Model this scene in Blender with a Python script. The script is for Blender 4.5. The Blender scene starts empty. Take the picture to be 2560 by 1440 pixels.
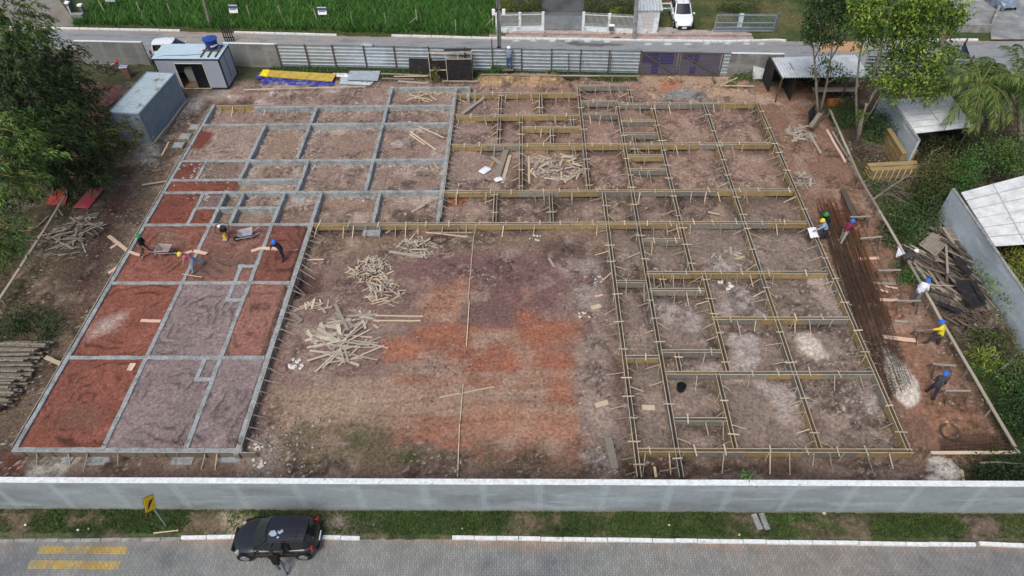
import bpy, bmesh, math, random
import numpy as np
from mathutils import Vector, Matrix, Euler
R = math.radians
random.seed(7); rng = np.random.default_rng(7)
scene = bpy.context.scene
col = scene.collection
# ------------------------------------------------------------------ camera
F_PX, PITCH, CAM_H, ROLL, YAW = 1694.3, 0.8152, 30.017, -0.0243, R(1.75)
def _rz(v):
    c, s = math.cos(YAW), math.sin(YAW)
    return Vector((c*v[0]-s*v[1], s*v[0]+c*v[1], v[2]))
_fw = Vector((0, math.cos(PITCH), -math.sin(PITCH))); _rt = Vector((1, 0, 0)); _up = _rt.cross(_fw)
FW = _rz(_fw)
RT = _rz(math.cos(ROLL)*_rt + math.sin(ROLL)*_up)
UP = _rz(-math.sin(ROLL)*_rt + math.cos(ROLL)*_up)
CC = Vector((0, 0, CAM_H))
def ray(u, v): return FW*F_PX + RT*(u-1280) - UP*(v-720)
def G(u, v, z=0.0):                       # point of the photograph at height z
    d = ray(u, v); t = (z-CC.z)/d.z; return CC + t*d
def PY(u, v, y):                          # point of the photograph on the vertical plane Y = y
    d = ray(u, v); t = (y-CC.y)/d.y; return CC + t*d
def zat(x, y, v):                         # height above (x, y) seen at image row v
    dx = Vector((x, y, 0)); a = 720-v
    return CAM_H + (F_PX*dx.dot(UP)-a*dx.dot(FW))/(a*FW.z-F_PX*UP.z)
cam_d = bpy.data.cameras.new("camera"); cam = bpy.data.objects.new("camera", cam_d); col.objects.link(cam)
m = Matrix((RT, UP, -FW)).transposed().to_4x4(); m.translation = CC; cam.matrix_world = m
cam_d.sensor_width = 36; cam_d.lens = F_PX*36/2560; cam_d.clip_start = 0.5; cam_d.clip_end = 2000
scene.camera = cam
# ------------------------------------------------------------------ sky, sun, exposure
SUN_EL, SUN_AZ = R(56), R(205)            # azimuth measured from +Y towards +X
w = bpy.data.worlds.new("World"); scene.world = w; w.use_nodes = True
nt = w.node_tree; bg = nt.nodes["Background"]
sky = nt.nodes.new("ShaderNodeTexSky"); sky.sky_type = 'NISHITA'; sky.sun_disc = False
sky.sun_elevation = SUN_EL; sky.sun_rotation = SUN_AZ; sky.air_density = 1.0; sky.dust_density = 5.0; sky.ozone_density = 1.0
nt.links.new(sky.outputs[0], bg.inputs[0]); bg.inputs[1].default_value = 0.14
sun_d = bpy.data.lights.new("sun", 'SUN'); sun_d.energy = 1.2; sun_d.angle = R(20); sun_d.color = (1, .96, .9)
sun = bpy.data.objects.new("sun", sun_d); col.objects.link(sun)
sun.rotation_euler = Vector((-math.sin(SUN_AZ)*math.cos(SUN_EL), -math.cos(SUN_AZ)*math.cos(SUN_EL), -math.sin(SUN_EL))).to_track_quat('-Z', 'Y').to_euler()
scene.view_settings.view_transform = 'Standard'; scene.view_settings.look = 'None'
scene.view_settings.exposure = 0.20; scene.view_settings.gamma = 1.0
# ------------------------------------------------------------------ helpers
def lin(c):
    c = [x/255 for x in c[:3]]
    return tuple(x/12.92 if x <= .04045 else ((x+.055)/1.055)**2.4 for x in c)
def tag(o, label=None, cat=None, group=None, kind=None):
    if label: o["label"] = label
    if cat: o["category"] = cat
    if group: o["group"] = group
    if kind: o["kind"] = kind
    return o
def thing(name, label, cat, loc=(0, 0, 0), rz=0, group=None):
    o = bpy.data.objects.new(name, None); col.objects.link(o)
    o.location = loc; o.rotation_euler = (0, 0, rz); o.empty_display_size = .2
    return tag(o, label, cat, group)
def copy_tree(o, parent=None):
    c = o.copy(); col.objects.link(c)
    if parent: c.parent = parent
    for ch in o.children: copy_tree(ch, c)
    return c
class MB:
    def __init__(s): s.v = []; s.f = []; s.mi = []; s.c = []; s.cur = 0; s.col = None
    def add(s, vs, fs):
        n = len(s.v); s.v += [tuple(x) for x in vs]
        for f in fs: s.f.append(tuple(i+n for i in f)); s.mi.append(s.cur); s.c.append(s.col)
        return s
    def box(s, c, d, rot=None):
        x, y, z = d[0]/2, d[1]/2, d[2]/2
        vs = [Vector(p) for p in ((-x,-y,-z),(x,-y,-z),(x,y,-z),(-x,y,-z),(-x,-y,z),(x,-y,z),(x,y,z),(-x,y,z))]
        if rot is not None: vs = [rot @ p for p in vs]
        c = Vector(c)
        return s.add([p+c for p in vs], [(3,2,1,0),(4,5,6,7),(0,1,5,4),(1,2,6,5),(2,3,7,6),(3,0,4,7)])
    def bar(s, a, b, wd, ht, up=(0, 0, 1)):     # board from a to b, width wd across, height ht along up
        a, b = Vector(a), Vector(b); d = (b-a); L = d.length; d.normalize(); up = Vector(up)
        sd = d.cross(up)
        if sd.length < 1e-4: sd = d.cross(Vector((1, 0, 0)))
        sd.normalize(); u = sd.cross(d)
        return s.box((a+b)/2, (L, wd, ht), Matrix((d, -sd, u)).transposed() if False else Matrix((d, u.cross(d), u)).transposed())
    def tube(s, pts, rad, n=8, cap=True):
        pts = [Vector(p) for p in pts]
        rad = [float(r) for r in rad] if hasattr(rad, '__len__') else [rad]*len(pts)
        vs = []; fs = []
        for i, p in enumerate(pts):
            d = (pts[min(i+1, len(pts)-1)]-pts[max(i-1, 0)]).normalized()
            a = d.cross(Vector((0, 0, 1)))
            if a.length < 1e-3: a = Vector((1, 0, 0))
            a.normalize(); b = d.cross(a)
            for k in range(n):
                t = 2*math.pi*k/n; vs.append(p+rad[i]*(math.cos(t)*a+math.sin(t)*b))
        for i in range(len(pts)-1):
            for k in range(n):
                q = (k+1) % n; fs.append((i*n+k, i*n+q, (i+1)*n+q, (i+1)*n+k))
        if cap: fs.append(tuple(range(n))[::-1]); fs.append(tuple((len(pts)-1)*n+k for k in range(n)))
        return s.add(vs, fs)
    def lathe(s, prof, c=(0, 0, 0), n=20, rot=None):      # prof: (r, z)
        c = Vector(c); vs = []; fs = []
        for r, z in prof:
            for k in range(n):
                t = 2*math.pi*k/n; p = Vector((r*math.cos(t), r*math.sin(t), z))
                vs.append((rot @ p if rot is not None else p)+c)
        for i in range(len(prof)-1):
            for k in range(n):
                q = (k+1) % n; fs.append((i*n+k, i*n+q, (i+1)*n+q, (i+1)*n+k))
        fs.append(tuple(range(n))[::-1]); fs.append(tuple((len(prof)-1)*n+k for k in range(n)))
        return s.add(vs, fs)
    def prism(s, poly, z0, z1):
        n = len(poly); vs = [(p[0], p[1], z0) for p in poly]+[(p[0], p[1], z1) for p in poly]
        return s.add(vs, [tuple(range(n))[::-1], tuple(range(n, 2*n))]+[(i, (i+1) % n, n+(i+1) % n, n+i) for i in range(n)])
    def sheet(s, pts):
        return s.add(pts, [tuple(range(len(pts)))])
    def build(s, name, mat, parent=None, off=None, smooth=False, bevel=0):
        me = bpy.data.meshes.new(name)
        o3 = Vector(off) if off is not None else Vector((0, 0, 0))
        me.from_pydata([tuple(Vector(p)-o3) for p in s.v], [], s.f)
        for mt in (mat if isinstance(mat, (list, tuple)) else [mat]): me.materials.append(mt)
        if any(s.mi): me.polygons.foreach_set("material_index", s.mi)
        if any(c is not None for c in s.c):
            ca = me.color_attributes.new("Col", 'BYTE_COLOR' if False else 'FLOAT_COLOR', 'CORNER')
            arr = []
            for f, c in zip(s.f, s.c): arr += (list(c or (1, 1, 1))+[1.0])*len(f)
            ca.data.foreach_set("color", arr)
        if smooth: me.polygons.foreach_set("use_smooth", [True]*len(s.f))
        me.update()
        o = bpy.data.objects.new(name, me); col.objects.link(o)
        if parent is not None: o.parent = parent
        elif off is not None: o.location = o3
        if bevel:
            b = o.modifiers.new("bevel", 'BEVEL'); b.width = bevel; b.segments = 2; b.limit_method = 'ANGLE'
        return o
# ------------------------------------------------------------------ materials
def mat(name, c, rough=.8, metal=0, var=.12, scale=3.0, stretch=(1, 1, 1), bump=0, bscale=30, objvar=0, c2=None, c2t=.55, c2w=.08, c2s=2.0, attr=False, coat=0, spec=.4):
    m = bpy.data.materials.new(name); m.use_nodes = True; n = m.node_tree.nodes; L = m.node_tree.links
    b = n["Principled BSDF"]; b.inputs["Roughness"].default_value = rough; b.inputs["Metallic"].default_value = metal
    b.inputs["Specular IOR Level"].default_value = spec
    if coat: b.inputs["Coat Weight"].default_value = coat; b.inputs["Coat Roughness"].default_value = .08
    tc = n.new("ShaderNodeTexCoord"); mp = n.new("ShaderNodeMapping"); mp.inputs["Scale"].default_value = stretch
    L.new(tc.outputs["Object"], mp.inputs["Vector"])
    if attr:
        a = n.new("ShaderNodeAttribute"); a.attribute_name = "Col"; src = a.outputs["Color"]
    else:
        rgb = n.new("ShaderNodeRGB"); rgb.outputs[0].default_value = (*lin(c), 1); src = rgb.outputs[0]
    if c2 is not None:
        ns = n.new("ShaderNodeTexNoise"); ns.inputs["Scale"].default_value = c2s; ns.inputs["Detail"].default_value = 5; ns.inputs["Roughness"].default_value = .65
        L.new(mp.outputs[0], ns.inputs["Vector"])
        mr = n.new("ShaderNodeMapRange"); mr.inputs[1].default_value = c2t-c2w; mr.inputs[2].default_value = c2t+c2w
        L.new(ns.outputs[0], mr.inputs[0])
        mx = n.new("ShaderNodeMix"); mx.data_type = 'RGBA'; mx.inputs[7].default_value = (*lin(c2), 1)
        L.new(mr.outputs[0], mx.inputs[0]); L.new(src, mx.inputs[6]); src = mx.outputs[2]
    ns = n.new("ShaderNodeTexNoise"); ns.inputs["Scale"].default_value = scale; ns.inputs["Detail"].default_value = 6; ns.inputs["Roughness"].default_value = .6
    L.new(mp.outputs[0], ns.inputs["Vector"])
    mr = n.new("ShaderNodeMapRange"); mr.inputs[1].default_value = .3; mr.inputs[2].default_value = .7; mr.inputs[3].default_value = 1-var*1.3; mr.inputs[4].default_value = 1+var
    L.new(ns.outputs[0], mr.inputs[0]); fac = mr.outputs[0]
    if objvar:
        oi = n.new("ShaderNodeObjectInfo"); m2 = n.new("ShaderNodeMapRange"); m2.inputs[3].default_value = 1-objvar; m2.inputs[4].default_value = 1+objvar
        L.new(oi.outputs["Random"], m2.inputs[0]); mm = n.new("ShaderNodeMath"); mm.operation = 'MULTIPLY'
        L.new(fac, mm.inputs[0]); L.new(m2.outputs[0], mm.inputs[1]); fac = mm.outputs[0]
    vm = n.new("ShaderNodeVectorMath"); vm.operation = 'SCALE'; L.new(src, vm.inputs[0]); L.new(fac, vm.inputs["Scale"])
    L.new(vm.outputs[0], b.inputs["Base Color"])
    if bump:
        nb = n.new("ShaderNodeTexNoise"); nb.inputs["Scale"].default_value = bscale; nb.inputs["Detail"].default_value = 5
        L.new(mp.outputs[0], nb.inputs["Vector"])
        bp = n.new("ShaderNodeBump"); bp.inputs["Strength"].default_value = bump; bp.inputs["Distance"].default_value = .03
        L.new(nb.outputs[0], bp.inputs["Height"]); L.new(bp.outputs[0], b.inputs["Normal"])
    return m
M = {}
M['concrete'] = mat('concrete', (150, 156, 157), .9, var=.26, scale=7, c2=(122, 126, 125), c2t=.55, c2s=1.6, c2w=.10, bump=.6, bscale=18)
M['plaster'] = mat('plaster', (166, 176, 181), .9, var=.16, scale=1.2, stretch=(.4, 1, 1), bump=.15, c2=(146, 156, 160), c2s=.7, c2w=.12)
M['oldplaster'] = mat('old_plaster', (150, 152, 150), .9, var=.22, scale=2, bump=.3, c2=(112, 114, 110), c2s=1.5, c2w=.15)
M['whitewash'] = mat('whitewash', (212, 218, 220), .8, var=.16, scale=6, c2=(150, 155, 150), c2t=.66, c2s=5, c2w=.06)
M['block'] = mat('block', (128, 130, 128), .95, var=.22, scale=4, bump=.5, c2=(104, 106, 104), c2s=2)
M['wood'] = mat('wood', (190, 174, 148), .85, var=.22, scale=8, stretch=(.4, 5, 5), objvar=.22)
M['pale'] = mat('pale_wood', (176, 166, 150), .88, var=.25, scale=8, stretch=(.4, 5, 5), objvar=.16)
M['oldwood'] = mat('old_wood', (148, 140, 128), .9, var=.3, scale=8, stretch=(.4, 5, 5), objvar=.3)
M['darkwood'] = mat('dark_wood', (98, 88, 78), .9, var=.3, scale=8, stretch=(.4, 5, 5), objvar=.35)
M['pinkwood'] = mat('pink_wood', (206, 176, 158), .85, var=.15, scale=8, stretch=(.4, 5, 5), objvar=.1)
M['yply'] = mat('yellow_board', (156, 136, 92), .8, var=.22, scale=3, objvar=.15, c2=(118, 104, 76), c2s=3)
M['gply'] = mat('grey_board', (132, 130, 122), .85, var=.25, scale=3, objvar=.2, c2=(100, 97, 90), c2s=3)
M['black'] = mat('black', (26, 27, 30), .7, var=.2, scale=4)
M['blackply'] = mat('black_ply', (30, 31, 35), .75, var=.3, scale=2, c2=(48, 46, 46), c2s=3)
M['rust'] = mat('rust', (104, 70, 46), .9, var=.35, scale=3, objvar=.35)
M['darkrust'] = mat('dark_rust', (74, 60, 50), .9, var=.35, scale=3, objvar=.3)
M['steel'] = mat('galvanised', (172, 184, 192), .42, metal=.5, var=.12, scale=2)
M['post'] = mat('post', (88, 80, 76), .85, var=.25, scale=5)
M['rubber'] = mat('rubber', (22, 22, 23), .9, var=.1)
M['rim'] = mat('rim', (176, 180, 184), .35, metal=.8, var=.05)
M['glass'] = mat('glass', (22, 28, 32), .08, var=.05, spec=.9)
M['white'] = mat('white_paint', (236, 238, 238), .5, var=.04)
M['grime'] = mat('grimy_white', (214, 224, 228), .8, var=.12, scale=2, c2=(140, 146, 138), c2t=.62, c2s=1.6, c2w=.1)
M['skin'] = mat('skin', (150, 104, 82), .7, var=.05)
M['soil'] = mat('soil', (255, 255, 255), .97, var=.34, scale=5.5, attr=True, bump=.9, bscale=9)
def soil_detail(m):                        # grit: fine clods and pale chips, a few centimetres across
    n = m.node_tree.nodes; L = m.node_tree.links; b = n["Principled BSDF"]; lk = [l for l in L if l.to_socket == b.inputs["Base Color"]][0]; src = lk.from_socket; L.remove(lk); tc = n.new("ShaderNodeTexCoord")
    a = n.new("ShaderNodeTexNoise"); a.inputs["Scale"].default_value = 15; a.inputs["Detail"].default_value = 4; a.inputs["Roughness"].default_value = .75; L.new(tc.outputs["Object"], a.inputs["Vector"])
    r = n.new("ShaderNodeMapRange"); r.inputs[1].default_value = .32; r.inputs[2].default_value = .68; r.inputs[3].default_value = .62; r.inputs[4].default_value = 1.34; L.new(a.outputs[0], r.inputs[0])
    v = n.new("ShaderNodeVectorMath"); v.operation = 'SCALE'; L.new(src, v.inputs[0]); L.new(r.outputs[0], v.inputs["Scale"])
    w_ = n.new("ShaderNodeTexVoronoi"); w_.inputs["Scale"].default_value = 5.5; w_.inputs["Randomness"].default_value = 1; L.new(tc.outputs["Object"], w_.inputs["Vector"])
    d = n.new("ShaderNodeMapRange"); d.inputs[1].default_value = .10; d.inputs[2].default_value = .17; d.inputs[3].default_value = 1; d.inputs[4].default_value = 0; L.new(w_.outputs["Distance"], d.inputs[0])
    sp = n.new("ShaderNodeSeparateColor"); L.new(w_.outputs["Color"], sp.inputs[0]); g = n.new("ShaderNodeMath"); g.operation = 'GREATER_THAN'; g.inputs[1].default_value = .78; L.new(sp.outputs[0], g.inputs[0])
    m2 = n.new("ShaderNodeMath"); m2.operation = 'MULTIPLY'; L.new(d.outputs[0], m2.inputs[0]); L.new(g.outputs[0], m2.inputs[1]); m3 = n.new("ShaderNodeMath"); m3.operation = 'MULTIPLY'; m3.inputs[1].default_value = .55; L.new(m2.outputs[0], m3.inputs[0])
    x = n.new("ShaderNodeMix"); x.data_type = 'RGBA'; x.blend_type = 'MIX'; sc_ = n.new("ShaderNodeVectorMath"); sc_.operation = 'SCALE'; sc_.inputs["Scale"].default_value = 1.9; L.new(v.outputs[0], sc_.inputs[0])
    L.new(m3.outputs[0], x.inputs[0]); L.new(v.outputs[0], x.inputs[6]); L.new(sc_.outputs[0], x.inputs[7]); L.new(x.outputs[2], b.inputs["Base Color"])
soil_detail(M['soil'])
M['leaf'] = mat('leaf', (255, 255, 255), .75, var=.2, scale=1.2, attr=True, spec=.25)
M['bark'] = mat('bark', (140, 134, 122), .95, var=.3, scale=6, stretch=(3, 3, 1), c2=(92, 86, 76), c2s=4, bump=.5)
M['culm'] = mat('culm', (128, 122, 66), .7, var=.2)
M['stone'] = mat('stone', (255, 255, 255), .95, var=.15, attr=True)
def solid(name, c, rough=.7, **k):
    if name not in M: M[name] = mat(name, c, rough, **k)
    return M[name]
# ------------------------------------------------------------------ noise on numpy arrays
def vnoise(x, y, seed=0):
    xi = np.floor(x).astype(np.int64); yi = np.floor(y).astype(np.int64); fx = x-xi; fy = y-yi
    fx = fx*fx*(3-2*fx); fy = fy*fy*(3-2*fy)
    def h(a, b):
        n = (a*374761393+b*668265263+seed*982451653) & 0xffffffff
        n = ((n ^ (n >> 13))*1274126177) & 0xffffffff
        return ((n ^ (n >> 16)) & 0xffff)/65535.0
    return (h(xi, yi)*(1-fx)+h(xi+1, yi)*fx)*(1-fy)+(h(xi, yi+1)*(1-fx)+h(xi+1, yi+1)*fx)*fy
def fbm(x, y, sc, oct=4, seed=0, gain=.55):
    s = 0; a = 1; t = 0
    for i in range(oct):
        s = s+a*vnoise(x*sc*2**i+17.3*i, y*sc*2**i-9.1*i, seed+i); t += a; a *= gain
    return s/t
def sdf(px, py, poly):                     # negative inside
    d = np.full(px.shape, 1e9); ins = np.zeros(px.shape, bool)
    n = len(poly)
    for i in range(n):
        ax, ay = poly[i]; bx, by = poly[(i+1) % n]; ex, ey = bx-ax, by-ay
        t = np.clip(((px-ax)*ex+(py-ay)*ey)/(ex*ex+ey*ey+1e-9), 0, 1)
        d = np.minimum(d, np.hypot(px-ax-t*ex, py-ay-t*ey))
        c = ((ay > py) != (by > py)) & (px < (bx-ax)*(py-ay)/(by-ay+1e-12)+ax); ins ^= c
    return np.where(ins, -d, d)
def gpoly(pts, z=0): return [tuple(G(u, v, z)[:2]) for u, v in pts]
class Field:                               # a vertex grid with colour and height, painted in plan
    def __init__(s, xs, ys):
        s.xs, s.ys = xs, ys; s.X, s.Y = np.meshgrid(xs, ys); s.Z = np.zeros_like(s.X); s.C = np.zeros(s.X.shape+(3,))
    def paint(s, c, m): m = np.clip(m, 0, 1)[..., None]; s.C = s.C*(1-m)+np.array(lin(c))*m
    def poly(s, pts, c=None, soft=.25, wob=.5, sc=.8, k=1.0, seed=1, z=0, dz=0, world=False, inner=None):
        P = pts if world else gpoly(pts, z)
        mx = max(2.0, wob*2+soft*2)
        x0, x1 = min(p[0] for p in P)-mx, max(p[0] for p in P)+mx; y0, y1 = min(p[1] for p in P)-mx, max(p[1] for p in P)+mx
        i0, i1 = np.searchsorted(s.ys, [y0, y1]); j0, j1 = np.searchsorted(s.xs, [x0, x1])
        if i1 <= i0 or j1 <= j0: return
        X, Y = s.X[i0:i1, j0:j1], s.Y[i0:i1, j0:j1]
        d = sdf(X, Y, P)
        if wob: d = d+wob*2*(fbm(X, Y, sc, 4, seed)-.5)+wob*.7*(fbm(X, Y, sc*5, 3, seed+9)-.5)
        m = np.clip(.5-d/(2*soft), 0, 1)*k
        if inner is not None: m = m*inner(X, Y)
        if c is not None:
            cc = s.C[i0:i1, j0:j1]; s.C[i0:i1, j0:j1] = cc*(1-m[..., None])+np.array(lin(c))*m[..., None]
        if dz: s.Z[i0:i1, j0:j1] += dz*m
    def height(s, x, y):
        j = min(max(int(np.searchsorted(s.xs, x))-1, 0), len(s.xs)-2); i = min(max(int(np.searchsorted(s.ys, y))-1, 0), len(s.ys)-2)
        fx = (x-s.xs[j])/(s.xs[j+1]-s.xs[j]); fy = (y-s.ys[i])/(s.ys[i+1]-s.ys[i]); Z = s.Z
        return float((Z[i, j]*(1-fx)+Z[i, j+1]*fx)*(1-fy)+(Z[i+1, j]*(1-fx)+Z[i+1, j+1]*fx)*fy)
    def build(s, name, m, smooth=True):
        ny, nx = s.X.shape; me = bpy.data.meshes.new(name)
        co = np.stack([s.X, s.Y, s.Z], -1).reshape(-1, 3)
        ii = np.arange(ny*nx).reshape(ny, nx); q = np.stack([ii[:-1, :-1], ii[:-1, 1:], ii[1:, 1:], ii[1:, :-1]], -1).reshape(-1)
        nf = (ny-1)*(nx-1); me.vertices.add(len(co)); me.vertices.foreach_set("co", co.ravel())
        me.loops.add(nf*4); me.loops.foreach_set("vertex_index", q.astype(np.int32))
        me.polygons.add(nf); me.polygons.foreach_set("loop_start", np.arange(0, nf*4, 4, dtype=np.int32)); me.polygons.foreach_set("loop_total", np.full(nf, 4, np.int32))
        me.polygons.foreach_set("use_smooth", np.full(nf, smooth)); me.update(calc_edges=True)
        ca = me.color_attributes.new("Col", 'FLOAT_COLOR', 'POINT')
        ca.data.foreach_set("color", np.concatenate([s.C.reshape(-1, 3), np.ones((ny*nx, 1))], 1).ravel().astype(np.float32))
        me.materials.append(m); o = bpy.data.objects.new(name, me); col.objects.link(o); return o
# ------------------------------------------------------------------ foundation lines digitised on the top plane
ZT = .45
def DL(u0, v0, u1, v1):
    a, b = G(u0, v0, ZT), G(u1, v1, ZT); return ('d', (a.x+b.x)/2, min(a.y, b.y), max(a.y, b.y))
def CL(u0, u1, v):
    v0, v1 = v if hasattr(v, '__len__') else (v, v)
    a, b = G(u0, v0, ZT), G(u1, v1, ZT); return ('c', (a.y+b.y)/2, min(a.x, b.x), max(a.x, b.x))
BEAMS = [DL(38,1122,533,262), DL(262,1120,561,479), DL(467,1120,709,480), DL(598,1130,798,480),
 DL(597,449,665,308), DL(745,392,791,264), DL(746,474,767,400), DL(915,475,979,217), DL(934,555,948,480), DL(1096,556,1137,219),
 DL(494,447,514,400), DL(469,556,511,480), DL(575,559,608,480),
 CL(979,1172,(217,219)), CL(640,1132,(264,265)), CL(510,1126,(308,310)), CL(455,1115,(399,400)), CL(430,745,(447,450)), CL(415,1107,(479,479)),
 CL(494,690,(518,519)), CL(370,770,(560,561)), CL(286,718,(706,706)), CL(178,655,(893,893)), CL(38,598,(1122,1125)),
 DL(586,706,603,664), CL(600,636,(664,664)), DL(571,749,582,708), CL(571,604,(749,749)), DL(491,947,511,897), CL(491,527,(947,947)), DL(1170,240,1173,219)]
FORMS = [DL(1506,480,1602,1194), DL(1540,255,1708,1194), DL(1631,264,1730,680), DL(1756,682,1824,931), DL(1794,933,1838,1122), DL(1759,261,2053,1122), DL(1890,255,2278,1128),
 DL(1352,236,1352,287), DL(1302,291,1303,478), DL(1251,231,1246,361), DL(1447,211,1469,478), DL(1430,289,1431,316), DL(1379.5,322,1380,361), DL(1377,480,1379,556), DL(1238.5,480,1237,556),
 DL(1584,336,1591,387), DL(1652,683,1659,722), DL(1692,881,1699,930), DL(1570,214,1579,258),
 CL(1449,1573,(214,214)), CL(1142,1446,(236,231)), CL(1452,1545,(253,254)), CL(1545,1888,(259,258)), CL(1140,1447,(289,288)), CL(1455,1546,(286,285)), CL(1303,1454,(320,317)),
 CL(1130,1930,(361,361)), CL(1552,1640,(303,302)), CL(1556,1645,(335,334)), CL(1568,1658,(390,389)), CL(1572,1666,(424,424)),
 CL(1107,1984,(479,475)), CL(772,2018,(560,557)), CL(1604,1706,(601,599)), CL(1616,2070,(682,681)), CL(1541,1615,(704,704)), CL(1624,1763,(724,724)),
 CL(1780,2122,(797,795)), CL(1652,1802,(879,877)), CL(1562,1650,(893,892)), CL(1663,2187,(931,934)), CL(1683,1819,(1049,1048)), CL(1594,2284,(1124,1129))]
# ------------------------------------------------------------------ the ground, one sheet
def axis(a, b, st, far, grow=1.25):
    c = list(np.arange(a, b, st)); lo = []; x = a; d = st
    while x > -far: d *= grow; x -= d; lo.append(x)
    hi = []; x = c[-1]; d = st
    while x < far: d *= grow; x += d; hi.append(x)
    return np.array(lo[::-1]+c+hi)
T = Field(axis(-38, 33, .11, 700), axis(12.3, 62, .095, 700))
X, Y = T.X, T.Y
n1 = fbm(X, Y, .35, 4, 1); n2 = fbm(X, Y, 1.3, 4, 2); n3 = fbm(X, Y, 4.0, 3, 3); nw = fbm(X, Y, .55, 5, 4)
T.C[:] = lin((128, 108, 98))
T.paint((106, 92, 80), (n1-.45)*4)
# outer regions
BIG = 400
T.poly([(-BIG, -BIG), (-25.6, -BIG), (-25.6, BIG), (-BIG, BIG)], (100, 86, 72), 1.0, .8, world=True)
T.poly([(-BIG, -BIG), (-30.5, -BIG), (-30.5, BIG), (-BIG, BIG)], (74, 68, 52), 1.5, 1.5, world=True)
T.poly([(18.7, -BIG), (BIG, -BIG), (BIG, BIG), (18.7, BIG)], (132, 103, 84), .8, .6, world=True)
T.poly([(23.6, -BIG), (BIG, -BIG), (BIG, BIG), (23.6, BIG)], (78, 66, 50), .6, .5, world=True)
T.poly([(-BIG, 53.4), (BIG, 50), (BIG, BIG), (-BIG, BIG)], (70, 78, 48), .6, .6, world=True)
# left track and red soil by the container
T.poly([(262,380),(310,385),(330,470),(290,600),(240,720),(190,800),(120,800),(190,680),(250,560),(280,470)], (88, 64, 56), .6, .8)
T.poly([(205,205),(300,215),(290,260),(240,300),(260,380),(200,400)], (142, 96, 84), .6, .8)
T.poly([(0,640),(200,640),(160,800),(110,830),(0,900)], (98, 84, 66), .9, 1.2)
T.poly([(470,245),(565,222),(640,225),(520,262),(440,350),(370,420),(330,390)], (136, 138, 138), .6, .7)
# left foundation, open cells
T.poly([(-25.4, 35.5), (-.9, 35.5), (-.9, 53), (-25.4, 53)], (138, 118, 110), .6, .4, world=True)
T.poly([(430,300),(1100,300),(1100,556),(760,556),(430,480)], (142, 122, 106), .5, .6, inner=lambda a, b: np.clip((fbm(a, b, .5, 3, 31)-.45)*7, 0, 1))
# fenced centre
T.poly([(770,570),(1515,570),(1600,1190),(560,1190)], (126, 104, 98), .6, .4)
T.poly([(780,580),(1510,580),(1510,625),(1000,640),(770,640)], (126, 108, 92), .7, .8)
T.poly([(1000,650),(1190,620),(1480,650),(1400,760),(1300,830),(1150,830),(1050,770),(930,720)], (116, 88, 88), .6, .9)
T.poly([(700,1000),(960,950),(1430,880),(1450,1110),(980,1050),(690,1070)], (154, 132, 114), .7, .9)
T.poly([(965,830),(1450,800),(1455,1115),(968,1116)], (148, 106, 84), .6, .9, seed=17, k=.95, inner=lambda a, b: np.clip((fbm(a*.22, b*1.4, .8, 4, 150)-.36)*5, .15, 1))
T.poly([(1090,715),(1180,700),(1165,800),(1050,800),(1040,760)], (156, 112, 90), .5, .7, seed=5)
T.poly([(1030,812),(1150,802),(1250,835),(1285,745),(1330,738),(1350,795),(1442,815),(1452,850),(1445,940),(1300,930),(1200,950),(1110,935),(1090,890),(1030,872)], (152, 95, 70), .4, .9, seed=6, inner=lambda a, b: np.clip((fbm(a*.22+b*.05, b*1.5, .8, 4, 160)-.34)*5, .25, 1))
T.poly([(1180,835),(1290,825),(1300,850),(1190,862)], (152, 126, 108), .3, .4, seed=16)
T.poly([(960,850),(1060,862),(1050,892),(970,900)], (162, 104, 76), .25, .4, seed=7)
T.poly([(1150,810),(1300,818),(1295,790),(1290,760),(1170,740)], (112, 86, 84), .3, .4, seed=8)
T.poly([(975,1055),(1180,1070),(1185,1118),(965,1117)], (154, 103, 81), .25, .5, seed=9, inner=lambda a, b: np.clip((fbm(a*.22+b*.05, b*1.5, .8, 4, 160)-.34)*5, .25, 1))
T.poly([(1368,935),(1442,925),(1437,1010),(1372,1010)], (158, 102, 76), .3, .5, seed=10, inner=lambda a, b: np.clip((fbm(a*.22+b*.05, b*1.5, .8, 4, 160)-.34)*5, .25, 1))
T.poly([(1180,1010),(1440,1030),(1450,1110),(1200,1110)], (160, 116, 92), .6, .7, seed=11)
T.poly([(690,1078),(930,1040),(975,1050),(972,1112),(1400,1125),(1500,1190),(630,1190)], (108, 96, 76), .5, .7, seed=12)
T.poly([(1180,1120),(1560,1120),(1580,1190),(1180,1190)], (132, 98, 80), .5, .6, seed=13)
T.poly([(650,1100),(830,1090),(850,1170),(650,1180)], (132, 120, 92), .6, .7, seed=14, k=.6)
for (a, b, r, k) in ((885,1095,26,.8), (870,1125,20,.8), (1020,1150,30,1), (1180,1165,26,1), (1310,1165,22,.8), (800,1165,30,.8), (960,1095,14,.7), (1240,1170,14,.8)):
    T.poly([(a-r,b-r*.5),(a+r,b-r*.5),(a+r,b+r*.5),(a-r,b+r*.5)], (72, 84, 46), .3, .6, 1.2, k=k, seed=20)
T.poly([(1440,850),(1520,840),(1590,1190),(1470,1190),(1440,1000)], (136, 122, 114), .4, .6, seed=15)
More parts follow.
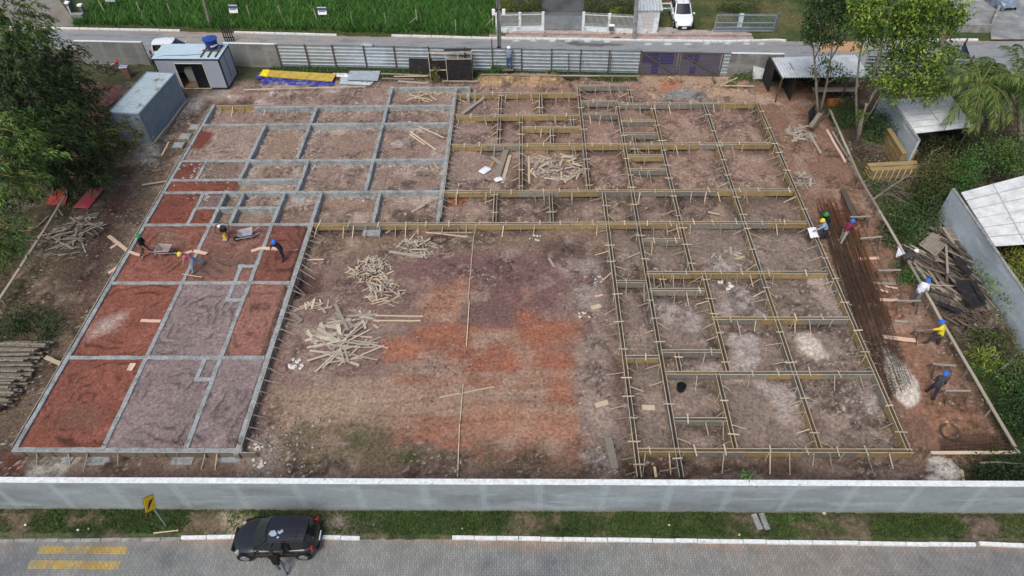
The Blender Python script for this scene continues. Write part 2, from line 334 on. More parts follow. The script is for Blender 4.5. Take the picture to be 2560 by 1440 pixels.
# right building
T.poly([(1.0, 37.5), (18.6, 37.5), (18.6, 53), (-.8, 53), (-.8, 37.5)], (142, 116, 104), .5, .4, world=True)
T.poly([(1520,540),(2010,540),(2290,1190),(1600,1190)], (128, 115, 107), .8, .8)
wm = lambda a, b: np.clip((fbm(a, b, .5, 5, 41)-.53)*8, 0, 1)
T.poly([(1600,640),(2080,640),(2270,1120),(1690,1120)], (168, 162, 162), .8, .6, inner=wm, k=.8)
T.poly([(560,310),(1100,310),(1100,556),(560,556)], (176, 166, 162), .6, .5, inner=lambda a, b: np.clip((fbm(a, b, .6, 5, 43)-.56)*8, 0, 1), k=.7)
T.poly([(560,212),(970,212),(960,262),(560,262)], (182, 172, 168), .4, .5, inner=lambda a, b: np.clip((fbm(a, b, .5, 5, 44)-.47)*7, 0, 1), k=.9)
T.poly([(1150,370),(1880,300),(2000,560),(1150,560)], (160, 142, 130), .6, .6, inner=lambda a, b: np.clip((fbm(a, b, .7, 4, 45)-.53)*7, 0, 1), k=.55)
T.poly([(1990,830),(2020,815),(2050,850),(2070,900),(2040,905),(1990,870)], (190, 182, 176), .12, .4, seed=48, dz=.12)
T.poly([(1470,1140),(1500,1130),(1540,1190),(1480,1190)], (178, 178, 182), .3, .5, seed=47)
T.poly([(1400,640),(1500,650),(1520,800),(1430,800)], (150, 142, 140), .6, .8, k=.7, inner=lambda a, b: np.clip((fbm(a, b, .8, 4, 46)-.45)*7, 0, 1))
# back strip, gate
T.poly([(1600,186),(1850,186),(1860,225),(1960,250),(1620,250)], (168, 144, 120), .5, .5)
T.poly([(1650,205),(1690,200),(1700,235),(1655,240)], (168, 112, 78), .4, .5)
T.poly([(1680,225),(1760,228),(1770,252),(1650,250)], (128, 138, 144), .4, .5, dz=.08)
T.poly([(1890,240),(1925,245),(1960,262),(1900,258)], (178, 158, 140), .2, .3)
T.poly([(1200,195),(1400,192),(1420,215),(1200,222)], (172, 142, 96), .25, .4, dz=.5)
T.poly([(640,180),(1140,183),(1130,206),(640,205)], (92, 84, 66), .5, .5)
T.poly([(600,150),(1140,155),(1600,170),(1600,190),(1140,196),(600,190)], (62, 70, 42), .4, .6)
# right strip
T.poly([(2120,640),(2250,760),(2400,1000),(2500,1120),(2350,1125),(2270,1040)], (142, 104, 80), .6, .8)
T.poly([(2213,878),(2240,900),(2284,955),(2292,1000),(2268,1012),(2240,975),(2215,920)], (196, 194, 186), .06, .2, dz=.1, seed=49)
T.poly([(2330,1145),(2370,1155),(2395,1185),(2385,1215),(2320,1215)], (206, 206, 202), .06, .25, dz=.22, seed=50)
T.poly([(2230,1030),(2320,1040),(2320,1130),(2260,1130)], (120, 92, 76), .5, .6)
T.poly([(2060,500),(2120,500),(2220,800),(2270,1010),(2220,1010),(2140,800),(2030,500)], (104, 80, 62), .4, .4)
T.poly([(2040,495),(2130,495),(2140,560),(2070,560)], (122, 76, 48), .3, .4)
# yard inside the front wall, verge outside it
T.poly([(-30, 14.2), (24, 14.2), (24, 16.6), (-30, 16.6)], (114, 96, 84), .3, .4, world=True, k=.8)
T.poly([(60,1150),(200,1140),(150,1200),(60,1200)], (186, 186, 180), .2, .5, seed=51)
T.poly([(0,1125),(70,1140),(60,1190),(0,1180)], (112, 66, 50), .3, .4, seed=52)
T.poly([(620,1090),(700,1080),(690,1190),(600,1190)], (140, 128, 120), .4, .5, seed=53)
T.poly([(-BIG, 12.2), (BIG, 12.2), (BIG, 14.0), (-BIG, 14.0)], (100, 92, 74), .05, 0, world=True)
T.poly([(-BIG, 12.2), (BIG, 12.2), (BIG, 14.0), (-BIG, 14.0)], (64, 82, 42), .05, 0, world=True, inner=lambda a, b: np.clip((fbm(a, b, .6, 4, 61)-.37)*7, 0, 1))
T.poly([(540,1270),(640,1270),(600,1340),(560,1340)], (150, 142, 124), .2, .4, seed=62)
T.poly([(800,1285),(950,1285),(950,1340),(810,1345)], (116, 112, 104), .3, .5, seed=63)
T.poly([(2420,1285),(2600,1285),(2600,1350),(2430,1350)], (108, 96, 86), .3, .4, seed=64)
T.poly([(2322,1143),(2372,1150),(2402,1182),(2392,1215),(2312,1215)], (206, 206, 202), .08, .15, seed=50, dz=.1)
T.poly([(2205,870),(2245,892),(2294,950),(2302,1004),(2272,1022),(2236,985),(2208,925)], (196, 194, 186), .08, .15, seed=49)
T.poly([(700,960),(960,1000),(1000,1055),(700,1075)], (152, 133, 113), .6, .8, seed=55, k=.7)
# heights: clods everywhere, trench beside the forms, filled cells
T.Z += (n2-.5)*.10+(n3-.5)*.05+(n1-.5)*.12
def seg_dist(Ls):
    d = np.full(X.shape, 9.0)
    for k, c, a, b in Ls:
        if k == 'd': dd = np.hypot(X-c, np.maximum(np.maximum(a-Y, Y-b), 0))
        else: dd = np.hypot(Y-c, np.maximum(np.maximum(a-X, X-b), 0))
        d = np.minimum(d, dd)
    return d
dF = seg_dist(FORMS); dB = seg_dist(BEAMS)
tr = np.exp(-(dF/.55)**2)*np.clip((fbm(X, Y, .45, 3, 71)-.30)*3, 0, 1)
T.Z -= tr*.30; T.Z += np.exp(-((dF-1.25)/.5)**2)*.10*np.clip((nw-.4)*4, 0, 1)
T.paint((92, 78, 70), tr*.75*(.5+n2*.8))
deb = np.clip((n3-.52)*9, 0, 1)*np.exp(-(dB/.6)**2)*(X < -.7)*(Y > 36.5)
T.paint((172, 168, 162), deb*.8); T.Z += deb*.05
T.poly([(730,690),(800,680),(815,720),(740,735)], (88, 68, 62), .3, .5, dz=-.35)
T.poly([(1110,485),(1165,490),(1160,515),(1115,515)], (172, 104, 68), .15, .3, dz=-.25)
T.poly([(1720,1145),(2000,1140),(2010,1180),(1720,1190)], (92, 76, 66), .4, .6, dz=-.3)
T.poly([(1560,1130),(1710,1135),(1720,1200),(1560,1200)], (84, 70, 60), .4, .4, dz=-.35)
T.poly([(440,300),(520,262),(470,330),(430,385),(405,400),(400,350)], (96, 84, 74), .3, .4, dz=-.3)
T.poly([(515,245),(640,245),(640,258),(510,262)], (92, 76, 68), .3, .4, dz=-.25)
T.poly([(1350,600),(1480,590),(1490,640),(1360,650)], (98, 82, 74), .4, .6, dz=-.12)
RED, PUR, RB = (130, 75, 60), (130, 117, 121), (128, 90, 79)
FILL = [((40,1118),(262,1118),(365,893),(178,893),RED), ((262,1118),(467,1118),(552,893),(365,893),PUR), ((467,1118),(598,1118),(655,893),(552,893),PUR),
 ((178,890),(365,890),(448,706),(286,706),RED), ((365,890),(552,890),(623,706),(448,706),PUR), ((552,890),(655,890),(718,706),(623,706),(140,96,86)),
 ((286,703),(448,703),(522,561),(370,560),(134,82,68)), ((448,703),(623,703),(679,561),(522,561),RB), ((623,703),(718,703),(770,561),(679,561),(124,74,62)),
 ((370,557),(469,557),(511,480),(415,479),(122,64,50)), ((490,518),(543,518),(561,480),(511,480),(124,104,106)), ((469,557),(522,557),(542,519),(490,519),(122,66,52)),
 ((415,477),(580,477),(597,449),(430,449),(128,70,56)), ((430,446),(494,446),(514,400),(455,400),(120,66,54)), ((494,446),(597,446),(622,400),(514,400),(128,110,102)),
 ((455,397),(622,397),(663,309),(510,309),(146,130,122))]
FM = np.zeros(X.shape)
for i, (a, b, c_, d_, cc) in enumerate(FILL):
    P = gpoly((a, b, c_, d_), .42); xs_ = [p[0] for p in P]; ys_ = [p[1] for p in P]
    x0, x1, y0, y1 = (xs_[0]+xs_[3])/2, (xs_[1]+xs_[2])/2, min(ys_), max(ys_)
    inside = (X > x0) & (X < x1) & (Y > y0) & (Y < y1)
    cx, cy = (x0+x1)/2, (y0+y1)/2
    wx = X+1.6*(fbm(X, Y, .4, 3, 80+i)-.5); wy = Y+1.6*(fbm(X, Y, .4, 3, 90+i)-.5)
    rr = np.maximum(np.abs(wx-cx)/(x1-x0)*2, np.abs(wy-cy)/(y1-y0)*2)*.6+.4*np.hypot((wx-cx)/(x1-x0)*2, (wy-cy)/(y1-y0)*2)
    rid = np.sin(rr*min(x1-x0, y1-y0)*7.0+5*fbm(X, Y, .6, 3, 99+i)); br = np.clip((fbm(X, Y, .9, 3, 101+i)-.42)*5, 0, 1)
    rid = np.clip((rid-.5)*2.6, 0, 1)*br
    f = inside.astype(float); FM += f; T.Z = np.where(inside, .385+(n3-.5)*.05+rid*.06-.02*br, T.Z)
    base = np.array(lin(cc))[None, None]*(.86+.32*n1[..., None])
    T.C = np.where(inside[..., None], base, T.C)
    T.paint(tuple(x*.60 for x in cc), f*rid*.8)  # streaks along the ridges: clod shadow painted into the colour, plus damp tracks
    T.paint(tuple(min(255, x*1.16+6) for x in cc), f*np.clip((n2-.56)*6, 0, 1)*.5)
T.poly([(250,800),(300,780),(330,770),(290,830),(230,840)], (176, 164, 160), .4, .5, z=.4, k=.8)
T.poly([(400,575),(470,590),(460,610),(400,610)], (134, 110, 98), .4, .5, z=.4, k=.7)
T.poly([(490,322),(530,335),(505,375),(465,380)], (118, 58, 46), .2, .5, z=.4)
T.poly([(170,1010),(250,1020),(240,1060),(150,1060)], (104, 84, 70), .4, .5, z=.4, k=.6)
T.poly([(590,640),(640,620),(640,660),(500,690),(520,640)], (100, 80, 76), .4, .5, z=.4, k=.5)
lum = T.C @ np.array([.3, .55, .15]); T.C = (T.C*.80+lum[..., None]*.20)*np.array([.97, .905, .83])
# fine mottling, all of it soil colour
FM = np.clip(FM, 0, 1)
rough = np.clip((fbm(X, Y, .55, 5, 130, .62)-.505)*16, 0, 1)*(1-FM)
clay = np.zeros(X.shape); fc = Field(T.xs, T.ys); fc.C = np.zeros(X.shape+(3,)); fc.poly([(960,700),(1450,720),(1450,1115),(690,1115),(690,960)], (255, 255, 255), .8, .8); clay = fc.C[..., 0]; rough *= 1-.85*clay
mot = (fbm(X, Y, 2.2, 4, 111)-.5)*.9+(fbm(X, Y, 8, 2, 112)-.5)*.7
T.C *= np.clip(1+mot*(.42-.12*FM+1.25*rough), .4, 1.8)[..., None]
T.C *= (1-.26*rough)[..., None]; T.Z += rough*(.05+(n3-.5)*.14)
spk = np.clip((fbm(X, Y, 9, 2, 113, .5)-.72)*9, 0, 1)*((Y > 14.2) & (Y < 53))
T.paint((188, 176, 164), spk*(.12+.6*rough)*(1-FM))
lt = np.clip((fbm(X, Y, .8, 4, 131)-.56)*9, 0, 1)*(1-FM)*(1-rough)*((Y > 14.2) & (Y < 53)); T.paint((166, 148, 134), lt*.35)
tyre = np.clip(np.sin((Y-.12*X+1.5*(fbm(X, Y, .2, 3, 120)-.5))*7.5)-.55, 0, 1)*((Y > 17.5) & (Y < 29) & (X > -15) & (X < 4))*np.clip((fbm(X*.4, Y, .9, 3, 121)-.42)*6, 0, 1)
T.paint((112, 88, 74), tyre*.9); T.Z -= tyre*.05
# roads lie a few centimetres above this sheet
T.Z[Y < 12.62] = -.10
vg = (Y >= 12.7) & (Y < 14.0); T.Z[vg] = .08+(n2[vg]-.5)*.12+(n3[vg]-.5)*.05
KERB = [tuple(G(u, v, .1)[:2]) for u, v in ((-600,55),(100,68),(450,75),(600,80),(840,86),(1230,94),(1560,98),(1940,100),(2430,98),(3100,98))]
ky = np.interp(X, [p[0] for p in KERB], [p[1] for p in KERB]); ny = 55.75-.058*(X+21)
def kerb_y(x): return float(np.interp(x, [p[0] for p in KERB], [p[1] for p in KERB]))
def fence_y(x): return 55.22-.0575*(x+21.3)
T.Z[Y > ny] = -.12; T.Z[Y > ky+.05] = .08+(n2[Y > ky+.05]-.5)*.1
T.paint((58, 74, 36), (Y > ky)*1.0*(.75+.5*(n2-.5)))
T.poly([(1650,0),(2100,0),(2100,95),(1960,95),(1650,70)], (96, 92, 58), .8, .8, inner=lambda a, b: np.clip((fbm(a, b, .4, 4, 140)-.44)*6, 0, 1))
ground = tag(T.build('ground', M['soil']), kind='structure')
def gz(x, y): return T.height(x, y)
def GG(u, v, dz=0):                        # point of the photograph on the real ground
    p = G(u, v, 0)
    for _ in range(3): p = G(u, v, gz(p.x, p.y))
    return p+Vector((0, 0, dz))
# ------------------------------------------------------------------ roads
def paver(name, bw, bh, mortar=.012, attr=True):
    m = mat(name, (255, 255, 255), .9, var=.16, scale=.8, attr=True)
    n = m.node_tree.nodes; L = m.node_tree.links; b = n["Principled BSDF"]
    lk = [l for l in L if l.to_socket == b.inputs["Base Color"]][0]; src = lk.from_socket; L.remove(lk)
    tc = n.new("ShaderNodeTexCoord"); mp = n.new("ShaderNodeMapping"); mp.inputs["Rotation"].default_value = (0, 0, R(90)); L.new(tc.outputs["Object"], mp.inputs[0])
    br = n.new("ShaderNodeTexBrick"); br.inputs["Scale"].default_value = 1; br.inputs["Brick Width"].default_value = bw; br.inputs["Row Height"].default_value = bh
    br.inputs["Mortar Size"].default_value = mortar; br.inputs["Color1"].default_value = (.86, .86, .86, 1); br.inputs["Color2"].default_value = (1.12, 1.12, 1.12, 1); br.inputs["Mortar"].default_value = (.6, .6, .58, 1)
    br.offset = .5; L.new(mp.outputs[0], br.inputs["Vector"])
    mx = n.new("ShaderNodeMix"); mx.data_type = 'RGBA'; mx.blend_type = 'MULTIPLY'; mx.inputs[0].default_value = 1
    L.new(src, mx.inputs[6]); L.new(br.outputs["Color"], mx.inputs[7]); L.new(mx.outputs[2], b.inputs["Base Color"]); return m
M['paver'] = paver('paver', .22, .11); M['slabs'] = paver('slabs', .4, .4, .01)
M['asphalt'] = mat('asphalt', (255, 255, 255), .9, var=.1, scale=3, attr=True, bump=.2, bscale=40)
Rf = Field(axis(-29, 28, .13, 500), np.array([-300, -100, -40, -15, -5, 2, 5, 7]+list(np.arange(8, 12.7, .1))+[12.7]))
Rf.C[:] = lin((130, 133, 131)); a_ = fbm(Rf.X, Rf.Y, .35, 4, 201); b_ = fbm(Rf.X, Rf.Y, 1.6, 4, 202)
Rf.paint((134, 128, 122), np.clip((Rf.X-3)/8, 0, 1)*.6); Rf.paint((108, 114, 118), (a_-.5)*3)
Rf.paint((146, 130, 116), np.clip((Rf.Y-12.35+.55*(a_-.5)+.3*(b_-.5))/.35, 0, 1))
Rf.paint((150, 130, 118), np.clip((Rf.Y-12.0+.9*(a_-.5))/.8, 0, 1)*np.clip((b_-.42)*5, 0, 1)*.7)
Rf.paint((104, 98, 84), np.clip((Rf.Y-12.5)/.1, 0, 1)*(Rf.X < -15.5))
tag(Rf.build('paved_road', M['paver']), kind='structure')
for nm, q in (('far', ((104,1369),(316,1368),(313,1384),(100,1386))), ('near', ((80,1406),(296,1404),(292,1422),(76,1424)))):
    P = [G(u, v, .005) for u, v in q]; f = Field(np.linspace(P[0].x-.1, P[1].x+.1, 60), np.linspace(P[2].y-.03, P[1].y+.03, 10)); f.Z[:] = .005
    f.C[:] = lin((172, 148, 84)); f.paint((134, 134, 120), np.clip((fbm(f.X, f.Y, 2.5, 4, 203)-.42)*4, 0, 1)*.85)
    tag(f.build('road_marking', M['paver']), kind='structure')
Rb = Field(axis(-60, 50, .18, 500), np.arange(50, 65.5, .15))
Rb.C[:] = lin((134, 138, 140)); a_ = fbm(Rb.X, Rb.Y*2, .3, 4, 211); b_ = fbm(Rb.X*.6, Rb.Y*3, 1.0, 4, 212)
Rb.paint((150, 144, 134), (a_-.42)*4*(Rb.X < -8)); Rb.paint((112, 118, 122), (b_-.55)*5)
kyb = np.interp(Rb.X, [p[0] for p in KERB], [p[1] for p in KERB])
Rb.paint((150, 134, 116), np.clip((Rb.Y-kyb+.55+.5*(b_-.5))/.3, 0, 1)*.8)
Rb.poly([(1385,98),(1480,104),(1570,112),(1500,117),(1420,112)], (86, 88, 86), .15, .4); Rb.poly([(1440,100),(1530,104),(1510,110),(1450,107)], (120, 128, 130), .15, .3)
for u, v in ((1291,102),(1333,101),(1381,102),(1420,103),(1469,103),(1518,104),(1621,110),(1670,109),(1768,109),(1818,109),(1866,109),(1903,109),(1670,110),(1720,110)):
    Rb.poly([(u-7,v-2),(u+7,v-2),(u+7,v+2),(u-7,v+2)], (190, 200, 206), .1, .05)
Rb.poly([(2060,105),(2150,100),(2160,128),(2050,130)], (176, 140, 104), .3, .5)
Rb.Z[(Rb.Y > kyb+.02) | (Rb.Y < 55.8-.0575*(Rb.X+21.3)-.25)] = -.5
tag(Rb.build('asphalt_road', M['asphalt']), kind='structure')
# kerbs
def kerb(pts, name, wd=.16, ht=.14, seg=1.0, m='whitewash'):
    mb = MB()
    for (a, b) in zip(pts[:-1], pts[1:]):
        a, b = Vector((a[0], a[1], 0)), Vector((b[0], b[1], 0)); L = (b-a).length; k = max(1, round(L/seg)); d = (b-a)/k
        for i in range(k):
            j = Vector((0, random.uniform(-.012, .012), random.uniform(-.008, .008)))
            mb.bar(a+d*i+d*.012+j+Vector((0, 0, ht/2-.05)), a+d*(i+1)-d*.012+j+Vector((0, 0, ht/2-.05)), wd, ht+.1)
    o = mb.build(name, M[m], bevel=.012); return tag(o, kind='structure')
kerb([tuple(G(u, v, .12)[:2]) for u, v in ((452,1343),(580,1341),(805,1342),(900,1344))], 'kerb')
kerb([tuple(G(u, v, .12)[:2]) for u, v in ((1130,1343),(1800,1352),(2440,1361))], 'kerb')
kerb([tuple(G(u, v, .12)[:2]) for u, v in ((2448,1358),(2560,1363),(2900,1368))], 'kerb')
kerb([tuple(G(u, v, .12)[:2]) for u, v in ((-300,1352),(200,1349),(450,1345))], 'kerb', m='oldplaster', ht=.07)
kerb([tuple(G(u, v, .12)[:2]) for u, v in ((-500,57),(100,68),(450,75))], 'kerb', .2, seg=2)
kerb([tuple(G(u, v, .12)[:2]) for u, v in ((585,79),(842,86))], 'kerb', .2, seg=2)
kerb([tuple(G(u, v, .12)[:2]) for u, v in ((978,87),(1230,94),(1560,98),(1810,102),(1945,98),(1966,100))], 'kerb', .2, seg=2)
kerb([tuple(G(u, v, .12)[:2]) for u, v in ((2160,98),(2446,98))], 'kerb', .2, seg=2)
# pavement in front of the houses opposite
fp = Field(np.arange(-3.4, 21, .15), np.arange(59.2, 64.0, .12)); kf = np.interp(fp.X, [p[0] for p in KERB], [p[1] for p in KERB])
fp.Z[:] = .10; fp.Z[(fp.Y < kf-.05)] = -.4; fp.C[:] = lin((164, 156, 152)); a_ = fbm(fp.X, fp.Y, .5, 4, 221)
fp.paint((150, 118, 108), ((np.abs(fp.Y-kf-.75) < .22)*.9)); fp.paint((168, 140, 118), np.clip((a_-.45)*5, 0, 1)*(fp.X > 3)*(fp.X < 13)*.7)
fp.Z[(fp.Y > 61.4) & (fp.X > 15.1) & (fp.X < 18.8)] = -.3; fp.Z[fp.Y > 62.0] = -.3
tag(fp.build('pavement', M['slabs']), kind='structure')
# ------------------------------------------------------------------ front boundary wall
def plaster_wall(name, a, b, h, th, m, label, cat, bands=0, seed=1, cap=True, capm='whitewash', base=0, tone=(138, 149, 154), capw=.06):
    a, b = Vector((a[0], a[1], 0)), Vector((b[0], b[1], 0)); d = (b-a); L = d.length; d.normalize(); nrm = Vector((d.y, -d.x, 0))
    t = thing(name, label, cat, a)
    nx = int(L/.12)+1; nz = 18; us = np.linspace(0, L, nx); zs = np.linspace(base-.3, h, nz); U, Z = np.meshgrid(us, zs)
    C = np.zeros(U.shape+(3,)); C[:] = lin(tone); f = Field(us, zs); f.X, f.Y, f.C = U, Z, C
    n1_ = fbm(U*.35, Z, .9, 4, seed); f.paint(tuple(x*.84 for x in tone), (n1_-.42)*3.2); f.paint(tuple(min(255, x*1.1) for x in tone), (fbm(U*.3, Z*1.5, 1.6, 4, seed+5)-.55)*4)
    if bands:
        ph = np.abs(((U+.5*vnoise(U*.2, Z*0, seed)) % bands)-bands/2+.10*(vnoise(U*3, Z*2, seed+3)-.5)); f.paint(tuple(min(255, x*1.13) for x in tone), np.clip((.24-ph)/.13, 0, 1)*.5)
    f.paint((138, 134, 120), np.clip((base+.16+.12*(n1_-.5)-Z)/.12, 0, 1)*.7)
    mb = MB()
    for side in (0, 1):
        off = nrm*(th/2) if side == 0 else -nrm*(th/2); n0 = len(mb.v)
        for i in range(nz):
            for j in range(nx): mb.v.append(tuple(d*us[j]+off+Vector((0, 0, zs[i]))))
        for i in range(nz-1):
            for j in range(nx-1):
                q = [n0+i*nx+j, n0+i*nx+j+1, n0+(i+1)*nx+j+1, n0+(i+1)*nx+j]
                mb.f.append(tuple(q if side == 0 else q[::-1])); mb.mi.append(0); mb.c.append(tuple(f.C[i, j]))
    mb.col = tuple(lin(tone)); e = [d*0, d*L]
    for s_ in (0, 1):
        p = e[s_]; q = [p+nrm*th/2+Vector((0, 0, base-.3)), p-nrm*th/2+Vector((0, 0, base-.3)), p-nrm*th/2+Vector((0, 0, h)), p+nrm*th/2+Vector((0, 0, h))]
        mb.sheet(q if s_ else q[::-1])
    mb.sheet([nrm*th/2+Vector((0, 0, h)), d*L+nrm*th/2+Vector((0, 0, h)), d*L-nrm*th/2+Vector((0, 0, h)), -nrm*th/2+Vector((0, 0, h))])
    mb.build('wall_face', m, t)
    if cap:
        cb = MB(); k = max(1, int(L/3)); st = L/k
        for i in range(k):
            jz = random.uniform(-.006, .006)
            cb.bar(d*(st*i)+Vector((0, 0, h+.035+jz)), d*(st*(i+1))+Vector((0, 0, h+.035+jz)), th+capw, .07)
        cb.build('coping', M[capm], t, bevel=.015)
    return t
M['plaster_attr'] = mat('painted_plaster', (255, 255, 255), .92, var=.08, scale=5, attr=True, bump=.15)
plaster_wall('boundary_wall', (-44, 14.1), (22.95, 14.1), 2.68, .2, M['plaster_attr'], 'long grey plastered wall with whitewashed coping along the paved front street', 'wall', bands=2.72)
plaster_wall('boundary_wall', (27.25, 13.0), (27.25, 34.6), 2.4, .16, M['plaster_attr'], 'tall grey side wall beside the black scrap heap under the nearer white roof', 'wall', seed=9, capm='oldplaster', capw=.02, tone=(176, 188, 194))
plaster_wall('boundary_wall', (27.2, 39.9), (27.2, 46.5), 2.4, .16, M['plaster_attr'], 'short grey side wall behind the yellow lumber stack under the farther white roof', 'wall', seed=11, capm='oldplaster', capw=.02, tone=(170, 182, 188))
# ------------------------------------------------------------------ concrete foundation
fd = thing('concrete_foundation', 'grey cast concrete foundation beams around the red and purple soil panels', 'foundation', (-25.4, 16.95, 0))
BW = .28
for i, (k, c, a, b) in enumerate(BEAMS):
    mb = MB(); z1 = ZT-(.006 if k == 'c' else 0)-.0015*(i % 3); ext = .13
    n = max(2, int((b-a)/.35)); pr = []
    for j in range(n+1):
        s_ = a-ext+(b-a+2*ext)*j/n; w1, w2 = BW/2+random.uniform(-.018, .018), BW/2+random.uniform(-.018, .018); zz = z1+random.uniform(-.012, .004)
        pr.append([(s_, -w1, -.25), (s_, w2, -.25), (s_, w2-.02, zz-.01), (s_, w2-.05, zz), (s_, -w1+.05, zz), (s_, -w1+.02, zz-.01)])
    vs = [((c+p[1], p[0], p[2]) if k == 'd' else (p[0], c+p[1], p[2])) for r in pr for p in r]; fs = []
    for j in range(n):
        for q in range(6):
            w_ = (q+1) % 6; fs.append((j*6+q, j*6+w_, (j+1)*6+w_, (j+1)*6+q) if k == 'c' else (j*6+w_, j*6+q, (j+1)*6+q, (j+1)*6+w_))
    fs.append(tuple(range(6)) if k == 'd' else tuple(range(6))[::-1]); fs.append(tuple(n*6+q for q in range(6))[::-1] if k == 'd' else tuple(n*6+q for q in range(6)))
    mb.add(vs, fs).build('beam', M['concrete'], fd, off=fd.location)
for (u, v, sx, sy) in ((160,1146,1.0,.7), (255,1146,1.2,.8), (458,1146,1.1,.7), (577,1143,1.1,.6), (745,500,.9,.5), (922,492,1.1,.5), (930,578,1.2,.9), (655,822,.5,.9)):
    p = G(u, v, 0); mb = MB(); mb.box((0, 0, -.2), (.9, .9, .36))
    mb.v = [(x*sx*1.1+p.x, y*sy*1.1+p.y, z+.05) for x, y, z in mb.v]; mb.build('pile_cap', M['concrete'], fd, off=fd.location, bevel=.03)
for (u, v) in ((262,1112), (467,1110), (596,1108), (1131,214), (1180,214), (980,206)):  # starter bars
    p = G(u, v, ZT); mb = MB()
    for i in range(8): q = p+Vector((random.uniform(-.6, .1), random.uniform(-.12, .12), -.05)); MB().tube([q, q+Vector((random.uniform(-.1, .1), 0, .45))], .012, 5).build('starter_bar', M['rust'], fd, off=fd.location)
# ------------------------------------------------------------------ timber formwork
UB = {}
def unit_board(kind, i):
    k = (kind, i)
    if k not in UB:
        mb = MB(); n = 5; r = random.Random(i*7+3); vs = []
        for j in range(n+1):
            x = j/n-.5; dy, dz = r.uniform(-.05, .05)*(0 < j < n), r.uniform(-.25, .25)*(0 < j < n)
            e = r.uniform(-.01, .01) if j in (0, n) else 0
            vs += [(x+e, -.5+dy, -.5+dz), (x-e, .5+dy, -.5+dz), (x-e, .5+dy, .5+dz), (x+e, -.5+dy, .5+dz)]
        fs = [(3, 2, 1, 0), tuple(n*4+q for q in range(4))]
        for j in range(n):
            for q in range(4): w_ = (q+1) % 4; fs.append((j*4+q, j*4+w_, (j+1)*4+w_, (j+1)*4+q))
        mb.add(vs, fs); me = bpy.data.meshes.new('board'); me.from_pydata(mb.v, [], mb.f); me.materials.append(M[kind]); me.update(); UB[k] = me
    return UB[k]
def board(name, a, b, wd, th, kind, parent=None, up=(0, 0, 1)):
    a, b = Vector(a), Vector(b); d = b-a; L = d.length; d.normalize(); up = Vector(up); y = up.cross(d)
    if y.length < 1e-3: y = Vector((0, 1, 0)).cross(d)
    y.normalize(); z = d.cross(y)
    o = bpy.data.objects.new(name, unit_board(kind, random.randrange(6))); col.objects.link(o)
    mx = Matrix((d, y, z)).transposed().to_4x4(); mx.translation = (a+b)/2
    if parent is not None: o.parent = parent; mx.translation -= parent.location
    o.matrix_local = mx; o.scale = (L, wd, th); return o
ORD = 'zeroth first second third fourth fifth sixth seventh eighth ninth tenth eleventh twelfth thirteenth fourteenth fifteenth sixteenth seventeenth eighteenth nineteenth twentieth twenty-first twenty-second twenty-third twenty-fourth twenty-fifth'.split()
def cross_free(k, c, s_):
    for kk, cc, a, b in FORMS+BEAMS:
        if kk != k and a-.2 < c < b+.2 and abs(cc-s_) < .3: return False
    return True
def form_side(t, k, c, a, b, sgn, kind, gap=.078, dz=0, stakes=True, dense=1.0, low=.02):
    P = (lambda s_, o_, z: Vector((c+o_, s_, z))) if k == 'd' else (lambda s_, o_, z: Vector((s_, c+o_, z)))
    n = max(1, round((b-a)/2.6)); st = (b-a)/n
    for i in range(n):
        kd = kind if random.random() < .75 else ('gply' if kind == 'yply' else 'yply')
        s0, s1 = a+st*i, a+st*(i+1)-.004; z1 = ZT+.02+dz+random.uniform(-.008, .008)
        sb = MB().bar(P(s0, sgn*(gap+.014), (low+z1)/2), P(s1, sgn*(gap+.014), (low+z1)/2), .026, z1-low).build('side_board', M[kd], t, off=t.location)
        MB().bar(P(s0, sgn*(gap+.02), z1+.008), P(s1, sgn*(gap+.02), z1+.008), .036, .024).build('top_batten', M['pale'], sb, off=t.location)
    if not stakes: return
    s_ = a+random.uniform(.2, .7)
    while s_ < b-.15:
        if cross_free(k, c, s_):
            j = random.uniform(-.05, .05); rz_ = random.random()
            board('stake', P(s_+j, sgn*(gap+.06), -.3), P(s_, sgn*(gap+.052), ZT+random.uniform(-.02, .10)), .042, .03, random.choice(('wood', 'oldwood', 'oldwood')), t)
            if rz_ < .62*dense:
                o_ = random.uniform(.5, .95); board('brace', P(s_+.06, sgn*(gap+.05), ZT-.04), P(s_+.06+random.uniform(-.18, .18), sgn*(gap+o_), gz(*P(s_, sgn*(gap+o_), 0)[:2])-.03), .05, .028, 'wood' if rz_ < .15 else 'oldwood', t)
        s_ += random.uniform(.6, 1.25)/dense
dep = sorted([f for f in FORMS if f[0] == 'd'], key=lambda f: f[1]); crs = sorted([f for f in FORMS if f[0] == 'c'], key=lambda f: f[1])
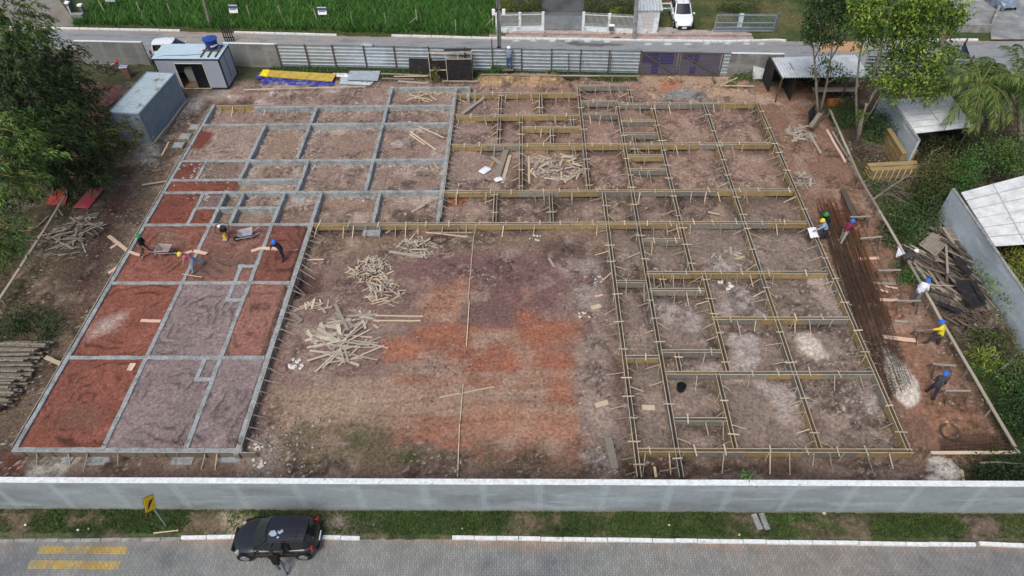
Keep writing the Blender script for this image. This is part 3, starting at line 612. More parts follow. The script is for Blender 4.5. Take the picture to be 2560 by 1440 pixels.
for lst, k in ((dep, 'd'), (crs, 'c')):
    for i, (kk, c, a, b) in enumerate(lst):
        yel = (random.random() < .5) if c < 9 else random.random() < .85
        if k == 'c': yel = random.random() < .55
        kind = 'yply' if yel else 'gply'; L = b-a; lw = 'long' if L > 12 else ('short' if L < 4.5 else 'medium')
        lab = ('%s timber formwork running front to back, %s from the left' % (lw, ORD[i+1])) if k == 'd' else ('%s timber formwork lying across the site, %s from the front wall' % (lw, ORD[i+1]))
        p = (c, a, 0) if k == 'd' else (a, c, 0)
        t = thing('formwork_channel', lab, 'formwork', p, 0, 'open timber formwork channels of the right building')
        dz = -.014 if k == 'c' else 0
        for sgn in (-1, 1): form_side(t, k, c, a, b, sgn, kind, dz=dz)
        s_ = a+random.uniform(.5, 1.2)
        while s_ < b-.3:
            if cross_free(k, c, s_):
                hw = random.uniform(.2, .32); sk = random.uniform(-.06, .06); z = ZT+.055+dz; oo = random.uniform(-.08, .08)
                A, B_ = (Vector((c-hw+oo, s_, z)), Vector((c+hw+oo, s_+sk, z))) if k == 'd' else (Vector((s_, c-hw+oo, z)), Vector((s_+sk, c+hw+oo, z)))
                board('spacer', A, B_, .07, .025, 'wood' if random.random() < .6 else 'pale', t)
            s_ += random.uniform(1.1, 2.4)
for lab, k, c, a, b, sg, kind, dn in (('weathered form boards with stakes on the right flank of the filled soil panels', 'd', BEAMS[3][1], 16.95, 33.9, 1, 'gply', 1.5),
   ('grey form board with props along the front end of the filled soil panels', 'c', BEAMS[23][1], -25.4, -13.3, -1, 'gply', 1.1), ('thin form board along the far left edge of the concrete foundation', 'd', BEAMS[0][1], 17, 48.2, -1, 'gply', .3),
   ('form board with slanted props between the concrete foundation and the timber formwork', 'd', BEAMS[9][1], 34.3, 50.5, 1, 'yply', 1.5), ('yellow form boards with stakes at the far left corner of the foundation', 'c', 48.42, -25.2, -17, -1, 'yply', 1.2)):
    p = (c, a, 0) if k == 'd' else (a, c, 0); t = thing('edge_formwork', lab, 'formwork', p)
    form_side(t, k, c, a, b, sg, kind, gap=.15, dense=dn, low=-.1)
# ------------------------------------------------------------------ back fence, walls, gate
def fpt(u, v=170): p = G(u, v); y = fence_y(p.x); p = PY(u, v, y); return Vector((p.x, fence_y(p.x), 0))
def corrugated(mb, a, b, z0, z1, kind='trap', amp=.05, pitch=.31):
    # sheet standing between a and b, ribs running along it
    a, b = Vector(a), Vector(b); d = (b-a).normalized(); n = Vector((d.y, -d.x, 0)); pr = []
    z = z0
    while z < z1-.02:
        for dz, o_ in ((0, 0), (.16, 0), (.19, 1), (.25, 1), (.28, 0)): pr.append((min(z+dz, z1), o_*amp))
        z += pitch
    pr.append((z1, 0)); vs = []
    for z, o_ in pr: vs += [a+n*o_+Vector((0, 0, z)), b+n*o_+Vector((0, 0, z))]
    mb.add(vs, [(2*i, 2*i+1, 2*i+3, 2*i+2) for i in range(len(pr)-1)])
    vs2 = [Vector(v)-n*.004 for v in vs]; mb.add(vs2, [(2*i+2, 2*i+3, 2*i+1, 2*i) for i in range(len(pr)-1)])
a, b = fpt(706, 168), fpt(1598, 186)
ft = thing('sheet_metal_fence', 'ribbed galvanised sheet fence on dark posts along the back street', 'fence', a)
us = [706, 776, 842, 918, 992, 1077, 1165, 1232, 1304, 1378, 1450, 1520, 1598]; ps = [Vector((p.x, fence_y(p.x), 0)) for p in (fpt(u) for u in us)]
for i in range(len(ps)-1):
    mb = MB(); j = random.uniform(-.03, .03); corrugated(mb, ps[i]+Vector((.01, 0, 0)), ps[i+1]-Vector((.01, 0, 0)), .12+j, 2.15+j); mb.build('sheet', M['steel'], ft, off=a)
for i, p in enumerate(ps):
    h = 2.25 if i not in (7,) else 3.0; q = p+Vector((0, -.09, 0)); MB().box(q+Vector((0, 0, h/2-.2)), (.10, .10, h+.4)).build('post', M['post'], ft, off=a)
for u in (1420, 1524):
    p = fpt(u)+Vector((0, -.35, 0)); MB().box(p+Vector((0, 0, .9)), (.07, .07, 2.2)).build('post', M['post'], ft, off=a)
def block_wall(u0, u1, v, h, label, seed, y=None):
    a, b = fpt(u0, v), fpt(u1, v); t = plaster_wall('block_wall', a, b, h, .16, M['plaster_attr'], label, 'wall', seed=seed, tone=(122, 125, 123), capw=.03, bands=1.6); return t
block_wall(214, 378, 160, 2.1, 'grey block wall with white coping behind the bicycles', 21)
block_wall(575, 706, 160, 2.15, 'grey block wall with white coping right of the office container', 22)
block_wall(-260, 112, 150, 2.0, 'grey block wall partly hidden behind the bamboo at the far left', 23)
block_wall(1815, 1945, 190, 2.1, 'grey block wall with white coping right of the site gate', 24)
a = fpt(1797, 190); b = fpt(1816, 190); t = thing('sheet_metal_fence', 'narrow ribbed sheet infill between the gate and the grey wall', 'fence', a); mb = MB(); corrugated(mb, a, b, .1, 2.1); mb.build('sheet', M['steel'], t, off=a)
a = fpt(2150, 190); b = fpt(2420, 190); t = thing('sheet_metal_fence', 'ribbed metal fence half hidden behind the tall yellow green tree', 'fence', a); mb = MB(); corrugated(mb, a, b, .1, 2.1); mb.build('sheet', M['steel'], t, off=a)
a = fpt(112, 160); b = fpt(214, 160); t = thing('sheet_metal_fence', 'dark low sheet closing the gap between the two left block walls', 'fence', a); mb = MB(); corrugated(mb, a, b, .1, 1.3); mb.build('sheet', M['post'], t, off=a)
M['blue'] = mat('blue_banner', (52, 58, 140), .7, var=.15)
for (u0, u1, lab, dg, blues) in ((1599, 1689, 'left leaf of the brown framed site gate with blue cloth behind its slats', 1, ((.30, .48, .1, 2.0), (.02, .45, 1.1, 2.05), (.5, .86, 1.0, 2.05))), (1692, 1796, 'right leaf of the brown framed site gate, with narrower blue patches', 1, ((.33, .45, 1.1, 2.0), (.1, .3, 1.6, 2.0), (.28, .42, .1, .9)))):
    a, b = fpt(u0, 187)+Vector((0, -.1, 0)), fpt(u1, 190)+Vector((0, -.1, 0)); d = b-a; t = thing('site_gate', lab, 'gate', a, 0, 'leaves of the site gate'); Z = lambda z: Vector((0, 0, z))
    mb = MB()
    for s_ in (0, 1): mb.bar(a+d*s_+Z(.1), a+d*s_+Z(2.15), .09, .06, (0, 1, 0))
    mb.bar(a+Z(.12), b+Z(.12), .06, .1); mb.bar(a+Z(2.12), b+Z(2.12), .06, .1); mb.build('frame', M['post'], t, off=a)
    MB().bar(a+d*.04+Z(2.0)+Vector((0, -.05, 0)), a+d*.94+Z(.2)+Vector((0, -.05, 0)), .05, .11).build('diagonal_brace', M['post'], t, off=a)
    mb = MB()
    for i in range(14): z = .24+i*.135; mb.bar(a+d*.02+Z(z), a+d*.98+Z(z), .03, .036)
    mb.build('slats', M['post'], t, off=a)
    mb = MB()
    for s0, s1, z0, z1 in blues: mb.bar(a+d*s0+Z((z0+z1)/2)+Vector((0, .05, 0)), a+d*s1+Z((z0+z1)/2)+Vector((0, .05, 0)), .01, z1-z0)
    mb.build('blue_cloth', M['blue'], t, off=a); mb = MB().bar(a+d*.03+Z(1.1)+Vector((0, .08, 0)), a+d*.97+Z(1.1)+Vector((0, .08, 0)), .01, 1.9); mb.build('backing_sheet', solid('gate_sheet', (120, 122, 146)), t, off=a)
# ------------------------------------------------------------------ containers
def frame_of(nl, nr, L, yaw_from=None): pass
M['cont'] = mat('container_blue', (124, 140, 154), .6, var=.12, scale=1.2, metal=.1); M['controof'] = mat('container_roof', (166, 184, 192), .5, var=.1, scale=1.5, metal=.2, c2=(116, 90, 72), c2t=.60, c2s=.8, c2w=.05, stretch=(1.2, .8, 1))
M['navy'] = mat('navy_frame', (36, 40, 58), .6, var=.15); M['offwall'] = mat('office_wall', (150, 158, 172), .7, var=.06, scale=2); M['offroof'] = mat('office_roof', (184, 206, 216), .45, var=.07, scale=2, metal=.1)
def container(loc, yaw, W, L, H, label, ribbed, name='shipping_container'):
    t = thing(name, label, 'container', loc, yaw)
    def rib(p, q, n, pitch=.30, amp=.06, z0=.12, z1=H-.12):
        d = (q-p); Ln = d.length; d.normalize(); k = int(Ln/pitch); mb = MB(); vs = []; prof = []
        for i in range(k):
            s0 = Ln*i/k; w = Ln/k
            for f_, o_ in ((0, 0), (.3, 0), (.5, -1), (.8, -1), (1, 0)): prof.append((s0+w*f_, o_*amp))
        for s_, o_ in prof: vs += [p+d*s_+n*o_+Vector((0, 0, z0)), p+d*s_+n*o_+Vector((0, 0, z1))]
        mb.add(vs, [(2*i, 2*i+2, 2*i+3, 2*i+1) for i in range(len(prof)-1)]); return mb
    V = Vector; c = [V((0, 0, 0)), V((W, 0, 0)), V((W, L, 0)), V((0, L, 0))]
    fm = M['cont'] if ribbed else M['navy']; mb = MB()
    for p in c: mb.box(p+V((.06 if p.x == 0 else -.06, .06 if p.y == 0 else -.06, H/2)), (.12, .12, H-.004))
    for i in range(4):
        p, q = c[i], c[(i+1) % 4]; d = (q-p).normalized(); n = V((d.y, -d.x, 0))
        for z in (.08, H-.08): mb.bar(p+d*.12-n*.06+V((0, 0, z)), q-d*.12-n*.06+V((0, 0, z)), .12, .15)
    mb.build('frame', fm, t, bevel=.01)
    if ribbed:
        mb = MB()
        for i in (1, 2, 3):
            p, q = c[i], c[(i+1) % 4]; d = (q-p).normalized(); n = V((d.y, -d.x, 0)); r_ = rib(p+d*.12-n*.02, q-d*.12-n*.02, n); mb.add(r_.v, r_.f)
        mb.build('ribbed_wall', M['cont'], t)
        k = 22; mb = MB(); vs = []; pr = []
        for i in range(k):
            y0 = .12+(L-.24)*i/k; w = (L-.24)/k; pr += [(y0, H-.02), (y0+w*.5, H-.02), (y0+w*.6, H-.065), (y0+w*.9, H-.065)]
        pr.append((L-.12, H-.02))
        for y, z in pr: vs += [V((.1, y, z)), V((W-.1, y, z))]
        mb.add(vs, [(2*i, 2*i+1, 2*i+3, 2*i+2) for i in range(len(pr)-1)]); mb.build('ribbed_roof', M['controof'], t)
        for s_ in (0, 1):
            d_ = MB().box((W*.25+W*.5*s_, .06, H/2), (W*.46, .05, H-.36)).build('door', M['cont'], t)
            mb = MB()
            for x in (-.25, .25): mb.tube([V((W*.25+W*.5*s_+x, .01, .25)), V((W*.25+W*.5*s_+x, .01, H-.25))], .02, 6)
            mb.build('lock_rod', M['steel'], d_)
    else:
        def panel(x0, x1, y, z0, z1): return MB().box(((x0+x1)/2, y, (z0+z1)/2), (x1-x0, .05, z1-z0))
        dx0, dx1, dz = W*.30, W*.73, H-.42
        mb = MB()
        for q in (panel(.12, dx0, .05, .15, H-.15), panel(dx1, W-.12, .05, .15, H-.15), panel(dx0, dx1, .05, dz, H-.15)): mb.add(q.v, q.f)
        mb.box((W-.05, L/2, H/2), (.05, L-.24, H-.3)); mb.box((.05, L/2, H/2), (.05, L-.24, H-.3)); mb.box((W/2, L-.05, H/2), (W-.24, .05, H-.3)); mb.build('wall_panel', M['offwall'], t)
        MB().box((W/2, L/2, H+.01), (W+.02, L+.02, .05)).build('roof', M['offroof'], t)
        MB().box((W/2, L/2, .12), (W-.2, L-.2, .06)).build('floor', solid('office_floor', (120, 92, 72)), t)
        fr = MB()
        for x in (dx0, dx1): fr.box((x, .03, (dz+.1)/2), (.05, .08, dz))
        fr.box(((dx0+dx1)/2, .03, dz), (dx1-dx0, .08, .05)); fr.box(((dx0+dx1)/2, .03, .1), (dx1-dx0, .1, .05)); dr = fr.build('door_frame', solid('cream', (206, 206, 190)), t)
        MB().box((dx1-.55, .0, dz/2+.06), (1.0, .015, dz-.12)).build('glass_pane', M['glass'], dr)
        MB().box((dx0+.55, 1.2, .75), (.9, .5, 1.2), Euler((.25, 0, .3)).to_matrix()).build('leaning_board', solid('pale_green', (176, 196, 188)), t)
        MB().box((dx1-.5, 1.4, .85), (1.0, .7, .5)).build('desk', M['white'], t)
        mb = MB().tube([V((W-.02, L*.45, H-.1)), V((W+.04, L*.45, .5))], .018, 5); mb.build('pipe', M['black'], t)
        cb = MB().tube([V((-.05, -.02, H)), V((.9, .5, H+.04)), V((2.6, .5, H+.06)), V((3.9, .7, H+.04))], .025, 5); cb.tube([V((.0, -.04, H)), V((-.06, -.06, H*.7)), V((-.3, -.3, H*.4)), V((-.7, -.4, .3))], .03, 5); cb.build('cable', M['black'], t)
    return t
def pose(u0, v0, u1, v1, z): a, b = G(u0, v0, z), G(u1, v1, z); return a, math.atan2(b.y-a.y, b.x-a.x), (b-a).length
a, yw, Wd = pose(269, 281, 347, 285, 2.59); container((a.x, a.y, 0), yw, 2.44, 6.06, 2.59, 'blue grey ribbed shipping container with rust patches on its roof', True)
a, yw, Wd = pose(379, 147, 546, 147.5, 2.78); OFF = container((a.x, a.y, 0), yw, Wd, 2.5, 2.78, 'grey site office container with navy frame and wide glass door', False, 'office_container')
OFFM = Matrix.Translation((a.x, a.y, 0)) @ Matrix.Rotation(yw, 4, 'Z')
# water tank on a timber cradle on the office roof
p = OFFM @ Vector((Wd-.95, 1.55, 2.82)); t = thing('water_tank', 'round blue plastic water tank with ribbed lid on the office roof', 'water tank', p)
mb = MB().lathe([(.42, .16), (.5, .5), (.545, .88), (.6, .90), (.6, .95)], n=24); mb.build('tank_body', solid('tank_blue', (30, 44, 112), .4), t, smooth=False)
mb = MB(); vs = [(0, 0, 1.06)]; n = 24
for k in range(n*2): r_ = .62; th = math.pi*k/n; vs.append((r_*math.cos(th), r_*math.sin(th), .93+(.035 if k % 4 < 2 else 0)))
mb.add(vs, [(0, 1+k, 1+(k+1) % (2*n)) for k in range(2*n)]); mb.build('lid', solid('tank_lid', (38, 70, 150), .4), t)
mb = MB()
for k in range(7):                         # the pale lettering is too blurred in the photograph to read: letter-sized marks only
    a_ = R(-75+k*9.5); mb.box((.50*math.cos(a_), .50*math.sin(a_), .48), (.03, .06, .12 if k % 3 else .15), Matrix.Rotation(a_, 3, 'Z'))
mb.build('lettering', M['white'], t)
t2 = thing('tank_cradle', 'rusty timber cradle under the blue tank on the office roof', 'cradle', p)
mb = MB()
for x in (-.6, 0, .6): mb.box((x, -.4, .05), (.09, 2.0, .09))
for y in (-.4, .4): mb.box((0, y, .13), (1.5, .1, .06))
mb.build('beam', M['darkwood'], t2)
# ------------------------------------------------------------------ beside the fence: panels, sheets, shed
def slab_px(name, q, z0, th, mtl, label, cat, group=None, rise=None):
    P = [GG(u, v) for u, v in q]; zc = sum(p.z for p in P)/4
    P = [Vector((p.x, p.y, zc+z0+(rise[i] if rise else 0))) for i, p in enumerate(P)]; c = sum(P, Vector())/4
    t = thing(name, label, cat, c, 0, group); mb = MB(); vs = [p for p in P]+[p+Vector((0, 0, th)) for p in P]
    mb.add(vs, [(3, 2, 1, 0), (4, 5, 6, 7), (0, 1, 5, 4), (1, 2, 6, 5), (2, 3, 7, 6), (3, 0, 4, 7)]); 
    bpy.data.objects.remove(t); o = mb.build(name, mtl, None, off=c); return tag(o, label, cat, group)
solid('bluepanel', (38, 48, 148), .5, c2=(120, 124, 150), c2s=2); M['ypanel'] = mat('yellow_panel', (190, 164, 70), .6, var=.12, scale=2, c2=(166, 142, 76), c2s=1.5)
slab_px('flat_panel', ((650,210),(835,216),(838,202),(655,193)), .0, .06, M['bluepanel'], 'lowest blue panel in the stack by the fence', 'panel', 'stacked panels')
slab_px('flat_panel', ((641,200),(822,211),(828,192),(650,183)), .08, .06, M['bluepanel'], 'blue panel right under the yellow one in the stack', 'panel', 'stacked panels')
slab_px('flat_panel', ((650,197),(832,211),(841,190),(660,181)), .2, .07, M['ypanel'], 'long dirty yellow panel on top of the blue ones', 'panel', 'stacked panels')
slab_px('flat_panel', ((651,197),(668,198.5),(676,182),(660,181)), .273, .012, solid('bright_yellow', (236, 212, 40), .5), 'bright yellow clean strip at the left end of the yellow panel', 'panel')
slab_px('flat_panel', ((830,192),(880,194),(882,187),(832,185)), .05, .05, M['white'], 'white board poking out between the yellow panel and the metal sheets', 'board')
def sheet_px(q, z0, label, mtl, ribs=9, along=True, amp=.02, group='loose metal roofing sheets', name='metal_sheet', rise=(0, 0, 0, 0)):
    P = [GG(u, v) for u, v in q]; zc = sum(p.z for p in P)/4; P = [Vector((p.x, p.y, zc+z0+rise[i])) for i, p in enumerate(P)]; c = sum(P, Vector())/4
    mb = MB(); n = ribs*4; vs = []
    for i in range(n+1):
        f = i/n; z = Vector((0, 0, amp*math.sin(i*math.pi/2)))
        if along: vs += [P[0].lerp(P[3], f)+z, P[1].lerp(P[2], f)+z]
        else: vs += [P[0].lerp(P[1], f)+z, P[3].lerp(P[2], f)+z]
    fs = [(2*i, 2*i+1, 2*i+3, 2*i+2) for i in range(n)]; k = len(vs)
    mb.add(vs+[v-Vector((0, 0, .01)) for v in vs], fs+[tuple(x+k for x in f[::-1]) for f in fs])
    return tag(mb.build(name, mtl, None, off=c), label, 'metal sheet', group)
sheet_px(((848,212),(925,214),(940,200),(852,192)), .05, 'bluish metal sheet underneath, left of the top grey sheet', M['steel'], 7)
sheet_px(((868,205),(945,207),(952,183),(876,182)), .2, 'grey ribbed metal sheet on top of the loose sheets', M['steel'], 7)
# black plywood meter shelter
y0 = G(1140, 203).y; bs = thing('plywood_shelter', 'black plywood lean-to shelter with open top against the fence', 'shelter', (G(1140, 203).x, y0, 0))
pl, pr_ = PY(1120, 203, y0).x, PY(1182, 203, y0).x
MB().box(((pl+pr_)/2, y0, 1.0), (pr_-pl, .03, 2.1)).build('front_panel', M['blackply'], bs, off=bs.location)
MB().box((pl-.75, y0+.35, .85), (1.4, .03, 1.8)).build('recessed_panel', M['blackply'], bs, off=bs.location)
MB().box((pr_, y0+.55, 1.0), (.03, 1.1, 2.1)).build('side_panel', M['blackply'], bs, off=bs.location)
MB().box((pl-1.45, y0+.7, 1.0), (.03, .8, 2.0)).build('side_panel', M['blackply'], bs, off=bs.location)
MB().box((pl+.95, y0+.75, 2.45), (2.3, 1.0, .03), Euler((-.35, 0, 0)).to_matrix()).build('roof_panel', M['blackply'], bs, off=bs.location)
mb = MB()
for x in (pl-1.45, pl-.02, pl+1.0, pr_): mb.box((x, y0+.03, 1.35 if x < pl else 1.3), (.05, .05, 2.7 if x < pl+.1 else 2.5))
mb.bar((pl-1.5, y0+.05, 2.62), (pr_+.1, y0+.05, 2.62), .04, .05); mb.bar((pl-.02, y0-.02, 2.05), (pr_, y0-.02, 2.05), .04, .05); mb.bar((pl-1.45, y0+.1, 1.0), (pl, y0+.1, 1.0), .04, .06); mb.build('timber_frame', M['wood'], bs, off=bs.location)
for q, lab in ((((1023,179),(1080,183),(1080,148),(1022,146)), 'black plywood sheet leaning on the fence left of the shelter'),):
    y = fence_y(G(1050, 180).x)-.5; P = [PY(u, v, y+(.25 if v < 160 else 0)) for u, v in q]; c = sum(P, Vector())/4; mb = MB(); mb.add(P+[p+Vector((0, .02, 0)) for p in P], [(0,1,2,3),(7,6,5,4),(0,4,5,1),(1,5,6,2),(2,6,7,3),(3,7,4,0)])
    tag(mb.build('plywood_sheet', M['blackply'], None, off=c), lab, 'plywood')
# timber guide rails on posts
def rail(pts, z, label, posts=2.5, wd=.05, ht=.16, m='oldwood'):
    P = [G(u, v, z) for u, v in pts]; t = thing('guide_rail', label, 'rail', (P[0].x, P[0].y, 0), 0, 'timber guide rails around the site')
    for a, b in zip(P[:-1], P[1:]):
        L = (b-a).length; n = max(1, round(L/3)); d = (b-a)/n
        for i in range(n): board('rail', a+d*i, a+d*(i+1)+d.normalized()*.1+Vector((0, 0, .004*i)), ht, wd, m, t)
        k = max(1, round(L/posts))
        for i in range(k+1):
            q = a+(b-a)*i/k; board('post', Vector((q.x, q.y, -.2)), Vector((q.x, q.y, z-.02)), .07, .06, 'oldwood', t, up=(0, 1, 0))
    return t
rail([(2075,275),(2150,445),(2250,615),(2370,830),(2545,1130)], .75, 'very long pale rail on posts down the right side of the site')
rail([(2328,1132),(2542,1131)], .75, 'short pale rail at the front right corner of the site', m='wood')
rail([(176,466),(110,575),(0,745)], .75, 'weathered rail on posts in front of the bamboo on the left')
rail([(1203,186),(1400,189),(1597,190)], .65, 'weathered rail along the sheet metal fence right of the black shelter')
rail([(610,224),(760,220),(912,216)], .3, 'low thin rail in front of the stacked yellow and blue panels', wd=.04, ht=.08, m='wood')
# ------------------------------------------------------------------ open sheds on the right
def roof_ribbed(P, ribs, name, mtl, t, amp=.045, along=False):
    mb = MB(); n = ribs*4; vs = []
    for i in range(n+1):
        f = i/n; z = Vector((0, 0, amp*math.cos(i*math.pi/2)))
        vs += [P[0].lerp(P[1], f)+z, P[3].lerp(P[2], f)+z] if not along else [P[0].lerp(P[3], f)+z, P[1].lerp(P[2], f)+z]
    fs = [(2*i, 2*i+1, 2*i+3, 2*i+2) for i in range(n)]; k = len(vs)
    mb.add(vs+[v-Vector((0, 0, .02)) for v in vs], fs+[tuple(x+k for x in f[::-1]) for f in fs]); return mb.build(name, mtl, t, off=t.location)
M['roofw'] = mat('fibre_roof', (196, 202, 204), .85, var=.14, scale=2, c2=(164, 168, 164), c2s=1.6, c2t=.64, c2w=.10)
base = G(1960, 258); ys = base.y
P = [PY(1955, 194, ys), PY(2178, 192, ys), PY(2136, 137, ys+3.6), PY(1928, 144, ys+3.6)]
sh = thing('open_shed', 'open dark shed under a white corrugated roof by the gate', 'shed', (P[0].x, ys, 0)); roof_ribbed(P, 30, 'roof', M['roofw'], sh)
x0, x1, zf, zb = P[0].x+.1, P[1].x-.1, P[0].z-.06, P[3].z-.06
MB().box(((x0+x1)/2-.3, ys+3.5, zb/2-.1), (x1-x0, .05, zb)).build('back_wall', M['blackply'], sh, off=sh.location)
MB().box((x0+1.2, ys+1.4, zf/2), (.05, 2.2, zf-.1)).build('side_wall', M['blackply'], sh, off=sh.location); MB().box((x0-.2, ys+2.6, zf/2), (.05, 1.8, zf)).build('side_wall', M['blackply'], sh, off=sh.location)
for x in (x0, x0+2.9, x0+5.2, x1): MB().box((x, ys+.15, zf/2-.1), (.1, .1, zf+.2)).build('post', M['darkwood'], sh, off=sh.location)
mb = MB()
for x in (x0, (x0+x1)/2, x1): mb.bar((x, ys, zf-.07), (x, ys+3.55, zb-.07), .08, .1)
mb.build('rafter', M['darkwood'], sh, off=sh.location)
MB().box((x0+4.6, ys+.6, .85), (3.4, .6, .06)).build('workbench', M['oldwood'], sh, off=sh.location)
P = [PY(1902, 112, 0)]
y = fence_y(G(1900, 195).x)-.5; q = [PY(1879, 214, y), PY(1912, 217, y), PY(1919, 139, y+.7), PY(1886, 139, y+.7)]; t = thing('roofing_sheet', 'pale corrugated roofing sheet standing against the grey wall by the shed', 'roofing sheet', q[0]); roof_ribbed(q, 5, 'sheet', M['roofw'], t)
def leanto(q, label, along=True, ribs=26, zs=(2.3, 2.7)):
    P = [G(u, v, z) for (u, v), z in zip(q, (zs[0], zs[1], zs[1], zs[0]))]; t = thing('lean_to_shed', label, 'shed', (P[0].x, P[0].y, 0)); roof_ribbed(P, ribs, 'roof', M['roofw'], t, along=along)
    for f in (.16, .33, .5, .67, .84):  # dark strips at the sheet overlaps, their thin shadows put into the colour
        A, B = (P[0].lerp(P[3], f), P[1].lerp(P[2], f)) if along else (P[0].lerp(P[1], f), P[3].lerp(P[2], f)); MB().bar(A+Vector((0, 0, .05)), B+Vector((0, 0, .05)), .03, .012).build('sheet_overlap', solid('overlap', (172, 178, 180), .85), t, off=t.location)
    A, B = (P[0].lerp(P[1], .5), P[3].lerp(P[2], .5)) if along else (P[0].lerp(P[3], .5), P[1].lerp(P[2], .5)); MB().bar(A+Vector((0, 0, .056)), B+Vector((0, 0, .056)), .03, .012).build('sheet_overlap', solid('overlap', (172, 178, 180), .85), t, off=t.location)
    for p in P: MB().box((p.x+(.15 if p.x < P[1].x else -.15), p.y+(.2 if p in P[:2] else -.2), p.z/2-.1), (.12, .12, p.z)).build('post', M['darkwood'], t, off=t.location)
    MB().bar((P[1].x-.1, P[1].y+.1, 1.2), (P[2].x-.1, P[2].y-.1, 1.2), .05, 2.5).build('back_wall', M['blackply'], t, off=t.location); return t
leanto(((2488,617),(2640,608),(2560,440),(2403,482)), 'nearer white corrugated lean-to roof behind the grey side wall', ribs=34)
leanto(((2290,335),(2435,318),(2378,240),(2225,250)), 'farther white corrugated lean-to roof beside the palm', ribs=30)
a, b = G(2432, 300), G(2385, 160); t = thing('sheet_metal_fence', 'dark blue ribbed fence running back from the farther white roof', 'fence', a); mb = MB(); corrugated(mb, b, a, .1, 2.0); mb.build('sheet', solid('navy_sheet', (52, 54, 98), .6), t, off=a)
for i in range(4): MB().box(a.lerp(b, i/3)+Vector((.1, 0, 1.1)), (.1, .1, 2.4)).build('post', M['post'], t, off=a)
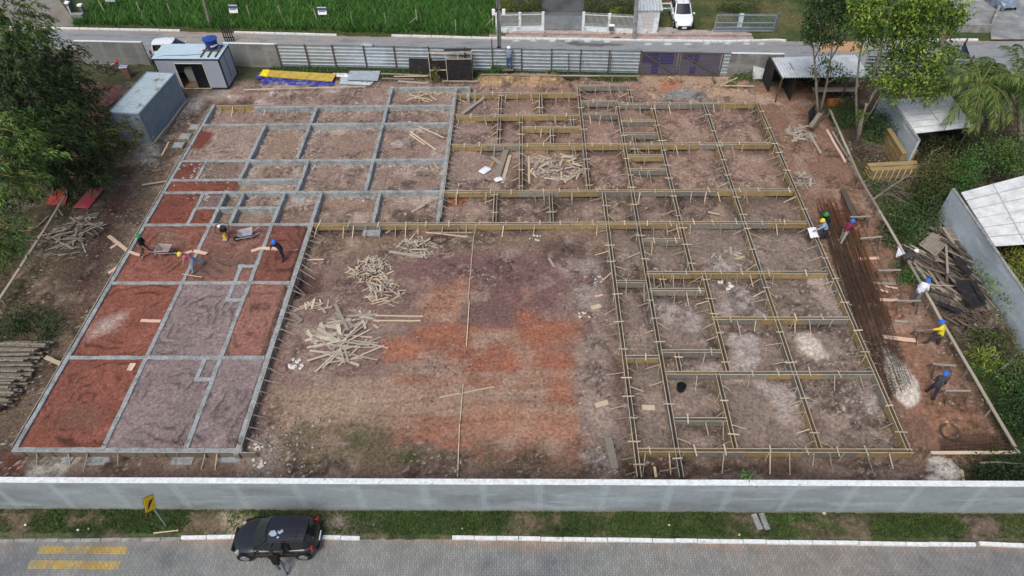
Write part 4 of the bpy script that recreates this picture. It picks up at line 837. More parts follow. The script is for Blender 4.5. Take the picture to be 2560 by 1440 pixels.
# ------------------------------------------------------------------ people
def rotx(v, a): c, s = math.cos(a), math.sin(a); return Vector((v.x, v.y*c-v.z*s, v.y*s+v.z*c))
def limb(o, L, fl, ab, side):             # a limb hanging from o: flexed forward by fl, out to the side by ab
    v = Vector((math.sin(ab)*side, 0, -math.cos(ab)))*L; return o+rotx(v, fl)
def person(loc, facing, label, shirt, pants, hat=None, hair=None, lean=0, legs=((0, 0, 3), (0, 0, 3)), arms=((10, 12, 20), (10, 12, 20)), sleeve='short', head=0, scale=1.08, boots=(48, 42, 38), side=0, crouch=False, skin=(150, 106, 84)):
    t = thing('person', label, 'person', loc, facing); S = scale
    pel = Vector((0, 0, .94)); ln = R(lean); sd = R(side)
    def up(h, x=0): v = rotx(Vector((x, 0, h)), -ln); return pel+Vector((v.x+math.sin(sd)*h, v.y, v.z))
    waist, chest, neck = up(.2), up(.40), up(.55); hd = neck+rotx(Vector((math.sin(sd)*.1, .03, .11)), -ln*.6-R(head)); top = hd+rotx(Vector((0, .0, .13)), -ln*.6-R(head))
    V = [pel, waist, chest, neck, hd, top]; Rd = [.15, .145, .165, .062, .098, .075]; E = [(0, 1), (1, 2), (2, 3), (3, 4), (4, 5)]; kind = {0: 's', 1: 's', 2: 's', 3: 'k', 4: 'k'}
    hands = []
    for i, s_ in enumerate((-1, 1)):
        fl, ab, el = [R(a) for a in arms[i]]; sh = up(.47, .17*s_); eb = limb(sh, .29, fl-ln, ab, s_); wr = limb(eb, .25, fl-ln+el, ab*.5, s_); pm = limb(wr, .08, fl-ln+el, ab*.4, s_)
        n = len(V); V += [sh, eb, wr, pm]; Rd += [.09, .066, .045, .036]; E += [(2, n), (n, n+1), (n+1, n+2), (n+2, n+3)]
        k0 = len(E)-4; kind[k0] = 's'; kind[k0+1] = 's'; kind[k0+2] = 's' if sleeve == 'long' else 'k'; kind[k0+3] = 'k'
        d = (pm-wr).normalized(); a_ = d.cross(Vector((1, 0, 0))).normalized()
        for q, (o_, Lf) in enumerate(((-.03, .070), (-.01, .082), (.01, .078), (.03, .062))):
            n2 = len(V); b0 = pm+a_*o_+d*.03; V += [b0, b0+d*Lf*.5, b0+d*Lf-Vector((0, 0, .012))]; Rd += [.010, .009, .007]; E += [(n+3, n2), (n2, n2+1), (n2+1, n2+2)]
            for e in (1, 2, 3): kind[len(E)-e] = 'k'
        n2 = len(V); b0 = pm+a_*-.045; V += [b0, b0+(d-a_*.8).normalized()*.045]; Rd += [.011, .008]; E += [(n+3, n2), (n2, n2+1)]; kind[len(E)-1] = 'k'; kind[len(E)-2] = 'k'
        hands.append(pm)
    feet = []
    for i, s_ in enumerate((-1, 1)):
        fl, kn, ab = [R(a) for a in legs[i]]; hp = pel+Vector((.095*s_, 0, -.06)); kne = limb(hp, .42, fl, ab, s_); an = limb(kne, .40, fl-kn, ab, s_); toe = an+Vector((0, .17, -.045)) if fl-kn > -.9 else an+Vector((0, .1, -.13))
        n = len(V); V += [hp, kne, an, toe]; Rd += [.12, .085, .07, .05]; E += [(0, n), (n, n+1), (n+1, n+2), (n+2, n+3)]
        for e, kk in zip((4, 3, 2, 1), 'pppb'): kind[len(E)-e] = kk
        feet.append(min(an.z, toe.z+.0)-.045)
    dz = -min(feet); V = [Vector((v.x, v.y, v.z+dz))*S for v in V]; Rd = [r*S for r in Rd]
    me = bpy.data.meshes.new('body'); me.from_pydata([tuple(v) for v in V], E, []); o = bpy.data.objects.new('body', me); col.objects.link(o)
    o.modifiers.new('skin', 'SKIN'); ss = o.modifiers.new('sub', 'SUBSURF'); ss.levels = 1; ss.render_levels = 1
    for i, r in enumerate(Rd): me.skin_vertices[0].data[i].radius = (r, r); me.skin_vertices[0].data[i].use_root = (i == 0)
    bpy.context.view_layer.update(); m2 = bpy.data.meshes.new_from_object(o.evaluated_get(bpy.context.evaluated_depsgraph_get())); bpy.data.objects.remove(o)
    mats = [solid('cloth_%d_%d_%d' % c, c, .9, var=.15, scale=6) for c in (shirt, pants)]+[solid('skin_%d' % skin[0], skin, .65, var=.04), solid('boot_%d' % boots[0], boots, .8)]
    m2.materials.clear()
    for x in mats: m2.materials.append(x)
    ix = {'s': 0, 'p': 1, 'k': 2, 'b': 3}
    segs = [(V[a], V[b], ix[kind[i]], (Rd[a]+Rd[b])/2) for i, (a, b) in enumerate(E)]
    for p in m2.polygons:
        c = p.center; best = 1e9
        for a, b, k, r in segs:
            ab = b-a; tt = min(1, max(0, (c-a).dot(ab)/(ab.length_squared+1e-9))); dd = (c-a-ab*tt).length/r
            if dd < best: best = dd; bi = k
        p.material_index = bi; p.use_smooth = True
    # face: nose, eyes, mouth and ears modelled into the same mesh
    hd, top = V[4], V[5]; upv = (top-hd).normalized(); fw = upv.cross(Vector((-1, 0, 0))).normalized()*-1
    if fw.y < 0: fw = -fw
    rt = Vector((1, 0, 0)); bm = bmesh.new(); bm.from_mesh(m2)
    def lump(c, sz, k):
        q = bmesh.ops.create_icosphere(bm, subdivisions=1, radius=1, matrix=Matrix.Translation(c) @ Matrix((rt*sz[0], fw*sz[1], upv*sz[2])).transposed().to_4x4())
        for f in {f for v in q['verts'] for f in v.link_faces}: f.material_index = k
    r_ = .092*S; lump(hd+fw*r_*1.02-upv*.0*S, (.014*S, .022*S, .026*S), 2)
    for s_ in (-1, 1): lump(hd+fw*r_*.93+rt*s_*.034*S+upv*.03*S, (.014*S, .008*S, .009*S), 3); lump(hd+rt*s_*r_*1.0+upv*.01*S, (.012*S, .02*S, .032*S), 2)
    lump(hd+fw*r_*.95-upv*.045*S, (.024*S, .008*S, .007*S), 3)
    bm.to_mesh(m2); bm.free(); o = bpy.data.objects.new('body', m2); col.objects.link(o); o.parent = t
    rot = Matrix((rt, fw, upv)).transposed()
    if hat:
        c, brim = hat; mb = MB(); pr = [(.128, -.01), (.126, .03), (.115, .075), (.085, .115), (.04, .135), (.001, .138)]
        mb.lathe([(r*S, z*S) for r, z in pr], hd+upv*.055*S, 14, rot)
        ring = [(.165 if math.sin(2*math.pi*k/16) > .3 else .14) for k in range(16)] if not brim else [.19]*16
        vs = [hd+upv*.048*S+rot @ Vector((r*S*math.cos(2*math.pi*k/16), r*S*math.sin(2*math.pi*k/16), 0)) for k, r in enumerate(ring)]; vs2 = [v+upv*.012*S for v in vs]
        mb.add(vs+vs2, [tuple(range(16))[::-1], tuple(range(16, 32))]+[(k, (k+1) % 16, 16+(k+1) % 16, 16+k) for k in range(16)])
        mb.box(hd+upv*.15*S, (.03*S, .2*S, .07*S), rot)
        mb.build('helmet' if not brim else 'hat', solid('helmet_%d_%d_%d' % c, c, .4, var=.03), t, smooth=False)
    else:
        mb = MB().lathe([(.100*S, -.02*S), (.102*S, .03*S), (.09*S, .08*S), (.05*S, .11*S), (.001, .118*S)], hd+upv*.035*S-fw*.012*S, 12, rot); mb.build('hair', solid('hair', hair or (30, 26, 24), .9), t)
    M4 = Matrix.Translation(loc) @ Matrix.Rotation(facing, 4, 'Z')
    return t, [M4 @ ((h+Vector((0, 0, dz)))*S) for h in hands]
def hold(name, label, cat, a, b, r, mtl, extra=None):
    a, b = Vector(a), Vector(b); mb = MB().tube([a-a, b-a], r, 6); t = thing(name, label, cat, a); mb.build('handle', mtl, t)
    if extra: extra(t, b-a)
    return t
E_, N_, W_, S_ = R(-90), 0, R(90), R(180)
BLUE = ((36, 110, 214), False)
p1 = GG(371, 642); p1.z = .40
person(p1, E_, 'person in green helmet, black top and brown trousers pushing a wheelbarrow', (26, 24, 26), (92, 78, 66), ((26, 136, 76), False), lean=6, legs=((25, 8, 2), (-18, 18, 2)), arms=((18, 4, 18), (18, 4, 18)), boots=(170, 150, 130))
p2 = GG(494, 676); p2.z = .40
person(p2, R(115), 'person in yellow helmet, pink shirt and pale jeans bending over the fill', (168, 104, 112), (112, 146, 164), ((226, 196, 76), False), lean=42, legs=((22, 12, 8), (-32, 10, 10)), arms=((62, 6, 15), (48, 6, 20)), boots=(120, 112, 108))
p3 = GG(709, 647); p3.z = .40
t, h = person(p3, R(150), 'person in blue helmet and black clothes raking soil beside the form boards', (28, 28, 36), (40, 44, 62), BLUE, lean=24, legs=((12, 6, 3), (-8, 8, 3)), arms=((40, 30, 15), (25, 40, 25)), sleeve='long', side=-8)
q = GG(740, 626); q.z = .42
hold('shovel', 'shovel held low by the person in black with blue helmet', 'shovel', h[1], q, .016, M['wood'], lambda t, b: MB().box(b, (.26, .05, .22), Euler((.9, 0, .6)).to_matrix()).build('blade', M['oldwood'], t))
p4 = GG(2054, 602)
person(p4, R(80), 'person in yellow helmet and light blue shirt pointing at a large white drawing', (134, 160, 178), (40, 48, 66), ((222, 200, 44), False), lean=34, legs=((20, 10, 3), (-10, 10, 5)), arms=((70, 5, 15), (20, 20, 50)), sleeve='long')
p5 = GG(2060, 584)
person(p5, R(100), 'person in green helmet and black shirt half hidden behind the drawing holder', (26, 28, 30), (52, 56, 60), ((40, 140, 70), False), lean=32, legs=((14, 8, 3), (-8, 8, 3)), arms=((45, 10, 20), (45, 10, 20)), sleeve='long')
p6 = GG(2101, 606)
person(p6, R(-60), 'person in blue helmet, maroon shirt and pale grey trousers among the rusty bars', (112, 40, 62), (150, 152, 140), BLUE, lean=10, legs=((12, 8, 3), (-10, 4, 3)), arms=((30, 10, 70), (35, 12, 75)), side=6)
p7 = GG(2245, 672)
t7, h7 = person(p7, R(-75), 'person in white cap and dark clothes stooping over the long side rail', (60, 62, 66), (44, 38, 38), ((226, 222, 212), False), lean=66, legs=((48, 52, 4), (4, 38, 6)), arms=((60, 8, 10), (72, 8, 12)), head=-20)
p8 = GG(2281, 757)
person(p8, R(-35), 'person in blue helmet and white shirt with dark belt beside the side rail', (214, 216, 226), (104, 110, 118), BLUE, lean=12, legs=((14, 6, 3), (-14, 10, 3)), arms=((12, 12, 40), (8, 14, 50)), side=9, boots=(150, 130, 110))
p9 = GG(2333, 866)
t9, h9 = person(p9, R(50), 'person in blue helmet and yellow shirt reaching for a trestle', (214, 196, 48), (66, 62, 64), BLUE, lean=22, legs=((40, 28, 6), (-8, 6, 8)), arms=((70, 10, 5), (20, 16, 40)), side=9)
p10 = GG(2322, 991)
person(p10, R(-20), 'person in blue helmet and dark shirt standing alone near the last trestles', (58, 60, 66), (48, 42, 66), BLUE, lean=14, legs=((16, 8, 3), (-14, 8, 3)), arms=((12, 10, 45), (10, 10, 20)), side=8)
p11 = G(708, 1428)
person(p11, R(12), 'person in black T-shirt and grey jeans leaning at the dark car window', (16, 16, 18), (112, 118, 124), None, (50, 38, 30), lean=16, legs=((8, 4, 5), (-16, 6, 6)), arms=((30, 10, 60), (20, 12, 60)), side=-8, scale=1.0)
y12 = fence_y(-1)-.55; p12 = PY(1273, 172, y12)
person(p12, N_, 'person in white helmet and blue grey shirt looking over the sheet metal fence', (124, 136, 158), (58, 84, 118), ((236, 238, 238), False), lean=2, legs=((6, 4, 3), (-3, 4, 3)), arms=((55, 18, 45), (55, 18, 45)), scale=1.12)
bx = thing('crate', 'dark box the person in the white helmet stands on', 'crate', (p12.x, p12.y, 0)); mb = MB(); mb.box((-.1, 0, p12.z/2), (.9, .6, p12.z-.02)); mb.build('side', M['blackply'], bx); MB().box((-.1, 0, p12.z-.005), (.94, .64, .03)).build('lid', M['darkwood'], bx)
# the two drawings
def paper(q, label, bend=.05):
    c = sum(q, Vector())/4; mb = MB(); vs = []
    for i in range(7):
        f = i/6; z = Vector((0, 0, bend*math.sin(f*math.pi))); vs += [q[0].lerp(q[1], f)+z-c, q[3].lerp(q[2], f)+z-c]
    fs = [(2*i, 2*i+2, 2*i+3, 2*i+1) for i in range(6)]; mb.add(vs, fs); mb.add([v-Vector((0, 0, .004)) for v in vs], [f[::-1] for f in fs])
    return tag(mb.build('drawing_sheet', solid('paper', (226, 230, 236), .7, var=.02), None, off=None), label, 'paper'), c
Z = .62
o, c = paper([G(2019, 571, Z), G(2040, 568, Z+.05), G(2047, 593, Z+.1), G(2027, 596, Z)], 'large white drawing sheet spread over the form boards'); o.location = c
yq = G(2250, 640, .75); o, c = paper([G(2239, 641, .35), G(2248, 612, .78), G(2262, 634, .8), G(2243, 644, .4)], 'folded white drawing sheet hanging on the long side rail'); o.location = c
# wheelbarrows and plate compactor
def wheelbarrow(loc, rz, label, tilt=0, c=(150, 140, 138), frame_only=False):
    t = thing('wheelbarrow', label, 'wheelbarrow', loc, rz); mt = solid('barrow_%d' % c[0], c, .55, metal=.2, var=.2)
    top = [(-.38, -.36, .62), (.5, -.30, .60), (.5, .30, .60), (-.38, .36, .62)]; bot = [(-.15, -.2, .32), (.3, -.16, .32), (.3, .16, .32), (-.15, .2, .32)]
    mb = MB(); mb.add(top+bot, [(7, 6, 5, 4), (0, 1, 5, 4), (1, 2, 6, 5), (2, 3, 7, 6), (3, 0, 4, 7)]); mb.add([(x*.97, y*.97, z+.012) for x, y, z in top+bot], [(4, 5, 6, 7), (4, 5, 1, 0), (5, 6, 2, 1), (6, 7, 3, 2), (7, 4, 0, 3)]); mb.build('tray', mt, t)
    mb = MB().tube([Vector(p)+Vector((0, 0, .01)) for p in top+[top[0]]], .018, 6); mb.build('rim', solid('barrow_rim', (196, 176, 168), .6), t)
    mb = MB()
    for s_ in (-1, 1): mb.tube([(.72, s_*.06, .2), (.3, s_*.17, .3), (-.3, s_*.25, .36), (-.85, s_*.28, .62)], .02, 6); mb.tube([(-.2, s_*.24, .35), (-.28, s_*.26, .02)], .018, 5)
    mb.build('frame', M['steel'], t); q = Euler((math.pi/2, 0, 0)).to_matrix()
    mb = MB().lathe([(.10, -.045), (.19, -.035), (.2, 0), (.19, .035), (.10, .045)], (.72, 0, .2), 16, q); mb.build('wheel', M['rubber'], t)
    mb = MB().lathe([(.09, -.048), (.095, .048)], (.72, 0, .2), 10, q); mb.build('hub', M['rim'], t); return t
a, b = G(397, 640, .45), G(433, 637, .45); wheelbarrow(Vector(((a.x+b.x)/2-.05, (a.y+b.y)/2+.1, .40)), 0, 'wheelbarrow with brown load pushed by the person in the green helmet')
p = G(622, 597, .4); wheelbarrow(Vector((p.x, p.y, .38)), R(195), 'empty grey wheelbarrow parked on the red fill by the compactor', c=(160, 164, 172))
p = G(563, 597, .4); t = thing('plate_compactor', 'yellow and black engine compactor standing on the red fill', 'compactor', (p.x, p.y, .40))
MB().box((.05, -.05, .06), (.30, .38, .08)).build('shoe', M['steel'], t, bevel=.02)
MB().lathe([(.10, .10), (.14, .14), (.12, .2), (.14, .26), (.12, .32), (.13, .42)], (.05, 0, 0), 12).build('bellows', solid('yellow_metal', (216, 178, 50), .6), t)
mb = MB().box((0, .22, .66), (.34, .34, .34)); mb.lathe([(.1, -.14), (.1, .14)], (.1, .2, .8), 10, Euler((0, 1.57, 0)).to_matrix()); mb.build('engine', M['black'], t, bevel=.02)
MB().box((-.2, .25, .86), (.16, .2, .14)).build('fuel_tank', M['white'], t, bevel=.03); MB().box((.16, .25, .8), (.12, .14, .12)).build('air_filter', M['rim'], t, bevel=.03)
mb = MB().tube([(-.45, -.05, .6), (-.48, .4, .85), (-.1, .55, .9), (.36, .5, .88), (.42, .1, .8), (.2, -.1, .5)], .022, 6); mb.tube([(-.45, -.05, .6), (-.1, -.08, .5), (.2, -.1, .5)], .022, 6); mb.build('handle_frame', M['black'], t)
# ------------------------------------------------------------------ vehicles
def car(loc, rz, label, cat, L, W, H, paint, kind='hatch', group=None, lights=True):
    t = thing('parked_car', label, cat, loc, rz); h = L/2; w = W/2
    if kind == 'sedan': prof = [(-1, .50, .80), (-.97, .78, .93), (-.86, .90, .97), (-.62, .94, 1), (-.3, .96, 1), (.1, .96, 1), (.42, .94, 1), (.52, .92, .99), (.75, .84, .97), (.92, .72, .90), (1, .48, .76)]; gh = [(-.70, .94), (-.40, 1.0), (.05, 1.0), (.46, .93)]; roofx = (-.44, .1)
    else: prof = [(-1, .46, .62), (-.985, .66, .80), (-.94, .94, .92), (-.8, .985, .99), (-.45, .985, 1), (0, .985, 1), (.38, .97, 1), (.50, .95, .99), (.62, .90, .97), (.78, .82, .93), (.90, .70, .82), (.965, .60, .66), (1, .44, .46)]; roofx = (-.80, .08)
    bz = .60*H; belt = lambda x: float(np.interp(x, [p[0] for p in prof], [p[1] for p in prof]))*bz; wid = lambda x: float(np.interp(x, [p[0] for p in prof], [p[2] for p in prof]))*w
    xs = sorted(set([p[0] for p in prof]+list(np.linspace(-.95, .95, 20)))); vs = []; fs = []; n = 0
    ring = lambda x: (lambda b, ww: [(.0, b), (.55*ww, b), (.86*ww, b-.025), (.965*ww, b-.10), (ww, b-.22 if b > .6 else b*.7), (ww*.995, .42 if b > .6 else b*.6), (ww*.965, .24), (ww*.85, .19), (0, .19)])(belt(x), wid(x))
    for x in xs:
        r = ring(x); full = [(y, z) for y, z in r]+[(-y, z) for y, z in r[-2:0:-1]]; n = len(full); vs += [(x*h-math.copysign(.30*max(0, (abs(x)-.55)/.45)*(abs(y)/w)**2.2, x), y, max(z, .19)) for y, z in full]
    for i in range(len(xs)-1):
        for k in range(n): q = (k+1) % n; fs.append((i*n+k, (i+1)*n+k, (i+1)*n+q, i*n+q))
    fs.append(tuple(range(n))); fs.append(tuple((len(xs)-1)*n+k for k in range(n))[::-1])
    pm = solid('paint_%d_%d_%d' % paint, paint, .3, var=.03, coat=.7, spec=.5); b = MB().add(vs, fs).build('body', pm, t, smooth=True)
    sb = b.modifiers.new('sub', 'SUBSURF'); sb.levels = 1; sb.render_levels = 1
    # greenhouse: shell in body colour with inset panes
    x0, x1 = roofx; fx = .50*h; rx = -.93*h if kind != 'sedan' else -.70*h; zb = lambda x: belt(x/h)-.03
    ri, hw, rw = [(fx, 0), (x1*h, 1), ((x0+x1)/2*h, 1), (x0*h, .985), (rx, 0)], w*.90, w*.70
    pts = [(fx, hw*.95, zb(fx)), (x1*h, rw, H-.03), ((x0+x1)/2*h, rw, H), (x0*h, rw*.90, H-.05), (rx, hw*.80, zb(rx))]; lo = [(fx, hw*.95, zb(fx)), (x1*h, hw, zb(x1*h)), ((x0+x1)/2*h, hw, zb(0)), (x0*h, hw*.96, zb(x0*h)), (rx, hw*.80, zb(rx))]
    bow = (.16, .13, 0, -.10, -.14); KS = [-1, -.82, -.5, 0, .5, .82, 1]
    def cab(i_, k): x, y, z = pts[i_]; return Vector((x-bow[i_]*k*k, y*k, z+(.045*(1-k*k) if 0 < i_ < 4 else .01*(1-k*k))))
    mb = MB(); vs = [cab(i_, k) for i_ in range(5) for k in KS]; nk = len(KS); fs = [(i_*nk+k, (i_+1)*nk+k, (i_+1)*nk+k+1, i_*nk+k+1) for i_ in range(4) for k in range(nk-1)]
    mb.add(vs, fs); k0 = len(mb.v); pts = [tuple(cab(i_, 1)) for i_ in range(5)]; lo = [(pts[i_][0], lo[i_][1], lo[i_][2]) for i_ in range(5)]
    mb.v += [tuple(p) for p in lo]+[(x, -y, z) for x, y, z in lo]
    for i_ in range(4):
        mb.f += [((i_)*nk+nk-1, (i_+1)*nk+nk-1, k0+i_+1, k0+i_), ((i_+1)*nk, i_*nk, k0+5+i_, k0+5+i_+1)]; mb.mi += [0, 0]; mb.c += [None, None]
    mb.build('cabin', pm, t, bevel=.05, smooth=False)
    P0 = [list(p) for p in pts]
    def bowed(a_, b_, name, s0, s1):
        g = []; 
        for sI in (s0, (s0+s1)/2, s1):
            for k in (-.9, -.6, -.3, 0, .3, .6, .9): g.append(CB(a_, k).lerp(CB(b_, k), sI))
        nn = (g[20]-g[0]).cross(g[14]-g[0]).normalized(); nn = nn if nn.z > 0 else -nn; g = [q+nn*.02 for q in g]
        MB().add(g, [(r_*7+k, r_*7+k+1, (r_+1)*7+k+1, (r_+1)*7+k) for r_ in range(2) for k in range(6)]).build(name, M['glass'], t, smooth=True)
    raw = [(fx, hw*.95, zb(fx)), (x1*h, rw, H-.03), ((x0+x1)/2*h, rw, H), (x0*h, rw*.90, H-.05), (rx, hw*.80, zb(rx))]
    def CB(i_, k): x, y, z = raw[i_]; return Vector((x-bow[i_]*k*k, y*k, z+(.045*(1-k*k) if 0 < i_ < 4 else .01*(1-k*k))))
    def pane(q, name, sh=.93, off=.012):
        q = [Vector(p) for p in q]; c = sum(q, Vector())/len(q); nn = (q[1]-q[0]).cross(q[2]-q[0]).normalized()
        if nn.dot(c-Vector((0, 0, .8))) < 0: nn = -nn
        q = [c+(p-c)*sh+nn*off for p in q]; m_ = MB().add(q+[p-nn*.02 for p in q], [tuple(range(len(q)))]+[(i, (i+1) % len(q), len(q)+(i+1) % len(q), len(q)+i) for i in range(len(q))]); return m_.build(name, M['glass'], t)
    P, Q = [Vector(p) for p in pts], [Vector(p) for p in lo]; my = lambda v: Vector((v.x, -v.y, v.z)); z_ = Vector((0, 0, .02))
    bowed(0, 1, 'windshield', .10, .94); bowed(3, 4, 'rear_window', .10, .80)
    for s_ in (0, 1):
        f = (lambda v: v) if s_ == 0 else my
        m1 = P[1].lerp(P[2], .95); l1 = Q[1].lerp(Q[2], .95); up_ = lambda a, b: a.lerp(b, .90); dn = lambda a, b: a.lerp(b, .10)
        pane([f(dn(l1, m1)), f(dn(Q[1].lerp(Q[0], .72), P[1].lerp(P[0], .72))), f(up_(Q[1], P[1])), f(up_(l1, m1))], 'side_window', .95)
        pane([f(dn(Q[3], P[3])), f(dn(Q[2], P[2])), f(up_(Q[2], P[2])), f(up_(Q[3], P[3]))], 'side_window', .95)
        sy = 1 if s_ == 0 else -1
        MB().box((fx-.28, sy*(w+.06), belt(.3)+.06), (.10, .2, .14)).build('mirror', pm if paint[0] > 100 else M['black'], t, bevel=.03)
        for xx in (.02, -.5): MB().box((xx*h+.1, sy*(w*1.0+.003), bz-.13), (.18, .03, .035)).build('door_handle', M['black'], t)
        for xx in (.29, -.22, -.60): MB().box((xx*h, sy*(w*.995), bz*.62), (.012, .012, bz*.62)).build('door_gap', M['rubber'], t)
        MB().box((0, sy*(w*.99+.004), .43), (L*.5, .03, .07)).build('side_trim', M['black'], t)
        for xx in (.665, -.66):
            q = Euler((math.pi/2, 0, 0)).to_matrix(); rr = .30 if H < 1.6 else .36; ar = MB().lathe([(rr*1.16, -.02), (rr*1.18, .012)], (xx*h, sy*w*.985, rr), 24, q); ar.build('wheel_arch', M['rubber'], t)
            wl = MB().lathe([(rr*.66, -.1), (rr*.97, -.1), (rr, -.05), (rr, .05), (rr*.97, .085), (rr*.66, .09)], (xx*h, sy*(w-.085), rr), 28, q).build('wheel', M['rubber'], t)
            rm = MB(); rm.lathe([(rr*.68, -.02), (rr*.68, .0), (rr*.62, .0), (rr*.6, -.03)], (xx*h, sy*(w+.005), rr), 24, q)
            for k in range(6):
                th = k*math.pi/3+.2; d = Vector((math.cos(th), 0, math.sin(th))); c = Vector((xx*h, sy*(w+.012), rr)); rm.bar(c+d*.02, c+d*rr*.64, .055, .03, (0, 1, 0))
            rm.lathe([(.06, -.03), (.06, .03)], (xx*h, sy*(w-.01), rr), 10, q); rm.build('rim', M['rim'], wl)
        MB().box((h*.80, sy*w*.70, bz*.63), (.18, .32, .14), Euler((0, .35, sy*-.35)).to_matrix()).build('headlight', solid('lamp_glass', (150, 158, 154), .15), t, bevel=.04)
        MB().box((-h*.89, sy*w*.80, bz*.86), (.10, .2, .34 if kind != 'sedan' else .18), Euler((0, -.12, sy*.3)).to_matrix()).build('tail_light', solid('tail_red', (150, 26, 34), .25), t, bevel=.03)
    MB().box((h*.985, 0, .42), (.07, W*.62, .13)).build('grille', M['black'], t, bevel=.02); MB().box((h*1.0, 0, .33), (.02, .42, .11)).build('licence_plate', M['white'], t); MB().box((-h*1.0, 0, .62), (.02, .42, .11)).build('licence_plate', M['white'], t)
    for xx in (1, -1): MB().box((xx*h*.97, 0, .30), (.12, W*.62, .16)).build('bumper', M['black'] if xx > 0 or paint[0] > 100 else pm, t, bevel=.04)
    MB().tube([(x1*h-.05, 0, H+.03), (x1*h-.35, 0, H+.30)], .008, 5).build('antenna', M['black'], t)
    return t
a, b = G(600, 1396), G(788, 1392)
cx = (G(583, 1390).x+G(805, 1370).x)/2; DC = car(Vector((cx, 11.62+.9, 0)), R(181.5), 'dark blue black hatchback with peeling roof paint parked on the paved road', 'car', 3.9, 1.68, 1.46, (20, 21, 29))
for q in (((-.05, .18), (.06, .05), (.2, .08), (.24, .2), (.1, .28), (-.02, .26)), ((-.26, .1), (-.2, .02), (-.12, .1), (-.05, .06), (-.08, .16), (-.16, .2), (-.2, .16)), ((-.16, .3), (-.1, .26), (-.06, .32), (-.12, .36))):
    vs = [(x*1.25-.25, y*1.25+.05, 1.496-.001*abs(y)) for x, y in q]; mb = MB().sheet(vs[::1]); mb.build('peeled_paint', solid('peeled', (150, 166, 184), .7), DC)
MB().bar((-1.15, -.5, 1.475), (-1.15, .5, 1.475), .03, .02).build('roof_seam', M['black'], DC)
p = G(1710, 80); SUV = car(Vector((p.x, G(1710, 80).y+2.3, .08)), R(-91), 'white SUV facing the street on the lawn opposite', 'car', 4.65, 1.86, 1.72, (226, 232, 236), 'suv')
for s_ in (-1, 1): MB().tube([(.2, s_*.58, 1.72), (-1.6, s_*.58, 1.72)], .025, 6).build('roof_rail', M['black'], SUV)
y = fence_y(G(905, 115).x)+1.35; p = PY(903, 112, y); car(Vector((p.x, y, -.05)), R(178), 'silver car whose roof shows above the sheet metal fence', 'car', 4.2, 1.7, 1.47, (170, 186, 196), 'sedan')
y = fence_y(G(400, 105).x)+1.5; p = PY(420, 104, y); car(Vector((p.x+.35, y, -.05)), R(2), 'white car mostly hidden behind the office container', 'car', 4.3, 1.75, 1.55, (226, 230, 232), 'hatch')
p = G(575, 104); t = thing('rack', 'dark slatted rack standing in the street behind the office container', 'rack', (p.x, p.y, 0)); mb = MB()
for i in range(5): mb.box((-.4+i*.2, 0, .75), (.1, .04, 1.5))
mb.build('slats', M['blackply'], t); MB().box((0, .04, .4), (1.1, .05, .08)).build('crossbar', M['blackply'], t)
# covered car in the far right yard
p = G(2500, 20); t = thing('covered_car', 'car under a crumpled silver blue cover in the far right yard', 'car', (p.x, p.y+1.0, 0), R(97))
mb = MB(); xs = np.linspace(-2.1, 2.1, 22); vs = []
for x in xs:
    hh = float(np.interp(x, [-2.1, -1.9, -1.2, -.6, .5, 1.1, 1.9, 2.1], [.5, .85, 1.05, 1.5, 1.5, 1.0, .8, .45])); ww = float(np.interp(x, [-2.1, -1.8, 1.7, 2.1], [.7, .95, .95, .65]))
    for k in range(13):
        th = math.pi*k/12; y = -math.cos(th)*ww; z = max(0.08, hh*min(1, math.sin(th)*1.7)); j = .04*math.sin(x*9+k*2.3)+.03*random.uniform(-1, 1); vs.append((x+j*.5, y+j, z+(j if z > .2 else 0)))
for i in range(21):
    for k in range(12): mb.f.append((i*13+k, (i+1)*13+k, (i+1)*13+k+1, i*13+k+1)); mb.mi.append(1 if k < 5 and False else 0); mb.c.append(None)
mb.v = vs; mb.build('cover', solid('cover', (128, 146, 164), .45, metal=.3, var=.2, c2=(84, 86, 96), c2s=.5, c2t=.52), t, smooth=False)
# ------------------------------------------------------------------ loose timber
def plank(a, b, wd, th, kind, label=None, group=None, name='plank', cat='plank', up=(0, 0, 1)): return tag(board(name, a, b, wd, th, kind, up=up), label, cat, group)
STF = MB()
def heap(uv, r, n, nst, Ls, Ws, kinds, label, group, h=.35, ang=None, spread=1.0, wth=(.02, .04), cat='offcut', name='offcut', tilt=.12):
    c = GG(*uv); placed = []
    for i in range(n+nst):
        rr = math.sqrt(random.random())*spread; th = random.uniform(0, 2*math.pi); q = Vector((c.x+r[0]*rr*math.cos(th), c.y+r[1]*rr*math.sin(th), 0))
        L = random.uniform(*Ls)*(.8 if i < nst else 1); a_ = R(random.gauss(ang[0], ang[1])) if ang else random.uniform(0, math.pi); w_ = random.uniform(*Ws)
        lift = h*max(0, 1-rr)*((i+1)/(n+nst))+.03; d = Vector((math.cos(a_), math.sin(a_), random.uniform(-tilt, tilt)))*L/2
        q.z = gz(q.x, q.y)+lift+abs(d.z)*.6; k = random.choice(kinds)
        up = Vector((random.uniform(-.25, .25), random.uniform(-.25, .25), 1))
        if i < nst: tn = random.uniform(.7, 1.25); STF.col = tuple(x*tn for x in lin({'wood': (178, 162, 134), 'pale': (168, 158, 142), 'oldwood': (138, 130, 118), 'darkwood': (86, 80, 74), 'pinkwood': (180, 152, 136)}.get(k, (150, 140, 120)))); STF.bar(q-d, q+d, w_, random.uniform(*wth), up)
        else: plank(q-d, q+d, w_, random.uniform(*wth), k, label, group, name, cat, up)
heap((872,872), (1.5,1.0), 30, 0, (1.2,2.6), (.07,.12), ['pale','pale','oldwood'], 'long bleached stick in the crossed heap left of the orange clay', 'sticks in the crossed heap', .3, (5,35), cat='stick', name='stick')
